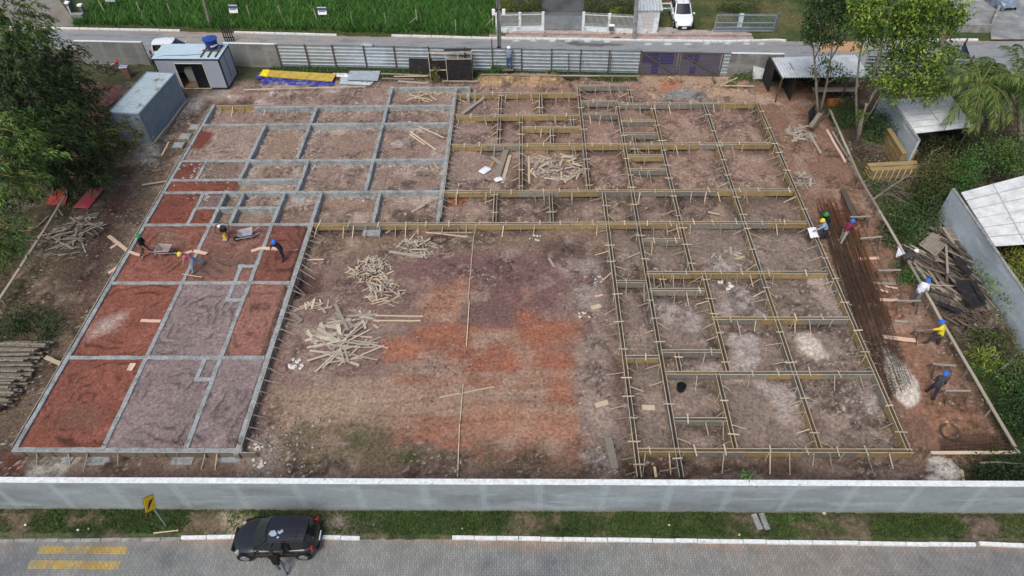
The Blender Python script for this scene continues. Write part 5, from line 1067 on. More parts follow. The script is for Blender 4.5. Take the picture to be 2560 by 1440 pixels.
heap((818,838), (.9,.6), 22, 0, (.7,1.3), (.16,.26), ['pale','pale','oldwood'], 'short wide board above the crossed sticks left of the orange clay', 'boards above the crossed sticks', .25, (160,30), cat='board', name='short_board')
heap((925,675), (1.35,1.15), 34, 85, (.3,.75), (.05,.11), ['wood','pale','pale'], 'pale offcut in the round dense heap in the middle of the yard', 'offcuts in the round dense heap', .5)
heap((962,728), (1.1,1.1), 24, 45, (.4,.95), (.05,.12), ['pale','oldwood','wood'], 'pale offcut in the trailing heap just below the round dense one', 'offcuts in the trailing heap', .3, (150,40))
heap((1040,622), (1.3,.9), 28, 45, (.35,1.0), (.05,.10), ['oldwood','pale'], 'grey offcut in the heap with one long plank near the back form', 'offcuts in the heap near the back form', .4)
heap((1395,420), (2.2,1.6), 34, 85, (.35,1.1), (.06,.16), ['pale','oldwood','wood','pale'], 'pale offcut in the wide heap inside a formwork cell', 'offcuts in the formwork cell heap', .35)
heap((1062,238), (1.2,1.1), 24, 12, (.5,1.2), (.05,.09), ['wood'], 'yellowish stick in the small heap inside the farthest concrete cell', 'sticks in the farthest concrete cell', .3, cat='stick', name='stick')
heap((190,588), (1.7,2.0), 34, 60, (.6,1.9), (.06,.13), ['oldwood','darkwood','oldwood'], 'weathered grey stick in the heap below the two red sheets', 'sticks in the heap by the red sheets', .3, (10,40), cat='stick', name='stick')
heap((1998,335), (.9,1.0), 12, 10, (.6,1.3), (.12,.26), ['oldwood'], 'grey board in the pile on the dirt track near the open shed', 'boards on the track by the shed', .15, cat='board', name='short_board')
heap((2006,450), (.8,.8), 16, 16, (.5,1.0), (.08,.16), ['oldwood'], 'small grey board in the heap between the formwork and the rusty bars', 'boards near the rusty bars', .2, cat='board', name='short_board')
heap((1815,640), (1.0,.6), 12, 10, (.3,.8), (.06,.18), ['wood','oldwood'], 'pale offcut lying loose inside the cell with the white board', 'offcuts in the cell with the white board', .1)
heap((785,765), (.9,.5), 14, 0, (.4,1.0), (.07,.14), ['wood','oldwood'], 'scattered stick between the leaning form boards and the timber cross', 'scattered sticks by the timber cross', .1, cat='stick', name='stick')
heap((880,800), (1.1,.5), 16, 0, (.8,1.8), (.1,.18), ['oldwood','pale'], 'grey board in the low pile right of the timber cross', 'boards right of the timber cross', .15, (150,40), cat='board', name='short_board')
# heap of old boards and black sheets by the grey side wall
heap((2400,660), (2.9,4.7), 70, 210, (1.0,3.2), (.08,.2), ['darkwood','darkwood','oldwood'], 'grey weathered board in the big scrap heap by the side wall', 'boards in the big scrap heap', .95, (108,22), cat='board', name='scrap_board', tilt=.06)
heap((2330,600), (1.8,1.0), 14, 60, (.8,2.0), (.05,.1), ['darkwood','oldwood'], 'thin grey batten at the far end of the big scrap heap', 'battens at the far end of the scrap heap', .5, (15,25), cat='batten', name='batten', tilt=.06)
heap((2420,790), (2.2,1.8), 12, 70, (.5,1.4), (.05,.12), ['darkwood','darkwood'], 'short broken batten at the near end of the big scrap heap', 'battens at the near end of the scrap heap', .3, cat='batten', name='batten')
for (q, z, lab) in ((((2388,702),(2432,772),(2468,760),(2425,698)), .75, 'large black sheet on top of the near half of the scrap heap'), (((2345,752),(2350,762),(2400,785),(2408,775)), .5, 'narrow black sheet at the lower edge of the scrap heap'), (((2382,645),(2420,690),(2432,682),(2398,640)), .8, 'slim black sheet in the middle of the scrap heap'), (((2415,625),(2440,660),(2455,652),(2425,622)), .6, 'small black sheet against the side wall'), (((2425,705),(2455,755),(2465,750),(2438,700)), .85, 'black sheet beside the large one on the scrap heap')):
    P = [G(u, v, z+random.uniform(-.05, .05)) for u, v in q]; c = sum(P, Vector())/4; o = MB().add(P+[p-Vector((0, 0, .015)) for p in P], [(0,1,2,3),(7,6,5,4),(0,4,5,1),(1,5,6,2),(2,6,7,3),(3,7,4,0)]).build('black_sheet', M['blackply'], None, off=c); tag(o, lab, 'plywood')
for q, lab in ((((2297,610),(2330,582),(2375,602),(2340,640)), 'slatted grey panel at the far left of the scrap heap'), (((2355,570),(2400,572),(2418,605),(2378,600)), 'slatted grey panel leaning at the far end by the side wall')):
    P = [G(u, v, .6) for u, v in q]; t = thing('slatted_panel', lab, 'panel', P[0], 0); mb = MB()
    for i in range(15): f = i/14; mb.bar(P[0].lerp(P[1], f), P[3].lerp(P[2], f), .05, .03)
    mb.build('slats', M['oldwood'], t, off=P[0]); mb = MB(); up = Vector((0, 0, .035))
    for f in (.03, .5, .97): mb.bar(P[0].lerp(P[3], f)+up, P[1].lerp(P[2], f)+up, .06, .03)
    mb.build('crossbar', M['oldwood'], t, off=P[0])
# loose boards placed one by one: ends, width, thickness, height, wood, label
LOOSE = [((973,629),(1058,642),.22,.05,.12,'oldwood','long plank lying across the heap near the back form'), ((1065,581),(1168,592),.09,.05,.05,'wood','long pale batten near the back form, the lower of two'), ((1080,581),(1180,582),.07,.05,.05,'oldwood','long thin batten just under the back form, the upper of two'),
 ((768,650),(810,648),.09,.04,.03,'pinkwood','single pale stick on bare soil right of the raking person'), ((712,770),(755,803),.26,.05,.06,'oldwood','wide weathered board by the leaning form boards'), ((838,760),(870,826),.20,.05,.08,'oldwood','long board of the timber cross running away'), ((817,800),(862,788),.16,.05,.04,'oldwood','short board of the timber cross lying sideways'),
 ((937,789),(1058,791),.08,.06,.05,'wood','upper of two long poles pointing at the orange clay'), ((935,802),(1052,802),.08,.06,.05,'wood','lower of two long poles pointing at the orange clay'), ((908,834),(966,829),.16,.05,.04,'oldwood','lone pale plank right of the crossed heap'), ((934,812),(946,821),.14,.04,.04,'wood','small block between the poles and the lone plank'),
 ((1098,994),(1236,967),.08,.05,.06,'wood','long pale batten crossing the marking line on the clay'), ((1520,1093),(1537,1172),.38,.05,.08,'oldwood','wide grey board left of the front end of the formwork'), ((1322,390),(1323,459),.16,.05,.06,'wood','upright pale board at the left of the offcut cell'),
 ((1265,375),(1240,452),.42,.04,.16,'oldwood','widest grey board of the bundle beside the white bag'), ((1229,392),(1253,411),.28,.05,.2,'oldwood','tilted grey board on the bundle beside the white bag'), ((1275,388),(1256,457),.25,.04,.08,'wood','yellowish board along the right of the bundle beside the white bag'), ((1238,398),(1218,430),.22,.03,.06,'yply','short brown board under the bundle beside the white bag'),
 ((1156,284),(1211,243),.24,.05,.35,'oldwood','long board leaning over the far left formwork cell'), ((1022,304),(1110,345),.12,.05,.12,'wood','thin batten lying across a far concrete cell, the longest of three'), ((1026,329),(1090,375),.10,.05,.08,'wood','thin batten in a far concrete cell, the middle of three'), ((1024,335),(1062,362),.10,.05,.06,'wood','thin batten in a far concrete cell, the shortest of three'),
 ((1080,402),(1097,423),.16,.05,.2,'oldwood','short board in the corner beside the pale concrete edge beam'), ((792,405),(782,425),.10,.04,.06,'pinkwood','short stick near the back of a concrete cell'), ((1030,530),(1062,512),.12,.05,.05,'wood','short pale stick in the concrete cell next to the orange pit'), ((965,583),(989,566),.09,.04,.1,'wood','short stick leaning under the back form'),
 ((272,590),(321,629),.24,.05,.06,'pinkwood','pinkish board lying on the soil left of the foundation edge'), ((322,629),(359,641),.2,.05,.5,'pinkwood','pinkish board bridging from the foundation edge onto the red fill'), ((276,621),(300,605),.2,.05,.04,'pinkwood','short pinkish board under the ramp left of the foundation'), ((272,683),(300,664),.22,.05,.2,'pinkwood','pinkish board leaning on the left foundation edge'), ((113,893),(153,910),.24,.05,.3,'wood','yellowish board leaning on the left foundation edge near the logs'),
 ((452,637),(480,628),.24,.04,.42,'pinkwood','pale ramp board left of the concrete beam beside the pink shirted person'), ((484,627),(517,634),.24,.04,.46,'pinkwood','pale ramp board right of the concrete beam beside the pink shirted person'), ((628,628),(653,620),.24,.04,.43,'pinkwood','pale ramp board left of the beam beside the raking person'), ((653,620),(700,623),.24,.04,.46,'pinkwood','pale ramp board right of the beam under the raking person'), ((352,801),(402,803),.2,.04,.42,'pinkwood','lone pale board in the middle of the second red panel'),
 ((455,685),(505,693),.05,.03,.48,'wood','thin stick lying over a beam near the pale jeans'), ((321,926),(330,908),.2,.03,.42,'pinkwood','pale square board on the front red panel, left piece'), ((327,926),(337,908),.16,.03,.43,'pinkwood','pale square board on the front red panel, right piece'),
 ((2107,473),(2139,545),.36,.06,.25,'darkwood','dark wide board lying above the rusty bars'), ((2145,647),(2197,645),.22,.04,.05,'pinkwood','pale board flat on the ground among the trestles, the farthest'), ((2177,707),(2240,710),.2,.04,.05,'oldwood','grey board flat on the ground under a trestle'), ((2200,749),(2247,751),.2,.05,.06,'pinkwood','pale board lying beside the white shirted person'), ((2184,720),(2220,730),.12,.04,.05,'pinkwood','thin pale stick near the middle trestles'), ((2212,715),(2244,721),.12,.04,.05,'pinkwood','splintered pale stick near the middle trestles'), ((2208,842),(2294,852),.26,.05,.1,'pinkwood','long pale board with a cross piece left of the yellow shirted person'), ((2236,803),(2270,804),.18,.04,.05,'oldwood','short grey board on the ground near the pale rubble'),
 ((2067,325),(2113,405),.16,.10,.1,'pinkwood','long reddish beam lying parallel to the side rail'), ((2081,330),(2125,402),.12,.08,.1,'oldwood','grey beam beside the long reddish one'), ((2027,316),(2050,285),.34,.2,.55,'oldwood','bundle board leaning on the black sheet by the slender tree'), ((2034,321),(2056,288),.2,.1,.6,'darkwood','dark board on the bundle by the slender tree'), ((2025,335),(2052,383),.16,.05,.06,'oldwood','grey stick beside the pile on the dirt track'),
 ((1605,1018),(1637,1020),.3,.04,.07,'wood','pale squares of board inside a front formwork cell'), ((1478,770),(1502,764),.3,.04,.05,'wood','pale square board left of the formwork, middle of the yard'), ((1488,1015),(1520,1005),.3,.04,.05,'wood','brown square board left of the formwork, towards the front'), ((1487,741),(1507,737),.12,.04,.04,'pinkwood','thin stick left of the formwork, middle of the yard'), ((1372,645),(1386,668),.16,.04,.05,'oldwood','tilted grey stick in the pale rubble patch'), ((1770,530),(1798,536),.16,.04,.06,'wood','lone pale board in a middle formwork cell'), ((1821,660),(1835,632),.34,.03,.06,'oldwood','white board inside the cell with scattered offcuts'), ((1636,1167),(1640,1193),.12,.05,.1,'wood','pointed stake lying at the front end of the formwork'),
 ((2224,535),(2256,544),.12,.05,.2,'wood','white stick lying in the weeds beyond the side rail'), ((2404,1175),(2412,1215),.12,.06,.15,'wood','yellowish stick beside the white sand pile'), ((355,462),(422,452),.12,.05,.2,'oldwood','weathered stick reaching the left foundation edge'),
 ((952,184),(1075,189),.2,.04,.1,'oldwood','long grey board by the fence left of the black shelter, the farthest'), ((985,191),(1068,190),.12,.04,.16,'pinkwood','pale batten on the boards left of the black shelter'), ((955,196),(1035,198),.2,.04,.08,'oldwood','grey board by the fence left of the black shelter, the middle one'), ((995,203),(1070,208),.3,.04,.08,'oldwood','wide board nearest the concrete beam left of the black shelter'), ((1105,203),(1196,203),.12,.06,.2,'oldwood','board lying along the foot of the black shelter'),
 ((1800,214),(1885,215),.1,.04,.3,'wood','long batten of the little frame near the leaning roofing sheet'), ((1805,211),(1844,194),.1,.04,.5,'wood','slanted batten of the little frame near the leaning roofing sheet'), ((370,390),(405,388),.1,.05,.1,'oldwood','weathered batten at the end of the blue container'), ((405,388),(422,355),.1,.05,.5,'wood','slanted batten by the small pile caps'), ((388,355),(468,252),.14,.14,.12,'oldwood','long beam under the right side of the blue container'), ((55,600),(150,606),.14,.05,.1,'darkwood','dark board crossing under the left rail'), ((150,606),(185,622),.12,.05,.12,'oldwood','grey board end beside the left rail'), ((92,568),(122,540),.14,.05,.1,'darkwood','dark slanted board left of the left rail')]
for a, b, w_, th, z, k, lab in LOOSE:
    pa, pb = G(*a, z), G(*b, z); g = max(gz(pa.x, pa.y), gz(pb.x, pb.y))
    if z < .3: pa, pb = G(*a, g+z), G(*b, g+z)
    plank(pa, pb, w_, th, k, lab)
for i, (a, b) in enumerate(((( 1184,590),(1170,755)), ((1173,755),(1166,865)), ((1158,960),(1150,1055)), ((1149,1060),(1144,1192)))):
    plank(G(*a, .1), G(*b, .1), .05, .04, 'wood', ('thin marking batten on the clay, farthest from the front wall', 'second marking batten on the clay from the back', 'third marking batten on the clay, crossed by a longer one', 'thin marking batten on the clay, nearest the front wall')[i], 'marking battens in line on the clay', 'marking_batten', 'batten')
for u, v in ((1163,885), (1155,935), (1153,985), (1150,1060), (1144,1110), (1143,1185)): p = GG(u, v); plank(p-Vector((0, 0, .1)), p+Vector((0, 0, .45)), .05, .04, 'oldwood', 'small stake beside the marking battens on the clay', 'stakes beside the marking battens', 'stake', 'stake', (0, 1, 0))
for q, lab, c in ((((115,515),(165,515),(175,471),(140,471)), 'plain red painted sheet on the ground beside the bamboo', (150, 62, 56)), (((185,522),(222,524),(261,475),(228,472)), 'faded sheet with a pink stain right of the left rail', (150, 112, 92))):
    P = [GG(u, v, .12) for u, v in q]; c0 = sum(P, Vector())/4; o = MB().add(P+[p-Vector((0, 0, .03)) for p in P], [(0,1,2,3),(7,6,5,4),(0,4,5,1),(1,5,6,2),(2,6,7,3),(3,7,4,0)]).build('painted_sheet', mat('sheet_%d' % c[1], c, .8, var=.2, scale=2, c2=(180, 62, 84) if c[1] > 100 else None, c2s=.8, c2t=.48), None, off=c0); tag(o, lab, 'sheet')
o = tag(STF.build('scrap_wood', M['stone']), kind='stuff')
# bags, bucket, coil, stones
def bag(u, v, z, label, c=(214, 222, 232), s=.42):
    p = G(u, v, z); mb = MB(); vs = []; n = 8
    for i in range(n+1):
        for j in range(n+1):
            x, y = i/n*2-1, j/n*2-1; hgt = .11*(1-x**4)*(1-y**4)+.02*math.sin(7*x+5*y); vs.append((x*s, y*s*.7, hgt))
    mb.add(vs, [(i*(n+1)+j, (i+1)*(n+1)+j, (i+1)*(n+1)+j+1, i*(n+1)+j+1) for i in range(n) for j in range(n)]); mb.add([(-s, -s*.7, -.02), (s, -s*.7, -.02), (s, s*.7, -.02), (-s, s*.7, -.02)], [(0, 1, 2, 3)])
    o = mb.build('bag', solid('bag', c, .6), None, smooth=True); o.location = p; o.rotation_euler = (0, 0, random.random()); tag(o, label, 'bag')
bag(1212,425,.15,'white cement bag lying left of the board bundle'); bag(1246,448,.25,'white cement bag lying on the front end of the board bundle', s=.3)
p = GG(1701,975); t = thing('bucket', 'black bucket standing in a front formwork cell', 'bucket', p); MB().lathe([(.19, 0), (.24, .42), (.25, .43), (.225, .42), (.18, .03)], n=18).build('bucket_body', M['black'], t); MB().tube([(-.25, 0, .4), (-.15, -.1, .5), (.15, -.1, .5), (.25, 0, .4)], .01, 5).build('handle', M['black'], t)
p = GG(2375,1083, .04); mb = MB()
for k in range(3): mb.tube([p+Vector(((.40+.05*k)*math.cos(a), (.40+.05*k)*math.sin(a), .02*k)) for a in np.linspace(0, 2*math.pi, 25)], .03, 6)
mb2 = MB(); mb2.v = mb.v; mb2.f = mb.f; mb2.mi = mb.mi; mb2.c = mb.c; tag(mb2.build('hose_coil', M['darkrust'], None, off=p), 'dark coil lying on the bare orange soil at the front right', 'coil')
p = GG(1098,600, .04); mb = MB()
for k in range(3): mb.tube([p+Vector(((.45+.06*k)*math.cos(a), (.3+.05*k)*math.sin(a), .03*k)) for a in np.linspace(0, 2*math.pi, 20)], .02, 5)
tag(mb.build('wire_coil', M['darkrust'], None, off=p), 'tangled wire coil on the soil under the back form', 'coil')
# small pile caps by the container
for i, (u, v) in enumerate(((487,318),(463,341),(446,363))):
    p = G(u, v, .1); t = thing('pile_cap', ('concrete pile cap with timber form beside the container, the farthest', 'concrete pile cap between two others beside the container', 'concrete pile cap beside the container, nearest the camera')[i], 'pile cap', (p.x, p.y, -.3), 0, 'pile caps beside the container')
    MB().box((0, 0, .2), (.8, .7, .5)).build('block', M['concrete'], t, bevel=.02); mb = MB()
    for s_ in (-1, 1): mb.box((0, s_*.38, .2), (.95, .03, .46)); mb.box((s_*.45, 0, .2), (.03, .74, .46))
    mb.build('form', M['gply'], t)
    for s_ in (-.4, 0, .4): board('stake', Vector((s_, -.42, -.2)), Vector((s_, -.42, .5)), .04, .03, 'wood', t).matrix_local.translation
    for ch in t.children:
        if ch.name.startswith('stake'): ch.location += t.location
# trestles
def trestle(a, b, label, z=.75):
    A, B = G(*a, z), G(*b, z); t = thing('trestle', label, 'trestle', (A.x, A.y, gz(A.x, A.y)), 0, 'timber trestles of the bar bending yard'); d = (B-A).normalized(); n = Vector((d.y, -d.x, 0))
    board('top_beam', A-d*.12, B+d*.12, .09, .06, 'oldwood', t); g = gz(A.x, A.y)
    for q in (A, B):
        for s_ in (-1, 1): board('leg', q+n*s_*.06-Vector((0, 0, .02)), Vector((q.x, q.y, g-.05))+n*s_*.42, .06, .05, 'darkwood', t)
        board('crossbar', Vector((q.x, q.y, g+.3))+n*.3, Vector((q.x, q.y, g+.3))-n*.3, .05, .04, 'darkwood', t)
    board('brace', A-n*.1-Vector((0, 0, .1)), Vector((B.x, B.y, g+.1))-n*.35, .06, .04, 'oldwood', t)
for a, b, lab in (((2130,542),(2172,541),'trestle nearest the maroon shirted person'), ((2156,596),(2200,592),'trestle behind the flat pale board, second from the back'), ((2200,676),(2247,675),'trestle in front of the stooping person'), ((2247,752),(2296,752),'trestle at the feet of the white shirted person'), ((2296,827),(2352,826),'trestle touched by the yellow shirted person'), ((2338,910),(2384,914),'trestle just behind the lone dark shirted person'), ((2370,977),(2420,977),'trestle nearest the front wall')): trestle(a, b, lab)
# reinforcing bars and cages
mb = MB().tube([(-.5, 0, 0), (.5, 0, 0)], 1, 5, False); UB[('bar', 0)] = None
def barmesh(m_):
    me = bpy.data.meshes.new('bar'); me.from_pydata(mb.v, [], mb.f); me.materials.append(M[m_]); return me
RB_ = {k: barmesh(k) for k in ('rust', 'darkrust')}
for i in range(66):
    f = i/65; u0, v0 = 2042+f*86+random.uniform(-6, 6), 498+random.uniform(-6, 40)*1.0; u1, v1 = 2128+f*104+random.uniform(-6, 6), 800+random.uniform(-60, 40)
    a, b = G(u0, v0, 0), G(u1, v1, 0); z = .04+random.uniform(0, .14); d = b-a; k = 'darkrust' if (f < .3 or random.random() < .3) else 'rust'
    o = bpy.data.objects.new('steel_bar', RB_[k]); col.objects.link(o); mx = Matrix((d.normalized(), Vector((-d.y, d.x, 0)).normalized(), Vector((0, 0, 1)))).transposed().to_4x4(); mx.translation = (a+b)/2+Vector((0, 0, z+max(0, gz(*((a+b)/2)[:2])))); o.matrix_world = mx; r_ = random.uniform(.012, .022); o.scale = (d.length, r_, r_)
    tag(o, 'long rusty steel bar in the bundle beside the right formwork', 'steel bar', 'rusty steel bars beside the right formwork')
def cage(a, b, label, w_=.2, z0=.05):
    A, B = G(*a, 0), G(*b, 0); A.z = B.z = z0+max(gz(A.x, A.y), gz(B.x, B.y), 0); t = thing('steel_cage', label, 'steel cage', A, 0, 'steel cages beside the right formwork'); d = (B-A); L = d.length; d.normalize(); n = Vector((d.y, -d.x, 0)); m1 = MB(); up = Vector((0, 0, w_*1.2))
    for o_ in (n*w_/2, -n*w_/2, n*w_/2+up, -n*w_/2+up): m1.tube([A+o_, B+o_], .012, 4, False)
    m1.build('main_bars', M['darkrust'], t, off=A); c = [n*w_/2, -n*w_/2, -n*w_/2+up, n*w_/2+up, n*w_/2]; s0 = MB().tube(c, .010, 3, False).build('stirrup', M['darkrust'], t)
    for i in range(1, int(L/.19)): s1 = s0.copy(); col.objects.link(s1); s1.location = d*(i*.19)
lb = ('steel cage of stirrups right against the right formwork', 'second steel cage from the right formwork', 'third steel cage from the right formwork', 'fourth steel cage from the right formwork', 'fifth steel cage, next to the pale concrete spill', 'shorter steel cage lying on the others')
for i in range(6): cage((2085+i*14, 620+i*10), (2212+i*11, 1008-i*6), lb[i], z0=.04+.0*i if i < 5 else .3)
for i in range(4): cage((2352, 1104+i*9), (2528, 1094+i*9), ('steel cage at the front right corner, farthest of four', 'steel cage at the front right corner, second of four', 'steel cage at the front right corner, third of four', 'steel cage at the front right corner, nearest of four')[i])
# lumber stacks, log pile, bricks
a = GG(2222,415); ang = math.atan2(*(G(2286,400, 1.2)-G(2218,330, 1.2)).yx)
for c in range(2):
    for l in range(9):
        A = G(2224+c*30, 322+c*2, 1.45); B = G(2262+c*25, 385-c*7, 1.45); z = 1.45-l*.16
        plank(Vector((A.x, A.y, z))+Vector((random.uniform(-.05, .05), 0, 0)), Vector((B.x, B.y, z)), .34, .07, 'yply', ('yellow board in the left column of the tall lumber stack', 'yellow board in the right column of the tall lumber stack')[c], ('left column of the tall lumber stack', 'right column of the tall lumber stack')[c], 'lumber_board', 'board')
        if l < 8:
            for f in np.linspace(.05, .95, 9): q = A.lerp(B, f); plank(Vector((q.x-.2, q.y, z-.08)), Vector((q.x+.2, q.y, z-.08)), .05, .09, 'darkwood', 'small spacer block between the boards of the tall lumber stack', 'spacer blocks of the tall lumber stack', 'spacer_block', 'block') if (f < .1 or f > .9) else None
for l in range(7):
    z = .12+l*.13; A, B = G(2166+(l % 2)*4, 447, .1), G(2288, 440, .1); 
    for r_ in range(2): plank(Vector((A.x, A.y+r_*.5, z)), Vector((B.x, B.y+r_*.5, z)), .4, .06, 'yply', 'yellow board in the low wide lumber stack beyond the side rail', 'boards of the low wide lumber stack', 'lumber_board', 'board')
for i in range(8): q = G(2178+i*14, 446, .1); plank(Vector((q.x, q.y-.26, .0)), Vector((q.x, q.y-.26, 1.05)), .06, .04, 'wood', 'upright strip on the front of the low wide lumber stack', 'upright strips of the low wide lumber stack', 'strip', 'strip', (0, 1, 0))
c = GG(48, 940)
for i in range(62):
    l = i % 5; k = i//5; y = c.y-2.3+k*.36+random.uniform(-.06, .06)+(l % 2)*.16; z = .1+l*.15; x1 = c.x+.55+random.uniform(-.35, .35)+.015*k; x0 = x1-4-random.random(); r0 = random.uniform(.055, .095)
    m_ = MB(); m_.tube([(x0, y, z), ((x0+x1)/2, y+random.uniform(-.04, .04), z+.02), (x1, y+random.uniform(-.08, .08), z)], [r0*1.1, r0, r0*.9], 8); tag(m_.build('log', M['bark'], None, off=Vector((x1, y, z))), 'thin round log in the log pile at the left edge', 'log', 'logs piled at the left edge')
p = GG(2088,266); t = thing('brick_pile', 'small stack of orange bricks under the slender tree', 'brick pile', p)
for i in range(24): m_ = MB().box((-.45+(i % 6)*.19, .1+(i//6 % 2)*.3, .1+(i//12)*.2), (.18, .28, .19)); m_.build('brick', solid('brick', (176, 106, 54), .9, var=.2, objvar=.15), t)
p = GG(2025, 305); o = MB().box((0, 0, .55), (1.3, .04, 1.3), Euler((-.35, 0, .9)).to_matrix()).build('black_sheet', M['blackply'], None); o.location = p; tag(o, 'black sheet standing at the foot of the slender tree', 'plywood')
# bins and bicycles along the left block wall
p = GG(322, 194); t = thing('rubbish_bin', 'brown plastic bin with striped cloth on top by the bicycles', 'bin', p, R(10)); mb = MB(); mb.add([(-.24, -.22, 0), (.24, -.22, 0), (.24, .22, 0), (-.24, .22, 0), (-.32, -.3, 1.05), (.32, -.3, 1.05), (.32, .3, 1.05), (-.32, .3, 1.05)], [(3, 2, 1, 0), (4, 5, 6, 7), (0, 1, 5, 4), (1, 2, 6, 5), (2, 3, 7, 6), (3, 0, 4, 7)]); mb.build('bin_body', solid('bin_brown', (138, 112, 98), .6), t, bevel=.02)
for k, c_ in enumerate(((206, 214, 226), (56, 72, 130), (206, 214, 226), (56, 72, 130))): MB().box((0, -.24+k*.13, 1.09+.004*k), (.7, .12, .05)).build('cloth_stripe', solid('cl_%d' % c_[0], c_, .9), t)
def bicycle(u, v, rz, label, c=(40, 42, 46)):
    p = GG(u, v); t = thing('bicycle', label, 'bicycle', p, rz, 'bicycles along the left block wall'); q = Euler((math.pi/2, 0, 0)).to_matrix()
    for x in (-.52, .52):
        w_ = MB().tube([Vector((x+.33*math.cos(a), 0, .34+.33*math.sin(a))) for a in np.linspace(0, 2*math.pi, 25)], .024, 6, False).build('wheel', M['rubber'], t); s_ = MB()
        for k in range(8): s_.tube([(x, 0, .34), (x+.32*math.cos(k*.785), 0, .34+.32*math.sin(k*.785))], .004, 3, False)
        s_.build('spokes', M['rim'], w_)
    mb = MB()
    for a, b in (((-.52, 0, .34), (-.05, 0, .30)), ((-.05, 0, .30), (.38, 0, .78)), ((-.18, 0, .82), (-.05, 0, .30)), ((-.18, 0, .76), (.36, 0, .8)), ((-.18, 0, .76), (-.52, 0, .34)), ((.36, 0, .86), (.52, 0, .34))): mb.tube([a, b], .022, 6)
    mb.build('frame', solid('bike_%d_%d' % c[:2], c, .5), t); MB().box((-.2, 0, .9), (.26, .14, .06)).build('saddle', M['black'], t, bevel=.02); MB().tube([(.28, -.28, 1.02), (.36, -.1, .98), (.36, .1, .98), (.28, .28, 1.02)], .016, 6).build('handlebar', M['steel'], t)
    MB().tube([Vector((-.52+.37*math.cos(a), 0, .34+.37*math.sin(a))) for a in np.linspace(.3, 2.4, 8)], .03, 5).build('mudguard', M['rim'], t)
bicycle(250,176,R(160),'leftmost bicycle leaning on the grey block wall'); bicycle(276,181,R(200),'middle bicycle with pale mudguard by the grey block wall'); bicycle(297,184,R(215),'bicycle with red bag next to the brown bin', (120, 40, 44))
p = GG(302, 176); o = MB().lathe([(.05, 0), (.14, .05), (.15, .14), (.09, .22), (.02, .24)], n=10).build('red_bag', solid('red_bag', (200, 60, 60), .8), None); o.location = p+Vector((0, 0, .75)); tag(o, 'red bag hanging on the bicycle next to the bin', 'bag')
# white stones by the heap
for (u, v, n, r) in ((742,918,7,.16), (745,905,3,.13), (1460,790,8,.08), (1810,702,9,.14), (1818,720,4,.16), (650,1160,14,.10), (640,1120,10,.09), (1490,700,9,.07), (1335,597,7,.09), (935,578,3,.2)):
    for i in range(n):
        p = GG(u+random.uniform(-16, 16), v+random.uniform(-9, 9)); bm = bmesh.new(); bmesh.ops.create_icosphere(bm, subdivisions=1, radius=random.uniform(.6, 1.2)*r)
        sx = random.uniform(.6, 1.3)
        for q in bm.verts: q.co *= random.uniform(.6, 1.2); q.co.z *= .6; q.co.x *= sx
        me = bpy.data.meshes.new('stone'); bm.to_mesh(me); bm.free(); me.materials.append(solid('white_stone', (204, 200, 192), .9, var=.15)); o = bpy.data.objects.new('stone', me); col.objects.link(o); o.location = p+Vector((0, 0, r*.4))
        tag(o, 'whitish stone lying on the bare soil of the building site', 'stone', 'white stones on the soil')
# rubble: uncounted clods and chips
def rubble(name, n, pick, smin, smax, cols, flat=.7):
    base = np.array([(1,0,0),(-1,0,0),(0,1,0),(0,-1,0),(0,0,1),(0,0,-1)], float); fc = np.array([(0,2,4),(2,1,4),(1,3,4),(3,0,4),(2,0,5),(1,2,5),(3,1,5),(0,3,5)])
    P = np.array([pick() for _ in range(n)]); s_ = np.exp(rng.uniform(np.log(smin), np.log(smax), n)); V = base[None]*s_[:, None, None]*rng.uniform(.55, 1.3, (n, 6, 1)); V[:, :, 2] *= flat
    th = rng.uniform(0, 6.28, n); c, s2 = np.cos(th)[:, None], np.sin(th)[:, None]; x = V[:, :, 0]*c-V[:, :, 1]*s2; y = V[:, :, 0]*s2+V[:, :, 1]*c; V[:, :, 0], V[:, :, 1] = x, y; V += P[:, None]
    F_ = (fc[None]+6*np.arange(n)[:, None, None]).reshape(-1, 3); C_ = np.array([lin(cols[i]) for i in rng.integers(0, len(cols), n)])*rng.uniform(.7, 1.2, (n, 1)); return npmesh(name, V.reshape(-1, 3), F_, np.repeat(C_, 8, 0), M['stone'])
def npmesh(name, V, F_, C_, mtl, parent=None, off=None):
    k = F_.shape[1]; n = len(F_); me = bpy.data.meshes.new(name); me.vertices.add(len(V)); me.vertices.foreach_set("co", (V-(np.array(off) if off is not None else 0)).astype(np.float32).ravel())
    me.loops.add(n*k); me.loops.foreach_set("vertex_index", F_.astype(np.int32).ravel()); me.polygons.add(n); me.polygons.foreach_set("loop_start", np.arange(0, n*k, k, dtype=np.int32)); me.polygons.foreach_set("loop_total", np.full(n, k, np.int32)); me.update(calc_edges=True)
    ca = me.color_attributes.new("Col", 'FLOAT_COLOR', 'CORNER'); ca.data.foreach_set("color", np.repeat(np.concatenate([C_, np.ones((n, 1))], 1), k, 0).astype(np.float32).ravel()); me.materials.append(mtl)
    o = bpy.data.objects.new(name, me); col.objects.link(o)
    if parent is not None: o.parent = parent
    return o
def pk_site():
    while True:
        x, y = rng.uniform(-13, 18.5), rng.uniform(14.6, 52)
        if float(fbm(np.array(x), np.array(y), .55, 5, 130, .62)) > .50 + .06*rng.random()-.03*(rng.random() < .3): break
    return (x, y, gz(x, y))
tag(rubble('soil_clods', 9000, pk_site, .02, .085, [(110, 92, 82), (128, 108, 98), (92, 76, 68), (150, 138, 130), (120, 96, 84)]), kind='stuff')
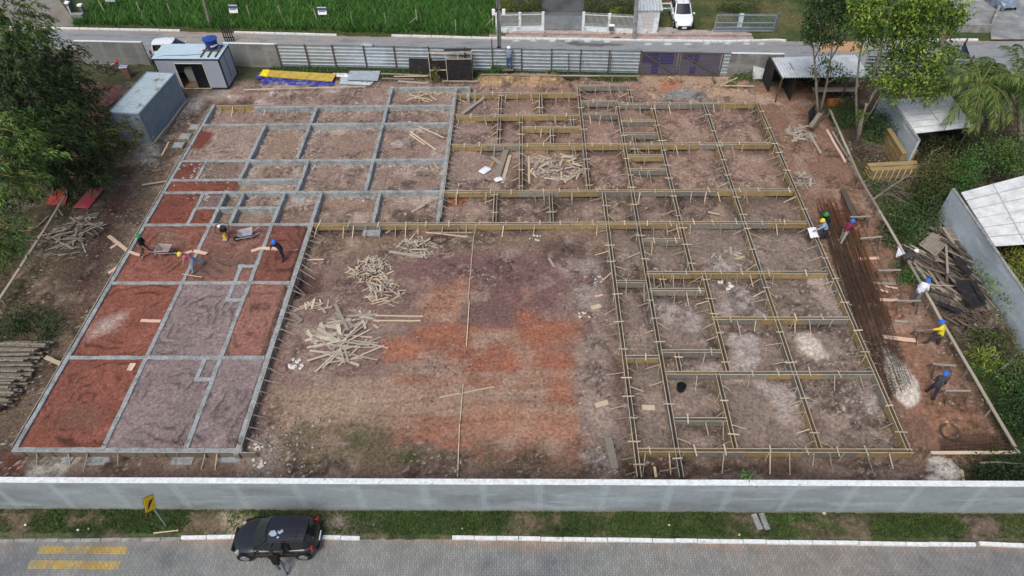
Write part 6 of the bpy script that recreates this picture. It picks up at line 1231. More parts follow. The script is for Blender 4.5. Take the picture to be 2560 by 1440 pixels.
def pk_beam():
    k, c, a, b = BEAMS[rng.integers(0, len(BEAMS))]; s_ = rng.uniform(a, b); o_ = rng.choice([-1, 1])*rng.uniform(.15, .6); x, y = (c+o_, s_) if k == 'd' else (s_, c+o_)
    if y < 36 or x > -.6:
        x, y = rng.normal(-12.0, 1.0), rng.normal(16.2, 1.6)
        if rng.random() > .18: x, y = rng.uniform(-24, 3), 14.5
        return (x, max(y, 14.4), gz(x, max(y, 14.4)))
    return (x, y, gz(x, y))
tag(rubble('concrete_chips', 2600, pk_beam, .03, .13, [(150, 150, 146), (176, 172, 166), (128, 118, 110)]), kind='stuff')
def pk_left():
    x, y = rng.uniform(-32, -25.8), rng.uniform(17, 46); return (x, y, gz(x, y))
tag(rubble('wood_chips', 2600, pk_left, .025, .10, [(128, 112, 84), (150, 132, 100), (96, 84, 66), (84, 66, 54)], .25), kind='stuff')
# ------------------------------------------------------------------ vegetation
def leafmesh(name, C0, D, L, W, cols, parent=None, off=None, m='leaf', bend=.25):
    n = len(C0); D = D/np.linalg.norm(D, axis=1, keepdims=True); r_ = rng.normal(size=(n, 3)); Wv = np.cross(D, r_); Wv /= np.linalg.norm(Wv, axis=1, keepdims=True)+1e-9
    L = np.asarray(L)*np.ones(n); W = np.asarray(W)*np.ones(n); mid = C0+D*L[:, None]*.5; tip = C0+D*L[:, None]; tip[:, 2] -= bend*L
    V = np.stack([C0, mid+Wv*W[:, None]*.5, tip, mid-Wv*W[:, None]*.5], 1).reshape(-1, 3); F_ = np.arange(4*n).reshape(n, 4)
    return npmesh(name, V, F_, cols, M[m], parent, off)
def blob_leaves(blobs, palette, frond=0, per=12, L=(.12, .25), W=.08, droop=.2, out=.8, shell=.45, csz=.28):
    CC_, DD, KK = [], [], []; pal = np.array([lin(c) for c in palette])
    for (c, r, n) in blobs:
        c = np.array(c); r = np.array(r if hasattr(r, '__len__') else (r, r, r*.8))
        v = rng.normal(size=(n, 3)); v /= np.linalg.norm(v, axis=1, keepdims=True); rad = rng.uniform(0, 1, n)**shell; cc = c+v*r*rad[:, None]*(1+.35*(vnoise(v[:, 0]*3+c[0], v[:, 1]*3+v[:, 2]*2, 3)-.5))[:, None]
        tone = pal[rng.integers(0, len(pal), n)]*rng.uniform(.75, 1.3, (n, 1))
        p = np.repeat(cc, per, 0)+rng.normal(size=(n*per, 3))*csz*np.array([1, 1, .6]); d = rng.normal(size=(n*per, 3))*.8+np.repeat(v, per, 0)*out; d[:, 2] -= droop
        if frond:
            tt = np.tile(np.linspace(.05, 1, per), n)[:, None]; hv = np.repeat(v+rng.normal(size=(n, 3))*.35, per, 0); hv[:, 2] = np.abs(hv[:, 2])*.5+.15; fl = np.repeat(rng.uniform(.7, 1.5, (n, 1)), per, 0)*frond
            p = np.repeat(cc, per, 0)+hv*tt*fl; p[:, 2] -= (tt[:, 0]**2)*fl[:, 0]*.75; p += rng.normal(size=p.shape)*.07; d = hv*.8+rng.normal(size=p.shape)*.55; d[:, 2] -= .35+.9*tt[:, 0]
            tone = tone*rng.uniform(.62, 1.35, (n, 1))
        CC_.append(p); DD.append(d); KK.append(np.repeat(tone, per, 0)*rng.uniform(.85, 1.15, (n*per, 1)))
    return np.concatenate(CC_), np.concatenate(DD), np.concatenate(KK)
def foliage(name, blobs, palette, parent, off, **k):
    L = k.pop('L', (.12, .25)); W = k.pop('W', .08); c, d, q = blob_leaves(blobs, palette, **k); n = len(c)
    return leafmesh(name, c, d, rng.uniform(L[0], L[1], n), W*rng.uniform(.7, 1.3, n), q, parent, off)
BAM = [(38, 54, 28), (48, 66, 34), (62, 80, 42), (42, 60, 36), (32, 46, 24)]
BAMB = [(64, 90, 42), (84, 110, 52), (54, 76, 38), (94, 118, 58)]
def bamboo(label, lobes, base, pal=BAM, culms=9, per=13, dens=1.0):
    b = Vector(base); t = thing('bamboo_clump', label, 'bamboo', b, 0, 'bamboo clumps on the left'); bl = []
    for (u, v, z, r) in lobes:
        c = G(u, v, z); bl.append((tuple(c), (r, r, r*.85), int(24*r*r*dens)))
        for k in range(max(1, culms//len(lobes))):
            q = b+Vector((random.uniform(-.7, .7), random.uniform(-.7, .7), -.1)); e = c+Vector((random.uniform(-.6, .6)*r, random.uniform(-.6, .6)*r, random.uniform(-.1, .5)*r)); m1 = q.lerp(e, .55)+Vector((0, 0, (e.z-q.z)*.22+.4))
            pts = [q, q.lerp(m1, .5)+Vector((0, 0, .35)), m1, m1.lerp(e, .55)+Vector((0, 0, .15)), e]; MB().tube(pts, [.05, .045, .04, .025, .01], 6).build('culm', M['culm'], t, off=b)
    foliage('leaves', bl, pal, t, b, frond=.62, per=int(per*1.5), L=(.2, .38), W=.075, shell=.45); return t
bamboo('bamboo crown in the top left corner above the street', [(30,55,8,2.5), (72,105,7,1.6), (10,110,8,2.2)], G(-60,190), BAMB)
bamboo('bamboo lobe below the top left crown', [(15,185,7.5,2.3), (50,220,6.5,2.2)], G(-70,260))
bamboo('dark bamboo clump in front of the left block wall', [(140,150,4.5,2.0), (155,170,4,.9), (110,200,5,2.2)], G(110,260), BAM)
bamboo('low bamboo fringe hanging towards the bicycles', [(242,232,1.6,.6), (175,230,3.5,1.7)], G(160,290), BAM)
bamboo('dark bamboo clump beside the reddish soil', [(70,280,5.5,2.6), (150,270,4.2,2.2), (200,285,3,1.5)], G(80,370), [(36,50,28), (46,62,32), (56,74,38)])
bamboo('bright bamboo lobe on the left edge, middle of three', [(15,350,7,2.4), (48,340,6.2,1.6)], G(-60,440), BAMB)
bamboo('dark bamboo clump behind the red sheets', [(110,350,5,2.4), (180,350,3.6,2), (230,335,2.6,1.4), (95,405,4,1.5)], G(100,450), [(36,50,28), (46,62,32), (60,80,40)])
bamboo('bright bamboo lobe on the left edge beside the red sheets', [(20,440,6.5,2.2), (40,490,5.5,1.0)], G(-60,540), BAMB)
bamboo('bamboo lobe overhanging the dirt track', [(175,415,3.4,1.8), (228,420,2.6,1.3), (255,440,2.0,.9), (150,425,3.4,1.2)], G(150,480), BAM)
bamboo('smallest bamboo lobe at the left edge', [(2,590,5,1.2), (-10,610,5,1.5)], G(-70,640), BAMB)
bamboo('wispy bamboo shoots leaning against the blue container', [(300,320,2.2,1.3), (345,330,2.0,.9), (250,370,1.6,1.2), (320,370,1.2,1.0)], G(215,395), [(76,84,48), (92,98,58), (66,74,42)], culms=8, per=8, dens=.55)
for a, b, lab in (((130,392),(262,300), 'upper of two bare yellow bamboo poles leaning to the container'), ((150,385),(330,308), 'lower of two bare yellow bamboo poles leaning to the container')):
    A, B = G(*a, 2.0), G(*b, 2.6); tag(MB().tube([A, A.lerp(B, .5)+Vector((0, 0, .35)), B], [.05, .045, .02], 7).build('bamboo_pole', M['culm'], None, off=A), lab, 'bamboo pole')
def tree(name, label, base, stems, blobs, pal, cat='tree', leafk=None, dens=30):
    b = GG(*base); t = thing(name, label, cat, b); mb = MB()
    P = lambda u, v, dy: PY(u, v, b.y+dy)
    tr_ = None
    for pts, r0, r1 in stems:
        q = [P(*p) for p in pts]; 
        if pts[0][:2] == base: q[0] = b-Vector((0, 0, .2))
        m_ = MB().tube(q, list(np.linspace(r0, r1, len(q))), 8); mb.add(m_.v, m_.f)
    mb.build('trunk', M['bark'], t, off=b, smooth=True)
    bl = [(tuple(P(u, v, dy)), r, int(dens*r*r)) for u, v, dy, r in blobs]
    allp = [P(*p) for pts, _, _ in stems for p in pts[1:]]
    for c, r, n in bl:
        c = Vector(c); q = min(allp, key=lambda p: (p-c).length)
        for k in range(3): e = c+Vector((random.uniform(-.7, .7), random.uniform(-.7, .7), random.uniform(-.3, .6)))*r; MB().tube([q, q.lerp(e, .5)+Vector((random.uniform(-.15, .15), 0, .15)), e], [.035, .022, .008], 5).build('branch', M['bark'], t, off=b)
    k = dict(L=(.10, .2), W=.085, per=9, droop=.05, out=.4, csz=.22, shell=.55); k.update(leafk or {}); foliage('crown', bl, pal, t, b, **k); return t
YG = [(108, 134, 50), (92, 118, 48), (124, 146, 58), (76, 104, 44), (60, 86, 38)]; DG = [(52, 76, 42), (64, 90, 48), (44, 66, 38), (76, 98, 50)]
tree('slender_tree', 'slender tree with two thin stems in front of the open shed', (2050,292), [([(2050,292,0),(2043,262,0),(2040,200,0),(2036,150,.2),(2033,118,.3),(2024,92,.4)], .11, .04), ([(2050,285,0),(2058,250,0),(2067,208,0),(2074,160,-.2),(2079,130,-.2),(2081,60,-.1),(2085,10,0)], .11, .03), ([(2076,150,-.2),(2100,108,.3),(2125,78,.6),(2132,40,.8)], .06, .02), ([(2036,150,.2),(2052,110,-.3),(2050,60,-.4)], .045, .02)],
 [(2040,70,.2,1.1), (2075,35,0,1.5), (2030,95,.4,.8), (2110,50,.6,1.2), (2120,10,.8,1.4), (2055,8,-.2,1.4), (2062,150,0,.5), (2088,172,-.2,.55), (2040,180,0,.4), (2095,100,.2,.7), (2110,190,-.4,.5), (2085,-20,0,1.6), (2060,100,0,.7), (2020,60,.3,.8)], DG, dens=42, leafk=dict(L=(.13, .25), W=.11, per=11, csz=.2))
tree('tall_tree', 'tall spreading tree with a thick pale trunk and yellow green leaves', (2142,362), [([(2142,362,0),(2152,302,0),(2168,260,.1),(2190,226,.3),(2206,190,.5),(2228,150,.7),(2240,90,.8)], .20, .04), ([(2168,262,.1),(2190,160,-.3),(2206,105,-.5),(2218,60,-.6),(2230,15,-.6)], .09, .03), ([(2143,340,0),(2140,230,.2),(2148,150,.2),(2164,60,.3),(2176,5,.4)], .10, .03), ([(2150,318,0),(2182,274,-.4),(2200,240,-.6)], .05, .02), ([(2206,190,.5),(2262,172,-.2),(2325,142,-.6),(2350,120,-.6)], .07, .02), ([(2190,226,.3),(2250,225,-.5),(2300,205,-.9)], .06, .02)],
 [(2300,25,.4,1.7), (2258,62,.3,1.5), (2352,12,.5,1.6), (2372,55,.4,1.1), (2285,105,.2,1.5), (2335,120,-.4,1.4), (2238,150,.4,1.2), (2290,172,-.2,1.5), (2350,165,-.5,1.2), (2258,205,-.5,1.2), (2318,218,-.8,1.3), (2378,128,-.2,.7), (2222,105,.1,.9), (2205,30,-.4,1.3), (2160,15,.2,1.1), (2300,-20,.4,1.8), (2230,-10,.2,1.6), (2170,100,.3,.9), (2185,60,.2,1.2), (2150,50,.3,.9), (2205,200,-.2,.8), (2400,30,.3,.8), (2230,240,-.5,.7), (2185,175,.2,.6), (2370,200,-.6,.7), (2155,290,0,.4)], YG, dens=36, leafk=dict(L=(.14, .27), W=.12, per=12, csz=.2))
# palms
def palm(base, crown, label, nf=20, Lf=2.6, pal=((84,108,52),(100,122,58),(66,92,46),(112,124,70))):
    b = GG(*base); c = PY(*crown, b.y); t = thing('palm', label, 'palm', b); MB().tube([b-Vector((0, 0, .2)), b.lerp(c, .5)+Vector((.08, 0, 0)), c], [.17, .13, .11], 9).build('trunk', M['bark'], t, off=b)
    pl = np.array([lin(x) for x in pal])
    for i in range(nf):
        a = 2*math.pi*i/nf+random.uniform(-.15, .15); el = random.uniform(-.1, 1.1); h = Vector((math.cos(a), math.sin(a), 0)); pts = []; p = c.copy(); d = (h*math.cos(el)+Vector((0, 0, math.sin(el)))).normalized()
        for s_ in range(12): pts.append(p.copy()); p = p+d*(Lf/11)*random.uniform(.9, 1.1); d = (d-Vector((0, 0, .17))).normalized()
        rb = MB().tube(pts, list(np.linspace(.035, .008, 12)), 5); C0, D, LL = [], [], []
        for s_ in range(90):
            f = .1+.9*s_/90; x = f*11; j = min(int(x), 10); q = pts[j].lerp(pts[j+1], x-j); tg = (pts[j+1]-pts[j]).normalized(); sd = tg.cross(Vector((0, 0, 1))).normalized()*(1 if s_ % 2 else -1)
            C0.append(q); D.append(sd*.75+tg*.5+Vector((0, 0, -.25+random.uniform(-.2, .2)))); LL.append(.72*(1-abs(f-.45))*random.uniform(.8, 1.1))
        fr = leafmesh('frond', np.array([tuple(x) for x in C0]), np.array([tuple(x) for x in D]), np.array(LL), .06, pl[rng.integers(0, len(pl), 90)]*rng.uniform(.8, 1.2, (90, 1)), t, b, bend=.5)
        rb.build('rachis', solid('rachis', (112, 116, 66), .7), fr, off=b)
palm((2440,372), (2452,208), 'feathery palm with drooping fronds beside the farther white roof', 32, 3.9)
palm((2555,350), (2535,195), 'second palm cut by the right edge of the view', 26, 3.4, ((70,98,50),(84,110,56),(58,84,44)))
palm((2560,290), (2490,178), 'smaller palm behind the feathery one', 14, 2.2, ((74,102,52),(90,116,60)))
def bush(label, blobs, pal, name='bush', cat='bush', **k):
    b = GG(*blobs[0][:2]); t = thing(name, label, cat, b)
    bl = []
    for u, v, z, r in blobs:
        c = G(u, v, z); bl.append((tuple(c), (r, r, r*.75), int(52*r*r)+8))
        for k_ in range(3): MB().tube([Vector((c.x+random.uniform(-.2, .2), c.y+random.uniform(-.2, .2), gz(c.x, c.y)-.05)), c+Vector((random.uniform(-.4, .4)*r, random.uniform(-.4, .4)*r, .4*r))], [.03, .008], 5).build('stem', M['bark'], t, off=b)
    kk = dict(L=(.10, .2), W=.08, per=10, droop=.05, out=.5, csz=.2, shell=.5); kk.update(k); foliage('leaves', bl, pal, t, b, **kk); return t
GR = [(62, 88, 44), (76, 104, 50), (50, 74, 40), (88, 112, 56)]
bush('dark weeds beyond the side rail beside the rusty bars', [(2235,560,.4,1.1), (2268,578,.5,1.2), (2250,530,.4,.9), (2225,600,.3,.7)], DG)
bush('weeds between the weedy rail and the slatted panels', [(2300,560,.6,1.1), (2325,535,.7,1.1), (2285,600,.5,.8)], DG)
bush('big dark shrub at the near end of the fallen branches', [(2330,500,1.0,1.3), (2360,475,1.2,1.3), (2305,480,.8,1.0)], [(58,74,40),(72,86,44),(48,62,36)])
bush('brownish shrub between the lumber and the nearer white roof', [(2345,430,1.3,1.4), (2390,440,1.6,1.2), (2370,405,1.5,1.2), (2320,440,.9,1.0)], [(84,88,48),(70,80,42),(100,100,58)])
bush('green shrub left of the nearer white roof', [(2400,470,1.8,1.0), (2425,430,2.0,1.3), (2415,400,1.8,1.2)], [(58,98,44),(70,112,50),(48,82,40)])
bush('leafy shrub under the palm at the right edge', [(2480,385,2.2,1.5), (2525,390,2.2,1.6), (2555,370,2.4,1.6), (2545,420,2.0,1.2)], GR)
bush('shrub at the foot of the farther white roof', [(2440,345,1.6,1.1), (2470,350,1.8,1.1), (2400,350,1.0,.8)], [(56,70,38),(70,82,44),(84,92,54)])
bush('weeds at the foot of the side rail near the stooping person', [(2262,690,.25,.65), (2285,700,.25,.55), (2250,665,.25,.5)], [(56,92,40),(70,108,48)])
bush('small pale sapling in front of the grey side wall', [(2500,680,1.2,.9), (2520,715,1.3,.9), (2540,750,1.2,.8), (2475,665,1.0,.6), (2548,790,.9,.7)], [(104,128,66),(120,142,80),(88,112,56)], per=9)
bush('yellowish bush behind the grey side wall', [(2545,640,1.2,1.0), (2575,660,1.2,1.2), (2555,690,1.0,.9), (2590,720,1.0,1.1)], [(112,122,48),(96,106,44),(128,134,60)])
bush('weedy clump at the near end of the scrap heap', [(2470,855,.4,.7), (2440,840,.3,.5), (2500,835,.5,.6)], [(84,92,50),(70,84,44)])
bush('spiky bright plant beside the side rail near the front', [(2455,885,.3,.55), (2480,900,.3,.6), (2460,915,.25,.4)], [(112,134,54),(130,150,66),(92,116,48)], name='spiky_plant', cat='plant', L=(.3, .6), W=.05, per=7, droop=-.5, out=.9, csz=.08)
bush('grassy bush at the right edge near the spiky plant', [(2525,905,.4,.9), (2550,940,.5,1.0), (2530,965,.4,.8)], GR)
bush('dark bush at the right edge beyond the front rail', [(2545,1020,.4,1.0), (2555,1060,.4,.9), (2530,1050,.3,.7), (2560,985,.5,.8)], [(44,72,36),(56,86,42),(38,60,34)])
bush('dark bush inside the right end of the front wall', [(2455,1170,.6,.8), (2500,1165,.7,.9), (2540,1165,.7,1.0), (2555,1190,.6,.8), (2470,1200,.4,.6)], [(44,66,36),(56,80,42),(36,54,32)])
bush('weeds under the slender tree beside the open shed', [(2110,262,.3,.8), (2140,285,.4,.9), (2120,300,.3,.8), (2165,300,.4,.9)], DG)
bush('leafy shrub between the tall tree and the farther side wall', [(2190,300,1.0,1.0), (2200,330,.9,1.0), (2225,300,1.4,.8), (2180,345,.5,.7), (2255,320,1.6,.5)], DG)
bush('green tangle over the log pile', [(40,800,.6,1.1), (90,800,.5,1.0), (130,815,.4,.8), (20,830,.6,1.0), (110,845,.4,.7)], [(54,72,42),(66,86,48),(46,60,38)], L=(.15, .3), W=.05)
bush('dark plants at the foot of the utility pole by the fence', [(1245,173,.4,.45), (1262,176,.35,.4), (1235,178,.3,.35)], [(52,88,40),(66,104,48)], L=(.15, .3), W=.12)
bush('dark bush in the opening of the farther white roof', [(2330,372,.8,1.0), (2370,366,.9,1.0), (2405,362,.9,.9), (2300,392,.4,.6)], [(52,62,36),(64,74,42),(44,54,32)])
bush('small dry bush at the corner of the black shelter', [(1085,185,.7,.35), (1090,196,.3,.4), (1088,172,1.2,.25)], [(96,96,52),(82,86,46)])
bush('thin shrub against the sheet metal fence', [(1425,150,.9,.4), (1452,160,.6,.5), (1415,165,.5,.3), (1470,155,.8,.3)], [(92,94,56),(78,86,48)], per=5)
bush('weeds at the foot of the grey wall right of the gate', [(1850,185,.3,.5), (1870,190,.3,.5), (1835,196,.2,.4), (1830,212,.2,.4)], GR)
bush('green sprig hanging over the coping of the front wall', [(1868,1190,2.8,.16), (1876,1206,2.6,.14), (1860,1186,2.85,.1)], [(62,110,50),(80,126,60)], name='sprig', cat='plant', L=(.08,.14), W=.06, per=5, csz=.07)
# dry branches
for pts, r0, r1, lab in ((((2165,512,.1),(2215,475,.3),(2265,442,.6),(2330,395,1.2)), .09, .03, 'long grey fallen trunk lying over the side rail'), (((2265,442,.6),(2310,440,.9),(2350,455,1.0)), .04, .012, 'thin bare branch beside the fallen trunk'), (((2310,440,.6),(2330,380,1.4),(2360,365,1.8)), .04, .015, 'pale forked branch standing near the low lumber stack'), (((2400,415,1.5),(2420,375,2.2),(2424,358,2.6)), .03, .012, 'thin upright bare branch below the farther white roof'), (((2495,700,.4),(2510,770,.4),(2530,830,.3),(2560,850,.3)), .05, .02, 'bare curved branch in front of the grey side wall'), (((2500,925,.3),(2520,910,.5),(2540,885,.7)), .08, .04, 'pale broken branch among the right edge bushes'), (((2450,1157,1.0),(2490,1155,1.0),(2560,1160,.9)), .05, .03, 'pale branch lying on the dark bush at the front right')):
    q = [G(*p) for p in pts]; mb = MB().tube(q, list(np.linspace(r0, r1, len(q))), 7); tag(mb.build('bare_branch', M['bark'], None, off=q[0], smooth=True), lab, 'branch')
TW = MB()
for _ in range(520):
    u, v = random.choice(((2250,470),(2280,500),(2215,390),(2200,360),(2320,400),(2370,420),(2440,470),(2470,820),(2500,800),(2240,480),(2190,380))); p = GG(u+random.gauss(0, 28), v+random.gauss(0, 16)); a = random.uniform(0, 6.28); L = random.uniform(.5, 1.8); z = random.uniform(.03, .5)
    TW.col = tuple(x*random.choice((.6, .8, 1)) for x in lin((128, 118, 104))); d = Vector((math.cos(a)*L, math.sin(a)*L, random.uniform(-.2, .35))); TW.tube([p+Vector((0, 0, z)), p+d*.5+Vector((random.uniform(-.1, .1), 0, z+.06)), p+d+Vector((0, 0, z))], [.016, .012, .005], 4, False)
tag(TW.build('brushwood', M['stone']), kind='stuff')
# grass, uncounted
def grass(name, n, pick, hgt, wd, pal, lean=.5):
    P = np.array([pick() for _ in range(n)]); th = rng.uniform(0, 6.28, n); h = rng.uniform(hgt[0], hgt[1], n); w_ = wd*rng.uniform(.7, 1.4, n); a = np.stack([np.cos(th), np.sin(th), np.zeros(n)], 1)*w_[:, None]*.5
    ph = rng.uniform(0, 6.28, n); d = np.stack([np.cos(ph)*lean, np.sin(ph)*lean, np.ones(n)], 1)*h[:, None]; pl = np.array([lin(c) for c in pal]); V = np.stack([P-a, P+a, P+d], 1).reshape(-1, 3)
    patch = .75+.6*fbm(P[:, 0], P[:, 1], .5, 3, 77)[:, None]; return tag(npmesh(name, V, np.arange(3*n).reshape(n, 3), pl[rng.integers(0, len(pl), n)]*patch, M['leaf']), kind='stuff')
def pk(x0, x1, y0, y1, cond=None):
    def f():
        for _ in range(60):
            x, y = rng.uniform(x0, x1), rng.uniform(y0, y1)
            if cond is None or cond(x, y): break
        return (x, y, gz(x, y)-.02)
    return f
xg = G(1238,85).x; xl = G(190,60).x
grass('tall_grass', 42000, pk(xl, xg, 60.0, 72, lambda x, y: y > kerb_y(x)+.25+.8*vnoise(np.array(x*.5), np.array(y*.5), 3)*(1)), (.3, .85), .08, [(62,108,42), (52,94,38), (76,120,48), (46,82,36), (92,130,62)], .9)
grass('verge_grass', 9000, pk(xl, xg, 60.0, 64, lambda x, y: kerb_y(x)+.1 < y < kerb_y(x)+1.6), (.06, .18), .05, [(92,102,56), (78,92,48), (112,108,70)], .8)
lx0, lx1 = G(1650,70).x, G(2080,70).x
grass('lawn', 16000, pk(lx0, lx1+8, 60.2, 71, lambda x, y: y > max(kerb_y(x)+1.9, 61.6) or (x > 22.3 and y > kerb_y(x)+.2)), (.05, .14), .06, [(66,98,44), (56,86,40), (84,106,54)], .8)
grass('verge_grass', 34000, pk(-25, 23.5, 12.86, 13.98, lambda x, y: fbm(np.array(x), np.array(y), .6, 4, 61) > .36+.12*rng.random() and not (-11.5 < x < -10.2) or (y > 13.75 and rng.random() < .35)), (.05, .2), .035, [(58,86,38), (70,98,44), (48,72,34), (92,104,56)], .8)
grass('weeds', 7000, pk(-22.5, 16, 51.0, 55.3, lambda x, y: fence_y(x)-1.4 < y < fence_y(x)-.05 and vnoise(np.array(x*.6), np.array(y), 9) > .3 and not (9.5 < x < 15.8)), (.1, .35), .05, [(62,88,44), (76,100,50), (52,72,38)], .7)
grass('weeds', 1500, pk(-12, 3, 14.5, 19, lambda x, y: vnoise(np.array(x*.55), np.array(y*.7), 29) > .70), (.05, .16), .03, [(62,88,42), (80,104,52)], .8)
grass('weeds', 12000, pk(23.7, 27.0, 14.6, 30, lambda x, y: vnoise(np.array(x*.7), np.array(y*.5), 19) > .35 and not (y > 22.5 and y < 30 and x > 24)), (.08, .3), .04, [(56,84,38), (70,98,46), (46,68,34)], .7)
grass('weeds', 9000, pk(23.8, 27, 32, 48, lambda x, y: vnoise(np.array(x*.6), np.array(y*.5), 23) > .4), (.1, .35), .05, [(54,78,38), (66,92,44), (82,98,52)], .7)
grass('weeds', 6000, pk(-36, -30.5, 18, 46, lambda x, y: vnoise(np.array(x*.6), np.array(y*.5), 33) > .4), (.1, .3), .05, [(56,72,42), (68,86,48), (80,88,54)], .7)
# ------------------------------------------------------------------ across the street
def V3(p, z): return Vector((p.x, p.y, z))
W_, z0 = M['grime'], .1
a, b = G(1243,78,z0), G(1357,75,z0); c, d = G(1457,76,z0), G(1585,83,z0)
fe = thing('front_fence', 'white house fence of pillars, low wall and slim railings across the street', 'fence', (a.x, a.y, 0)); H = 1.75
for p, q, k in ((a, b, 2), (c, d, 2)):
    MB().bar(V3(p, z0+.12), V3(q, z0+.12), .16, .40).build('low_wall', W_, fe, off=fe.location)
    for i in range(k+1): e = p.lerp(q, i/k); MB().box(V3(e, H/2+.05), (.26, .24, H+.1)).build('pillar', W_, fe, off=fe.location, bevel=.02)
    for i in range(k):
        s_, e = p.lerp(q, i/k), p.lerp(q, (i+1)/k); mb = MB(); n = 22; dd = (e-s_)
        for z in (.5, H-.12): mb.bar(V3(s_, z), V3(e, z), .03, .04)
        for j in range(1, n): f = s_+dd*(j/n); mb.box(V3(f, (H+.5)/2+.05), (.022, .022, H-.40))
        mb.build('railing', M['white'], fe, off=fe.location)
    mb = MB(); mb.bar(V3(p.lerp(q, .03), .66)+Vector((0, .05, 0)), V3(q.lerp(p, .03), .66)+Vector((0, .05, 0)), .02, .3); mb.build('lower_panel', solid('teal_panel', (84, 112, 112), .7, var=.15), fe, off=fe.location)
e = G(1528,72,.6); MB().box((e.x, e.y-.15, .75), (.42, .3, .45)).build('mailbox', solid('mail', (92, 96, 98), .6), fe, off=fe.location); MB().box((e.x, e.y-.15, 1.0), (.5, .36, .06)).build('mailbox_lid', M['white'], fe, off=fe.location)
g = thing('driveway_gate', 'grey barred driveway gate with stains between the white pillars', 'gate', V3(b, 0)); mb = MB().bar(V3(b.lerp(c, .03), .82), V3(b.lerp(c, .97), .82), .03, 1.35); mb.build('panel', solid('gate_grey', (138, 142, 144), .8, var=.15, scale=1, c2=(112, 120, 126), c2s=.7), g, off=g.location)
mb = MB()
for i in range(42): q = b.lerp(c, .03+.94*i/41); mb.box(V3(q, .95)+Vector((0, -.03, 0)), (.02, .02, 1.7))
mb.build('bars', M['steel'], g, off=g.location)
# small gatehouse
p, q = G(1590,83,z0), G(1643,83,z0); gh = thing('gatehouse', 'small white booth with a grilled window and grey sheet roof', 'booth', V3(p, 0)); w_ = q.x-p.x; hh = 2.3
MB().box((w_/2, 1.1, hh/2), (w_, 2.2, hh)).build('wall', W_, gh); mb = MB()
P = [Vector((-.15, -.2, hh+.02)), Vector((w_+.2, -.2, hh+.02)), Vector((w_+.2, 2.5, hh+.55)), Vector((-.15, 2.5, hh+.55))]; roof_ribbed([v+gh.location for v in P], 8, 'roof', solid('roof_grey', (176, 184, 188), .6), thing('tmp', 'x', 'x')); tm = bpy.data.objects['tmp']; rf = tm.children[0]; rf.parent = gh; rf.location = -gh.location; bpy.data.objects.remove(tm)
wn = MB().box((w_*.5, -.012, 1.35), (w_*.52, .05, 1.35)).build('window', solid('curtain', (184, 176, 178), .6, var=.15, scale=3, stretch=(6, 1, 1)), gh); mb = MB()
for i in range(9): mb.box((w_*.25+w_*.5*i/8, -.05, 1.35), (.02, .02, 1.35))
for z in (.7, 1.1, 2.0): mb.box((w_*.5, -.05, z), (w_*.52, .02, .03))
mb.build('grille', M['white'], wn)
for u, v in ((1663,8.5), (1663,21)): A = G(u-12, v, 1.6); B = G(u+12, v, 1.6); MB().bar(A, B, .08, .08).build('bracket', M['grime'], gh, off=gh.location)
# open sliding gate
a, b = G(1784,80,z0), G(1931,80.5,z0); sg = thing('sliding_gate', 'grey barred sliding gate with a central pier on the lawn opposite', 'gate', V3(a, 0)); mb = MB(); dd = b-a
for z in (.2, .55, 1.0, 1.72): mb.bar(V3(a, z), V3(b, z), .05, .06)
for i in (0, 1): mb.box(V3(a+dd*i, .95), (.06, .06, 1.6))
mb.build('frame', M['steel'], sg, off=sg.location); mb = MB()
for i in range(1, 46): mb.box(V3(a+dd*i/46, 1.15), (.018, .018, 1.5))
mb.build('bars', M['steel'], sg, off=sg.location); MB().bar(V3(a+dd*.01, .37)+Vector((0, .03, 0)), V3(b-dd*.01, .37)+Vector((0, .03, 0)), .015, .32).build('kick_panel', solid('kick', (108, 116, 128), .6), sg, off=sg.location)
MB().box(V3(a+dd*.43, .85)+Vector((0, .25, 0)), (.4, .25, 1.7)).build('pier', M['grime'], sg, off=sg.location); MB().box(V3(b, .95)+Vector((.15, .1, 0)), (.2, .4, 1.75)).build('end_post', solid('dark_post', (92, 98, 106), .7), sg, off=sg.location)
def flat(name, q, z, c, kind='structure', th=.02, var=.14, c2=None):
    P = [G(u, v, z) for u, v in q]; mb = MB().prism([(p.x, p.y) for p in P], z-th, z); return tag(mb.build(name, mat(name+str(c[0]), c, .9, var=var, scale=1, c2=c2, c2s=.5), None), kind=kind)
# plants behind the fences
flat('planting_bed', ((1245,74),(1357,71),(1352,-20),(1235,-20)), .14, (52, 58, 38)); flat('planting_bed', ((1458,72),(1590,76),(1590,-20),(1458,-20)), .14, (50, 54, 38))
DK = [(52,70,38), (66,84,44), (42,56,34), (96,100,40)]
bush('yellowish shrub behind the left railing of the white house fence', [(1268,8,1.2,1.0), (1255,20,.8,.7)], [(120,118,44), (96,100,42), (76,88,40)])
bush('dark shrub behind the second railing of the white house fence', [(1310,18,1.0,1.1), (1335,8,1.2,1.1), (1290,30,.6,.8), (1340,35,.5,.7)], DK)
bush('dark shrubs right of the driveway behind the white house fence', [(1485,12,1.2,1.2), (1520,20,.8,.9), (1555,14,1.1,1.1), (1480,40,.5,.7), (1580,20,1.0,.8)], DK)
bush('bright plant behind the fourth railing of the white house fence', [(1538,30,.8,.5), (1534,40,.5,.4)], [(120,140,56), (100,124,48)], L=(.2, .4), W=.06)
bush('big shrub on the lawn behind the sliding gate', [(1840,10,1.0,1.3), (1880,8,1.0,1.2), (1860,22,.7,.9), (1815,14,.6,.8)], [(62,88,44), (76,102,50), (96,84,60)])
p = G(1404,-4); car(Vector((p.x, p.y+1.6, .05)), R(-90), 'black car at the head of the driveway behind the grey gate', 'car', 4.2, 1.7, 1.45, (22, 22, 24))
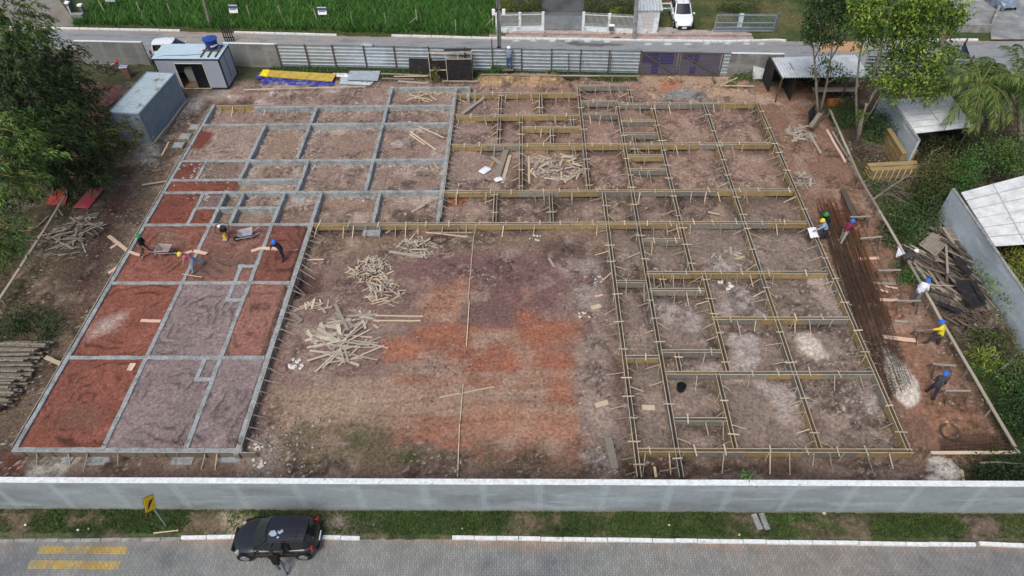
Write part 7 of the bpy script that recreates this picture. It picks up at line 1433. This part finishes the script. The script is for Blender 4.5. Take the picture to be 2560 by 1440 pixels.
p = G(1540,-4); car(Vector((p.x, p.y+1.6, .05)), R(-90), 'dark blue car behind the shrubs of the white house', 'car', 4.2, 1.7, 1.45, (34, 36, 60))
flat('driveway', ((1360,74),(1455,75),(1462,-30),(1352,-30)), .16, (84, 86, 86), c2=(62, 64, 64)); flat('driveway', ((2478,98),(2700,98),(2720,-20),(2380,-20),(2392,60),(2474,62)), .17, (124, 130, 132), c2=(150, 150, 146))
flat('driveway', ((40,68),(184,66),(183,48),(120,-40),(-60,-40)), .16, (126, 124, 118), c2=(112, 106, 92))
def lowwall(q, h, label, th=.18, m='oldplaster'):
    P = [G(u, v, .1) for u, v in q]; t = thing('low_wall', label, 'wall', V3(P[0], 0)); 
    for s_, e in zip(P[:-1], P[1:]): MB().bar(V3(s_, h/2), V3(e, h/2), th, h+.1).build('wall', M[m], t, off=t.location); MB().bar(V3(s_, h+.07), V3(e, h+.07), th+.04, .05).build('coping', M['oldplaster'], t, off=t.location)
    return t
lowwall(((2392,80),(2471,80),(2490,32)), .75, 'stained low wall along the far right driveway'); lowwall(((186,49),(214,49)), .6, 'stub of grey wall beside the far left driveway', .5); lowwall(((183,46),(158,-20)), .9, 'pale edged wall climbing beside the far left driveway', .12, 'whitewash')
for u, v, lab in ((180,36,'left of two dark gate posts with white caps at the far left'), (212,42,'right of two dark gate posts with white caps at the far left')):
    p = G(u, v, .1); t = thing('gate_post', lab, 'post', V3(p, 0)); MB().box((0, .1, .6), (.3, .3, 1.2)).build('shaft', solid('dark_post', (92, 98, 106), .7), t); MB().box((0, .1, 1.25), (.42, .4, .14)).build('cap', M['white'], t)
p = G(2378,4,.1); q = G(2470,2,.1); t = thing('house', 'white house wall at the very top right behind the driveway', 'house', V3(p, 0)); MB().box(((q.x-p.x)/2, 3, 1.5), (q.x-p.x, 5.8, 3)).build('wall', M['grime'], t); MB().box(((q.x-p.x)/2, 3, 3.08), (q.x-p.x+.6, 6.4, .16)).build('roof', M['oldplaster'], t)
# utility poles
def pole(base, lean_to, h, label, r=(.16, .11), m='concrete', sq=False):
    b = GG(*base); t = thing('utility_pole', label, 'utility pole', b); d = PY(*lean_to, b.y)-b; d = d/d.z*h
    if abs(d.x) > 1: d.x = math.copysign(1, d.x)*.3
    MB().tube([Vector((0, 0, -.3)), d], r, 4 if sq else 10).build('shaft', M[m], t); return t, b, d
t, b, d = pole((1249,165), (1246,0), 9.5, 'square concrete utility pole behind the sheet metal fence', (.20, .14), 'oldplaster', True)
f = d/9.5
MB().tube([Vector((-.05, -.17, 1.6))+f*0, Vector((-.05, -.17, 1.6))+f*3, Vector((-.04, -.16, 0))+f*9.2], .03, 6).build('cable', M['black'], t)
mb = MB().lathe([(.13, -.2), (.17, -.05), (.15, .15), (.05, .22)], Vector((-.03, -.2, 1.75)), 10); mb.build('cable_coil', M['black'], t)
MB().box(Vector((0, -.19, .75)), (.25, .12, .32)).build('meter_box', M['white'], t)
for s_ in (-1, 1): MB().box(f*4.9+Vector((s_*.42, -.1, 0)), (.28, .2, .5)).build('junction_box', M['white'], t, bevel=.03)
MB().box(f*5.0+Vector((0, -.05, .1)), (.7, .1, .1)).build('crossarm', M['black'], t)
pole((1586,97), (1592,0), 9, 'round concrete utility pole beside the white gatehouse', (.2, .15), 'oldplaster'); pole((526,66), (508,0), 8, 'grey wooden utility pole in front of the tall grass', (.15, .11), 'bark')
# field signs and fence posts in the long grass
def field_sign(u, v, w_, h, zc, label, dark=False):
    p = GG(u, v+9); t = thing('field_sign', label, 'sign', p, 0, 'estate signs in the long grass'); dc = solid('sign_blue', (58, 84, 120), .6); wt = M['white']
    for s_ in (-1, 1): MB().box((s_*w_*.35, .03, zc/2), (.04, .04, zc)).build('leg', M['oldwood'], t)
    tl = Euler((-.25, 0, 0)).to_matrix(); MB().box((0, 0, zc), (w_, .03, h), tl).build('board', wt if not dark else solid('sign_grey', (150, 160, 166), .6), t)
    MB().box((0, -.02+.05*0, zc+h*.28), (w_*.96, .03, h*.34), tl).build('header', dc, t)
    for k in range(2): MB().box((0, -.035, zc-h*(.05+.22*k)), (w_*(.7-.15*k), .015, h*.08), tl).build('text_line', dc, t)
field_sign(590, 36, .85, .75, .9, 'white sign with dark blue header nearest the office container'); field_sign(810, 41, .85, .7, .9, 'white and blue sign farther right in the tall grass'); field_sign(287, 17, 1.0, .6, 1.2, 'greyish sign near the far left driveway', True)
for i, (u, v) in enumerate(((265,35),(355,38),(432,42),(580,44),(626,47),(707,49),(795,56),(882,62),(966,66),(1044,58),(1140,84),(1232,72))):
    p = GG(u, v); plank(p-Vector((0, 0, .1)), p+Vector((random.uniform(-.15, .05), 0, 1.35)), .09, .08, 'oldwood', 'thin weathered fence post standing in the tall roadside grass', 'fence posts in the tall grass', 'fence_post', 'post', (0, 1, 0))
for (a, b) in (((1017,64),(1040,44)), ((1205,74),(1232,46))): plank(G(*a, .1), G(*b, .9), .08, .06, 'oldwood', 'slanted brace propping a fence post in the tall grass', 'braces of the grass fence', 'fence_brace', 'brace')
# warning sign on the verge
b = GG(416, 1317); t = thing('warning_sign', 'yellow diamond road sign with a black hump symbol on a leaning pole', 'road sign', b)
bot = b; ctr = PY(373, 1259, b.y-.02); tilt = (ctr-b); MB().tube([Vector((0, 0, -.2)), tilt*.98+Vector((.03, 0, 0))], .03, 8).build('pole', M['steel'], t)
ey, ez = Vector((0, .46, .0)), Vector((-.10, .0, .50)); nx = Vector((1, .0, .2)).normalized()
def dia(s_, o_): return [tilt+nx*o_+v*s_ for v in (ez, ey, -ez, -ey)]
def platev(q, th=.012): return MB().add(q+[v-nx*th for v in q], [(0,1,2,3),(7,6,5,4),(0,4,5,1),(1,5,6,2),(2,6,7,3),(3,7,4,0)])
platev(dia(1.0, .02)).build('border', M['black'], t); pl_ = platev(dia(.93, .034)).build('plate', solid('sign_yellow', (236, 190, 30), .45, var=.06, scale=8, c2=(176, 140, 40), c2s=6, c2t=.68), t)
mb = MB(); n = 14; top = [tilt+nx*.05+ey*(.62*(2*i/n-1))+ez*(.24*math.sin(math.pi*i/n)**1.3-.06) for i in range(n+1)]; bt = [tilt+nx*.05+ey*(.62*(2*i/n-1))-ez*.09 for i in range(n+1)]
mb.add(top+bt, [(i, i+1, n+2+i, n+1+i) for i in range(n)]); mb.build('hump_symbol', M['black'], t)
# small litter on the verge
for i, (u, v, w_, c_) in enumerate(((65,1312,.14,(220,222,220)),(196,1325,.12,(220,222,222)),(222,1323,.12,(180,176,150)),(2060,1284,.16,(212,214,206)),(1673,1313,.12,(214,206,190)),(1155,1322,.1,(200,196,170)),(1848,1337,.14,(188,184,150)))):
    p = GG(u, v); o = MB().lathe([(w_*.4, 0), (w_*.55, .03), (w_*.3, .07), (.01, .08)], n=5).build('litter', solid('litter%d' % c_[0], c_, .8), None); o.location = p; tag(o, 'small pale piece of litter lying on the grassy verge', 'litter', 'litter on the verge')
for a, b, lab in (((1883,1287),(1900,1325),'left of two grey concrete strips on the verge'), ((1902,1285),(1918,1325),'right of two grey concrete strips on the verge'), ((385,1334),(447,1327),'thin stick lying on the verge beside the road sign')):
    q = ('concrete' if 'strip' in lab else 'wood'); pa, pb = GG(*a), GG(*b); o = MB().bar(pa+Vector((0, 0, .05)), pb+Vector((0, 0, .05)), .24 if q == 'concrete' else .05, .1 if q == 'concrete' else .04).build('slab' if q == 'concrete' else 'stick', M[q], None, off=pa); tag(o, lab, 'slab' if q == 'concrete' else 'stick')
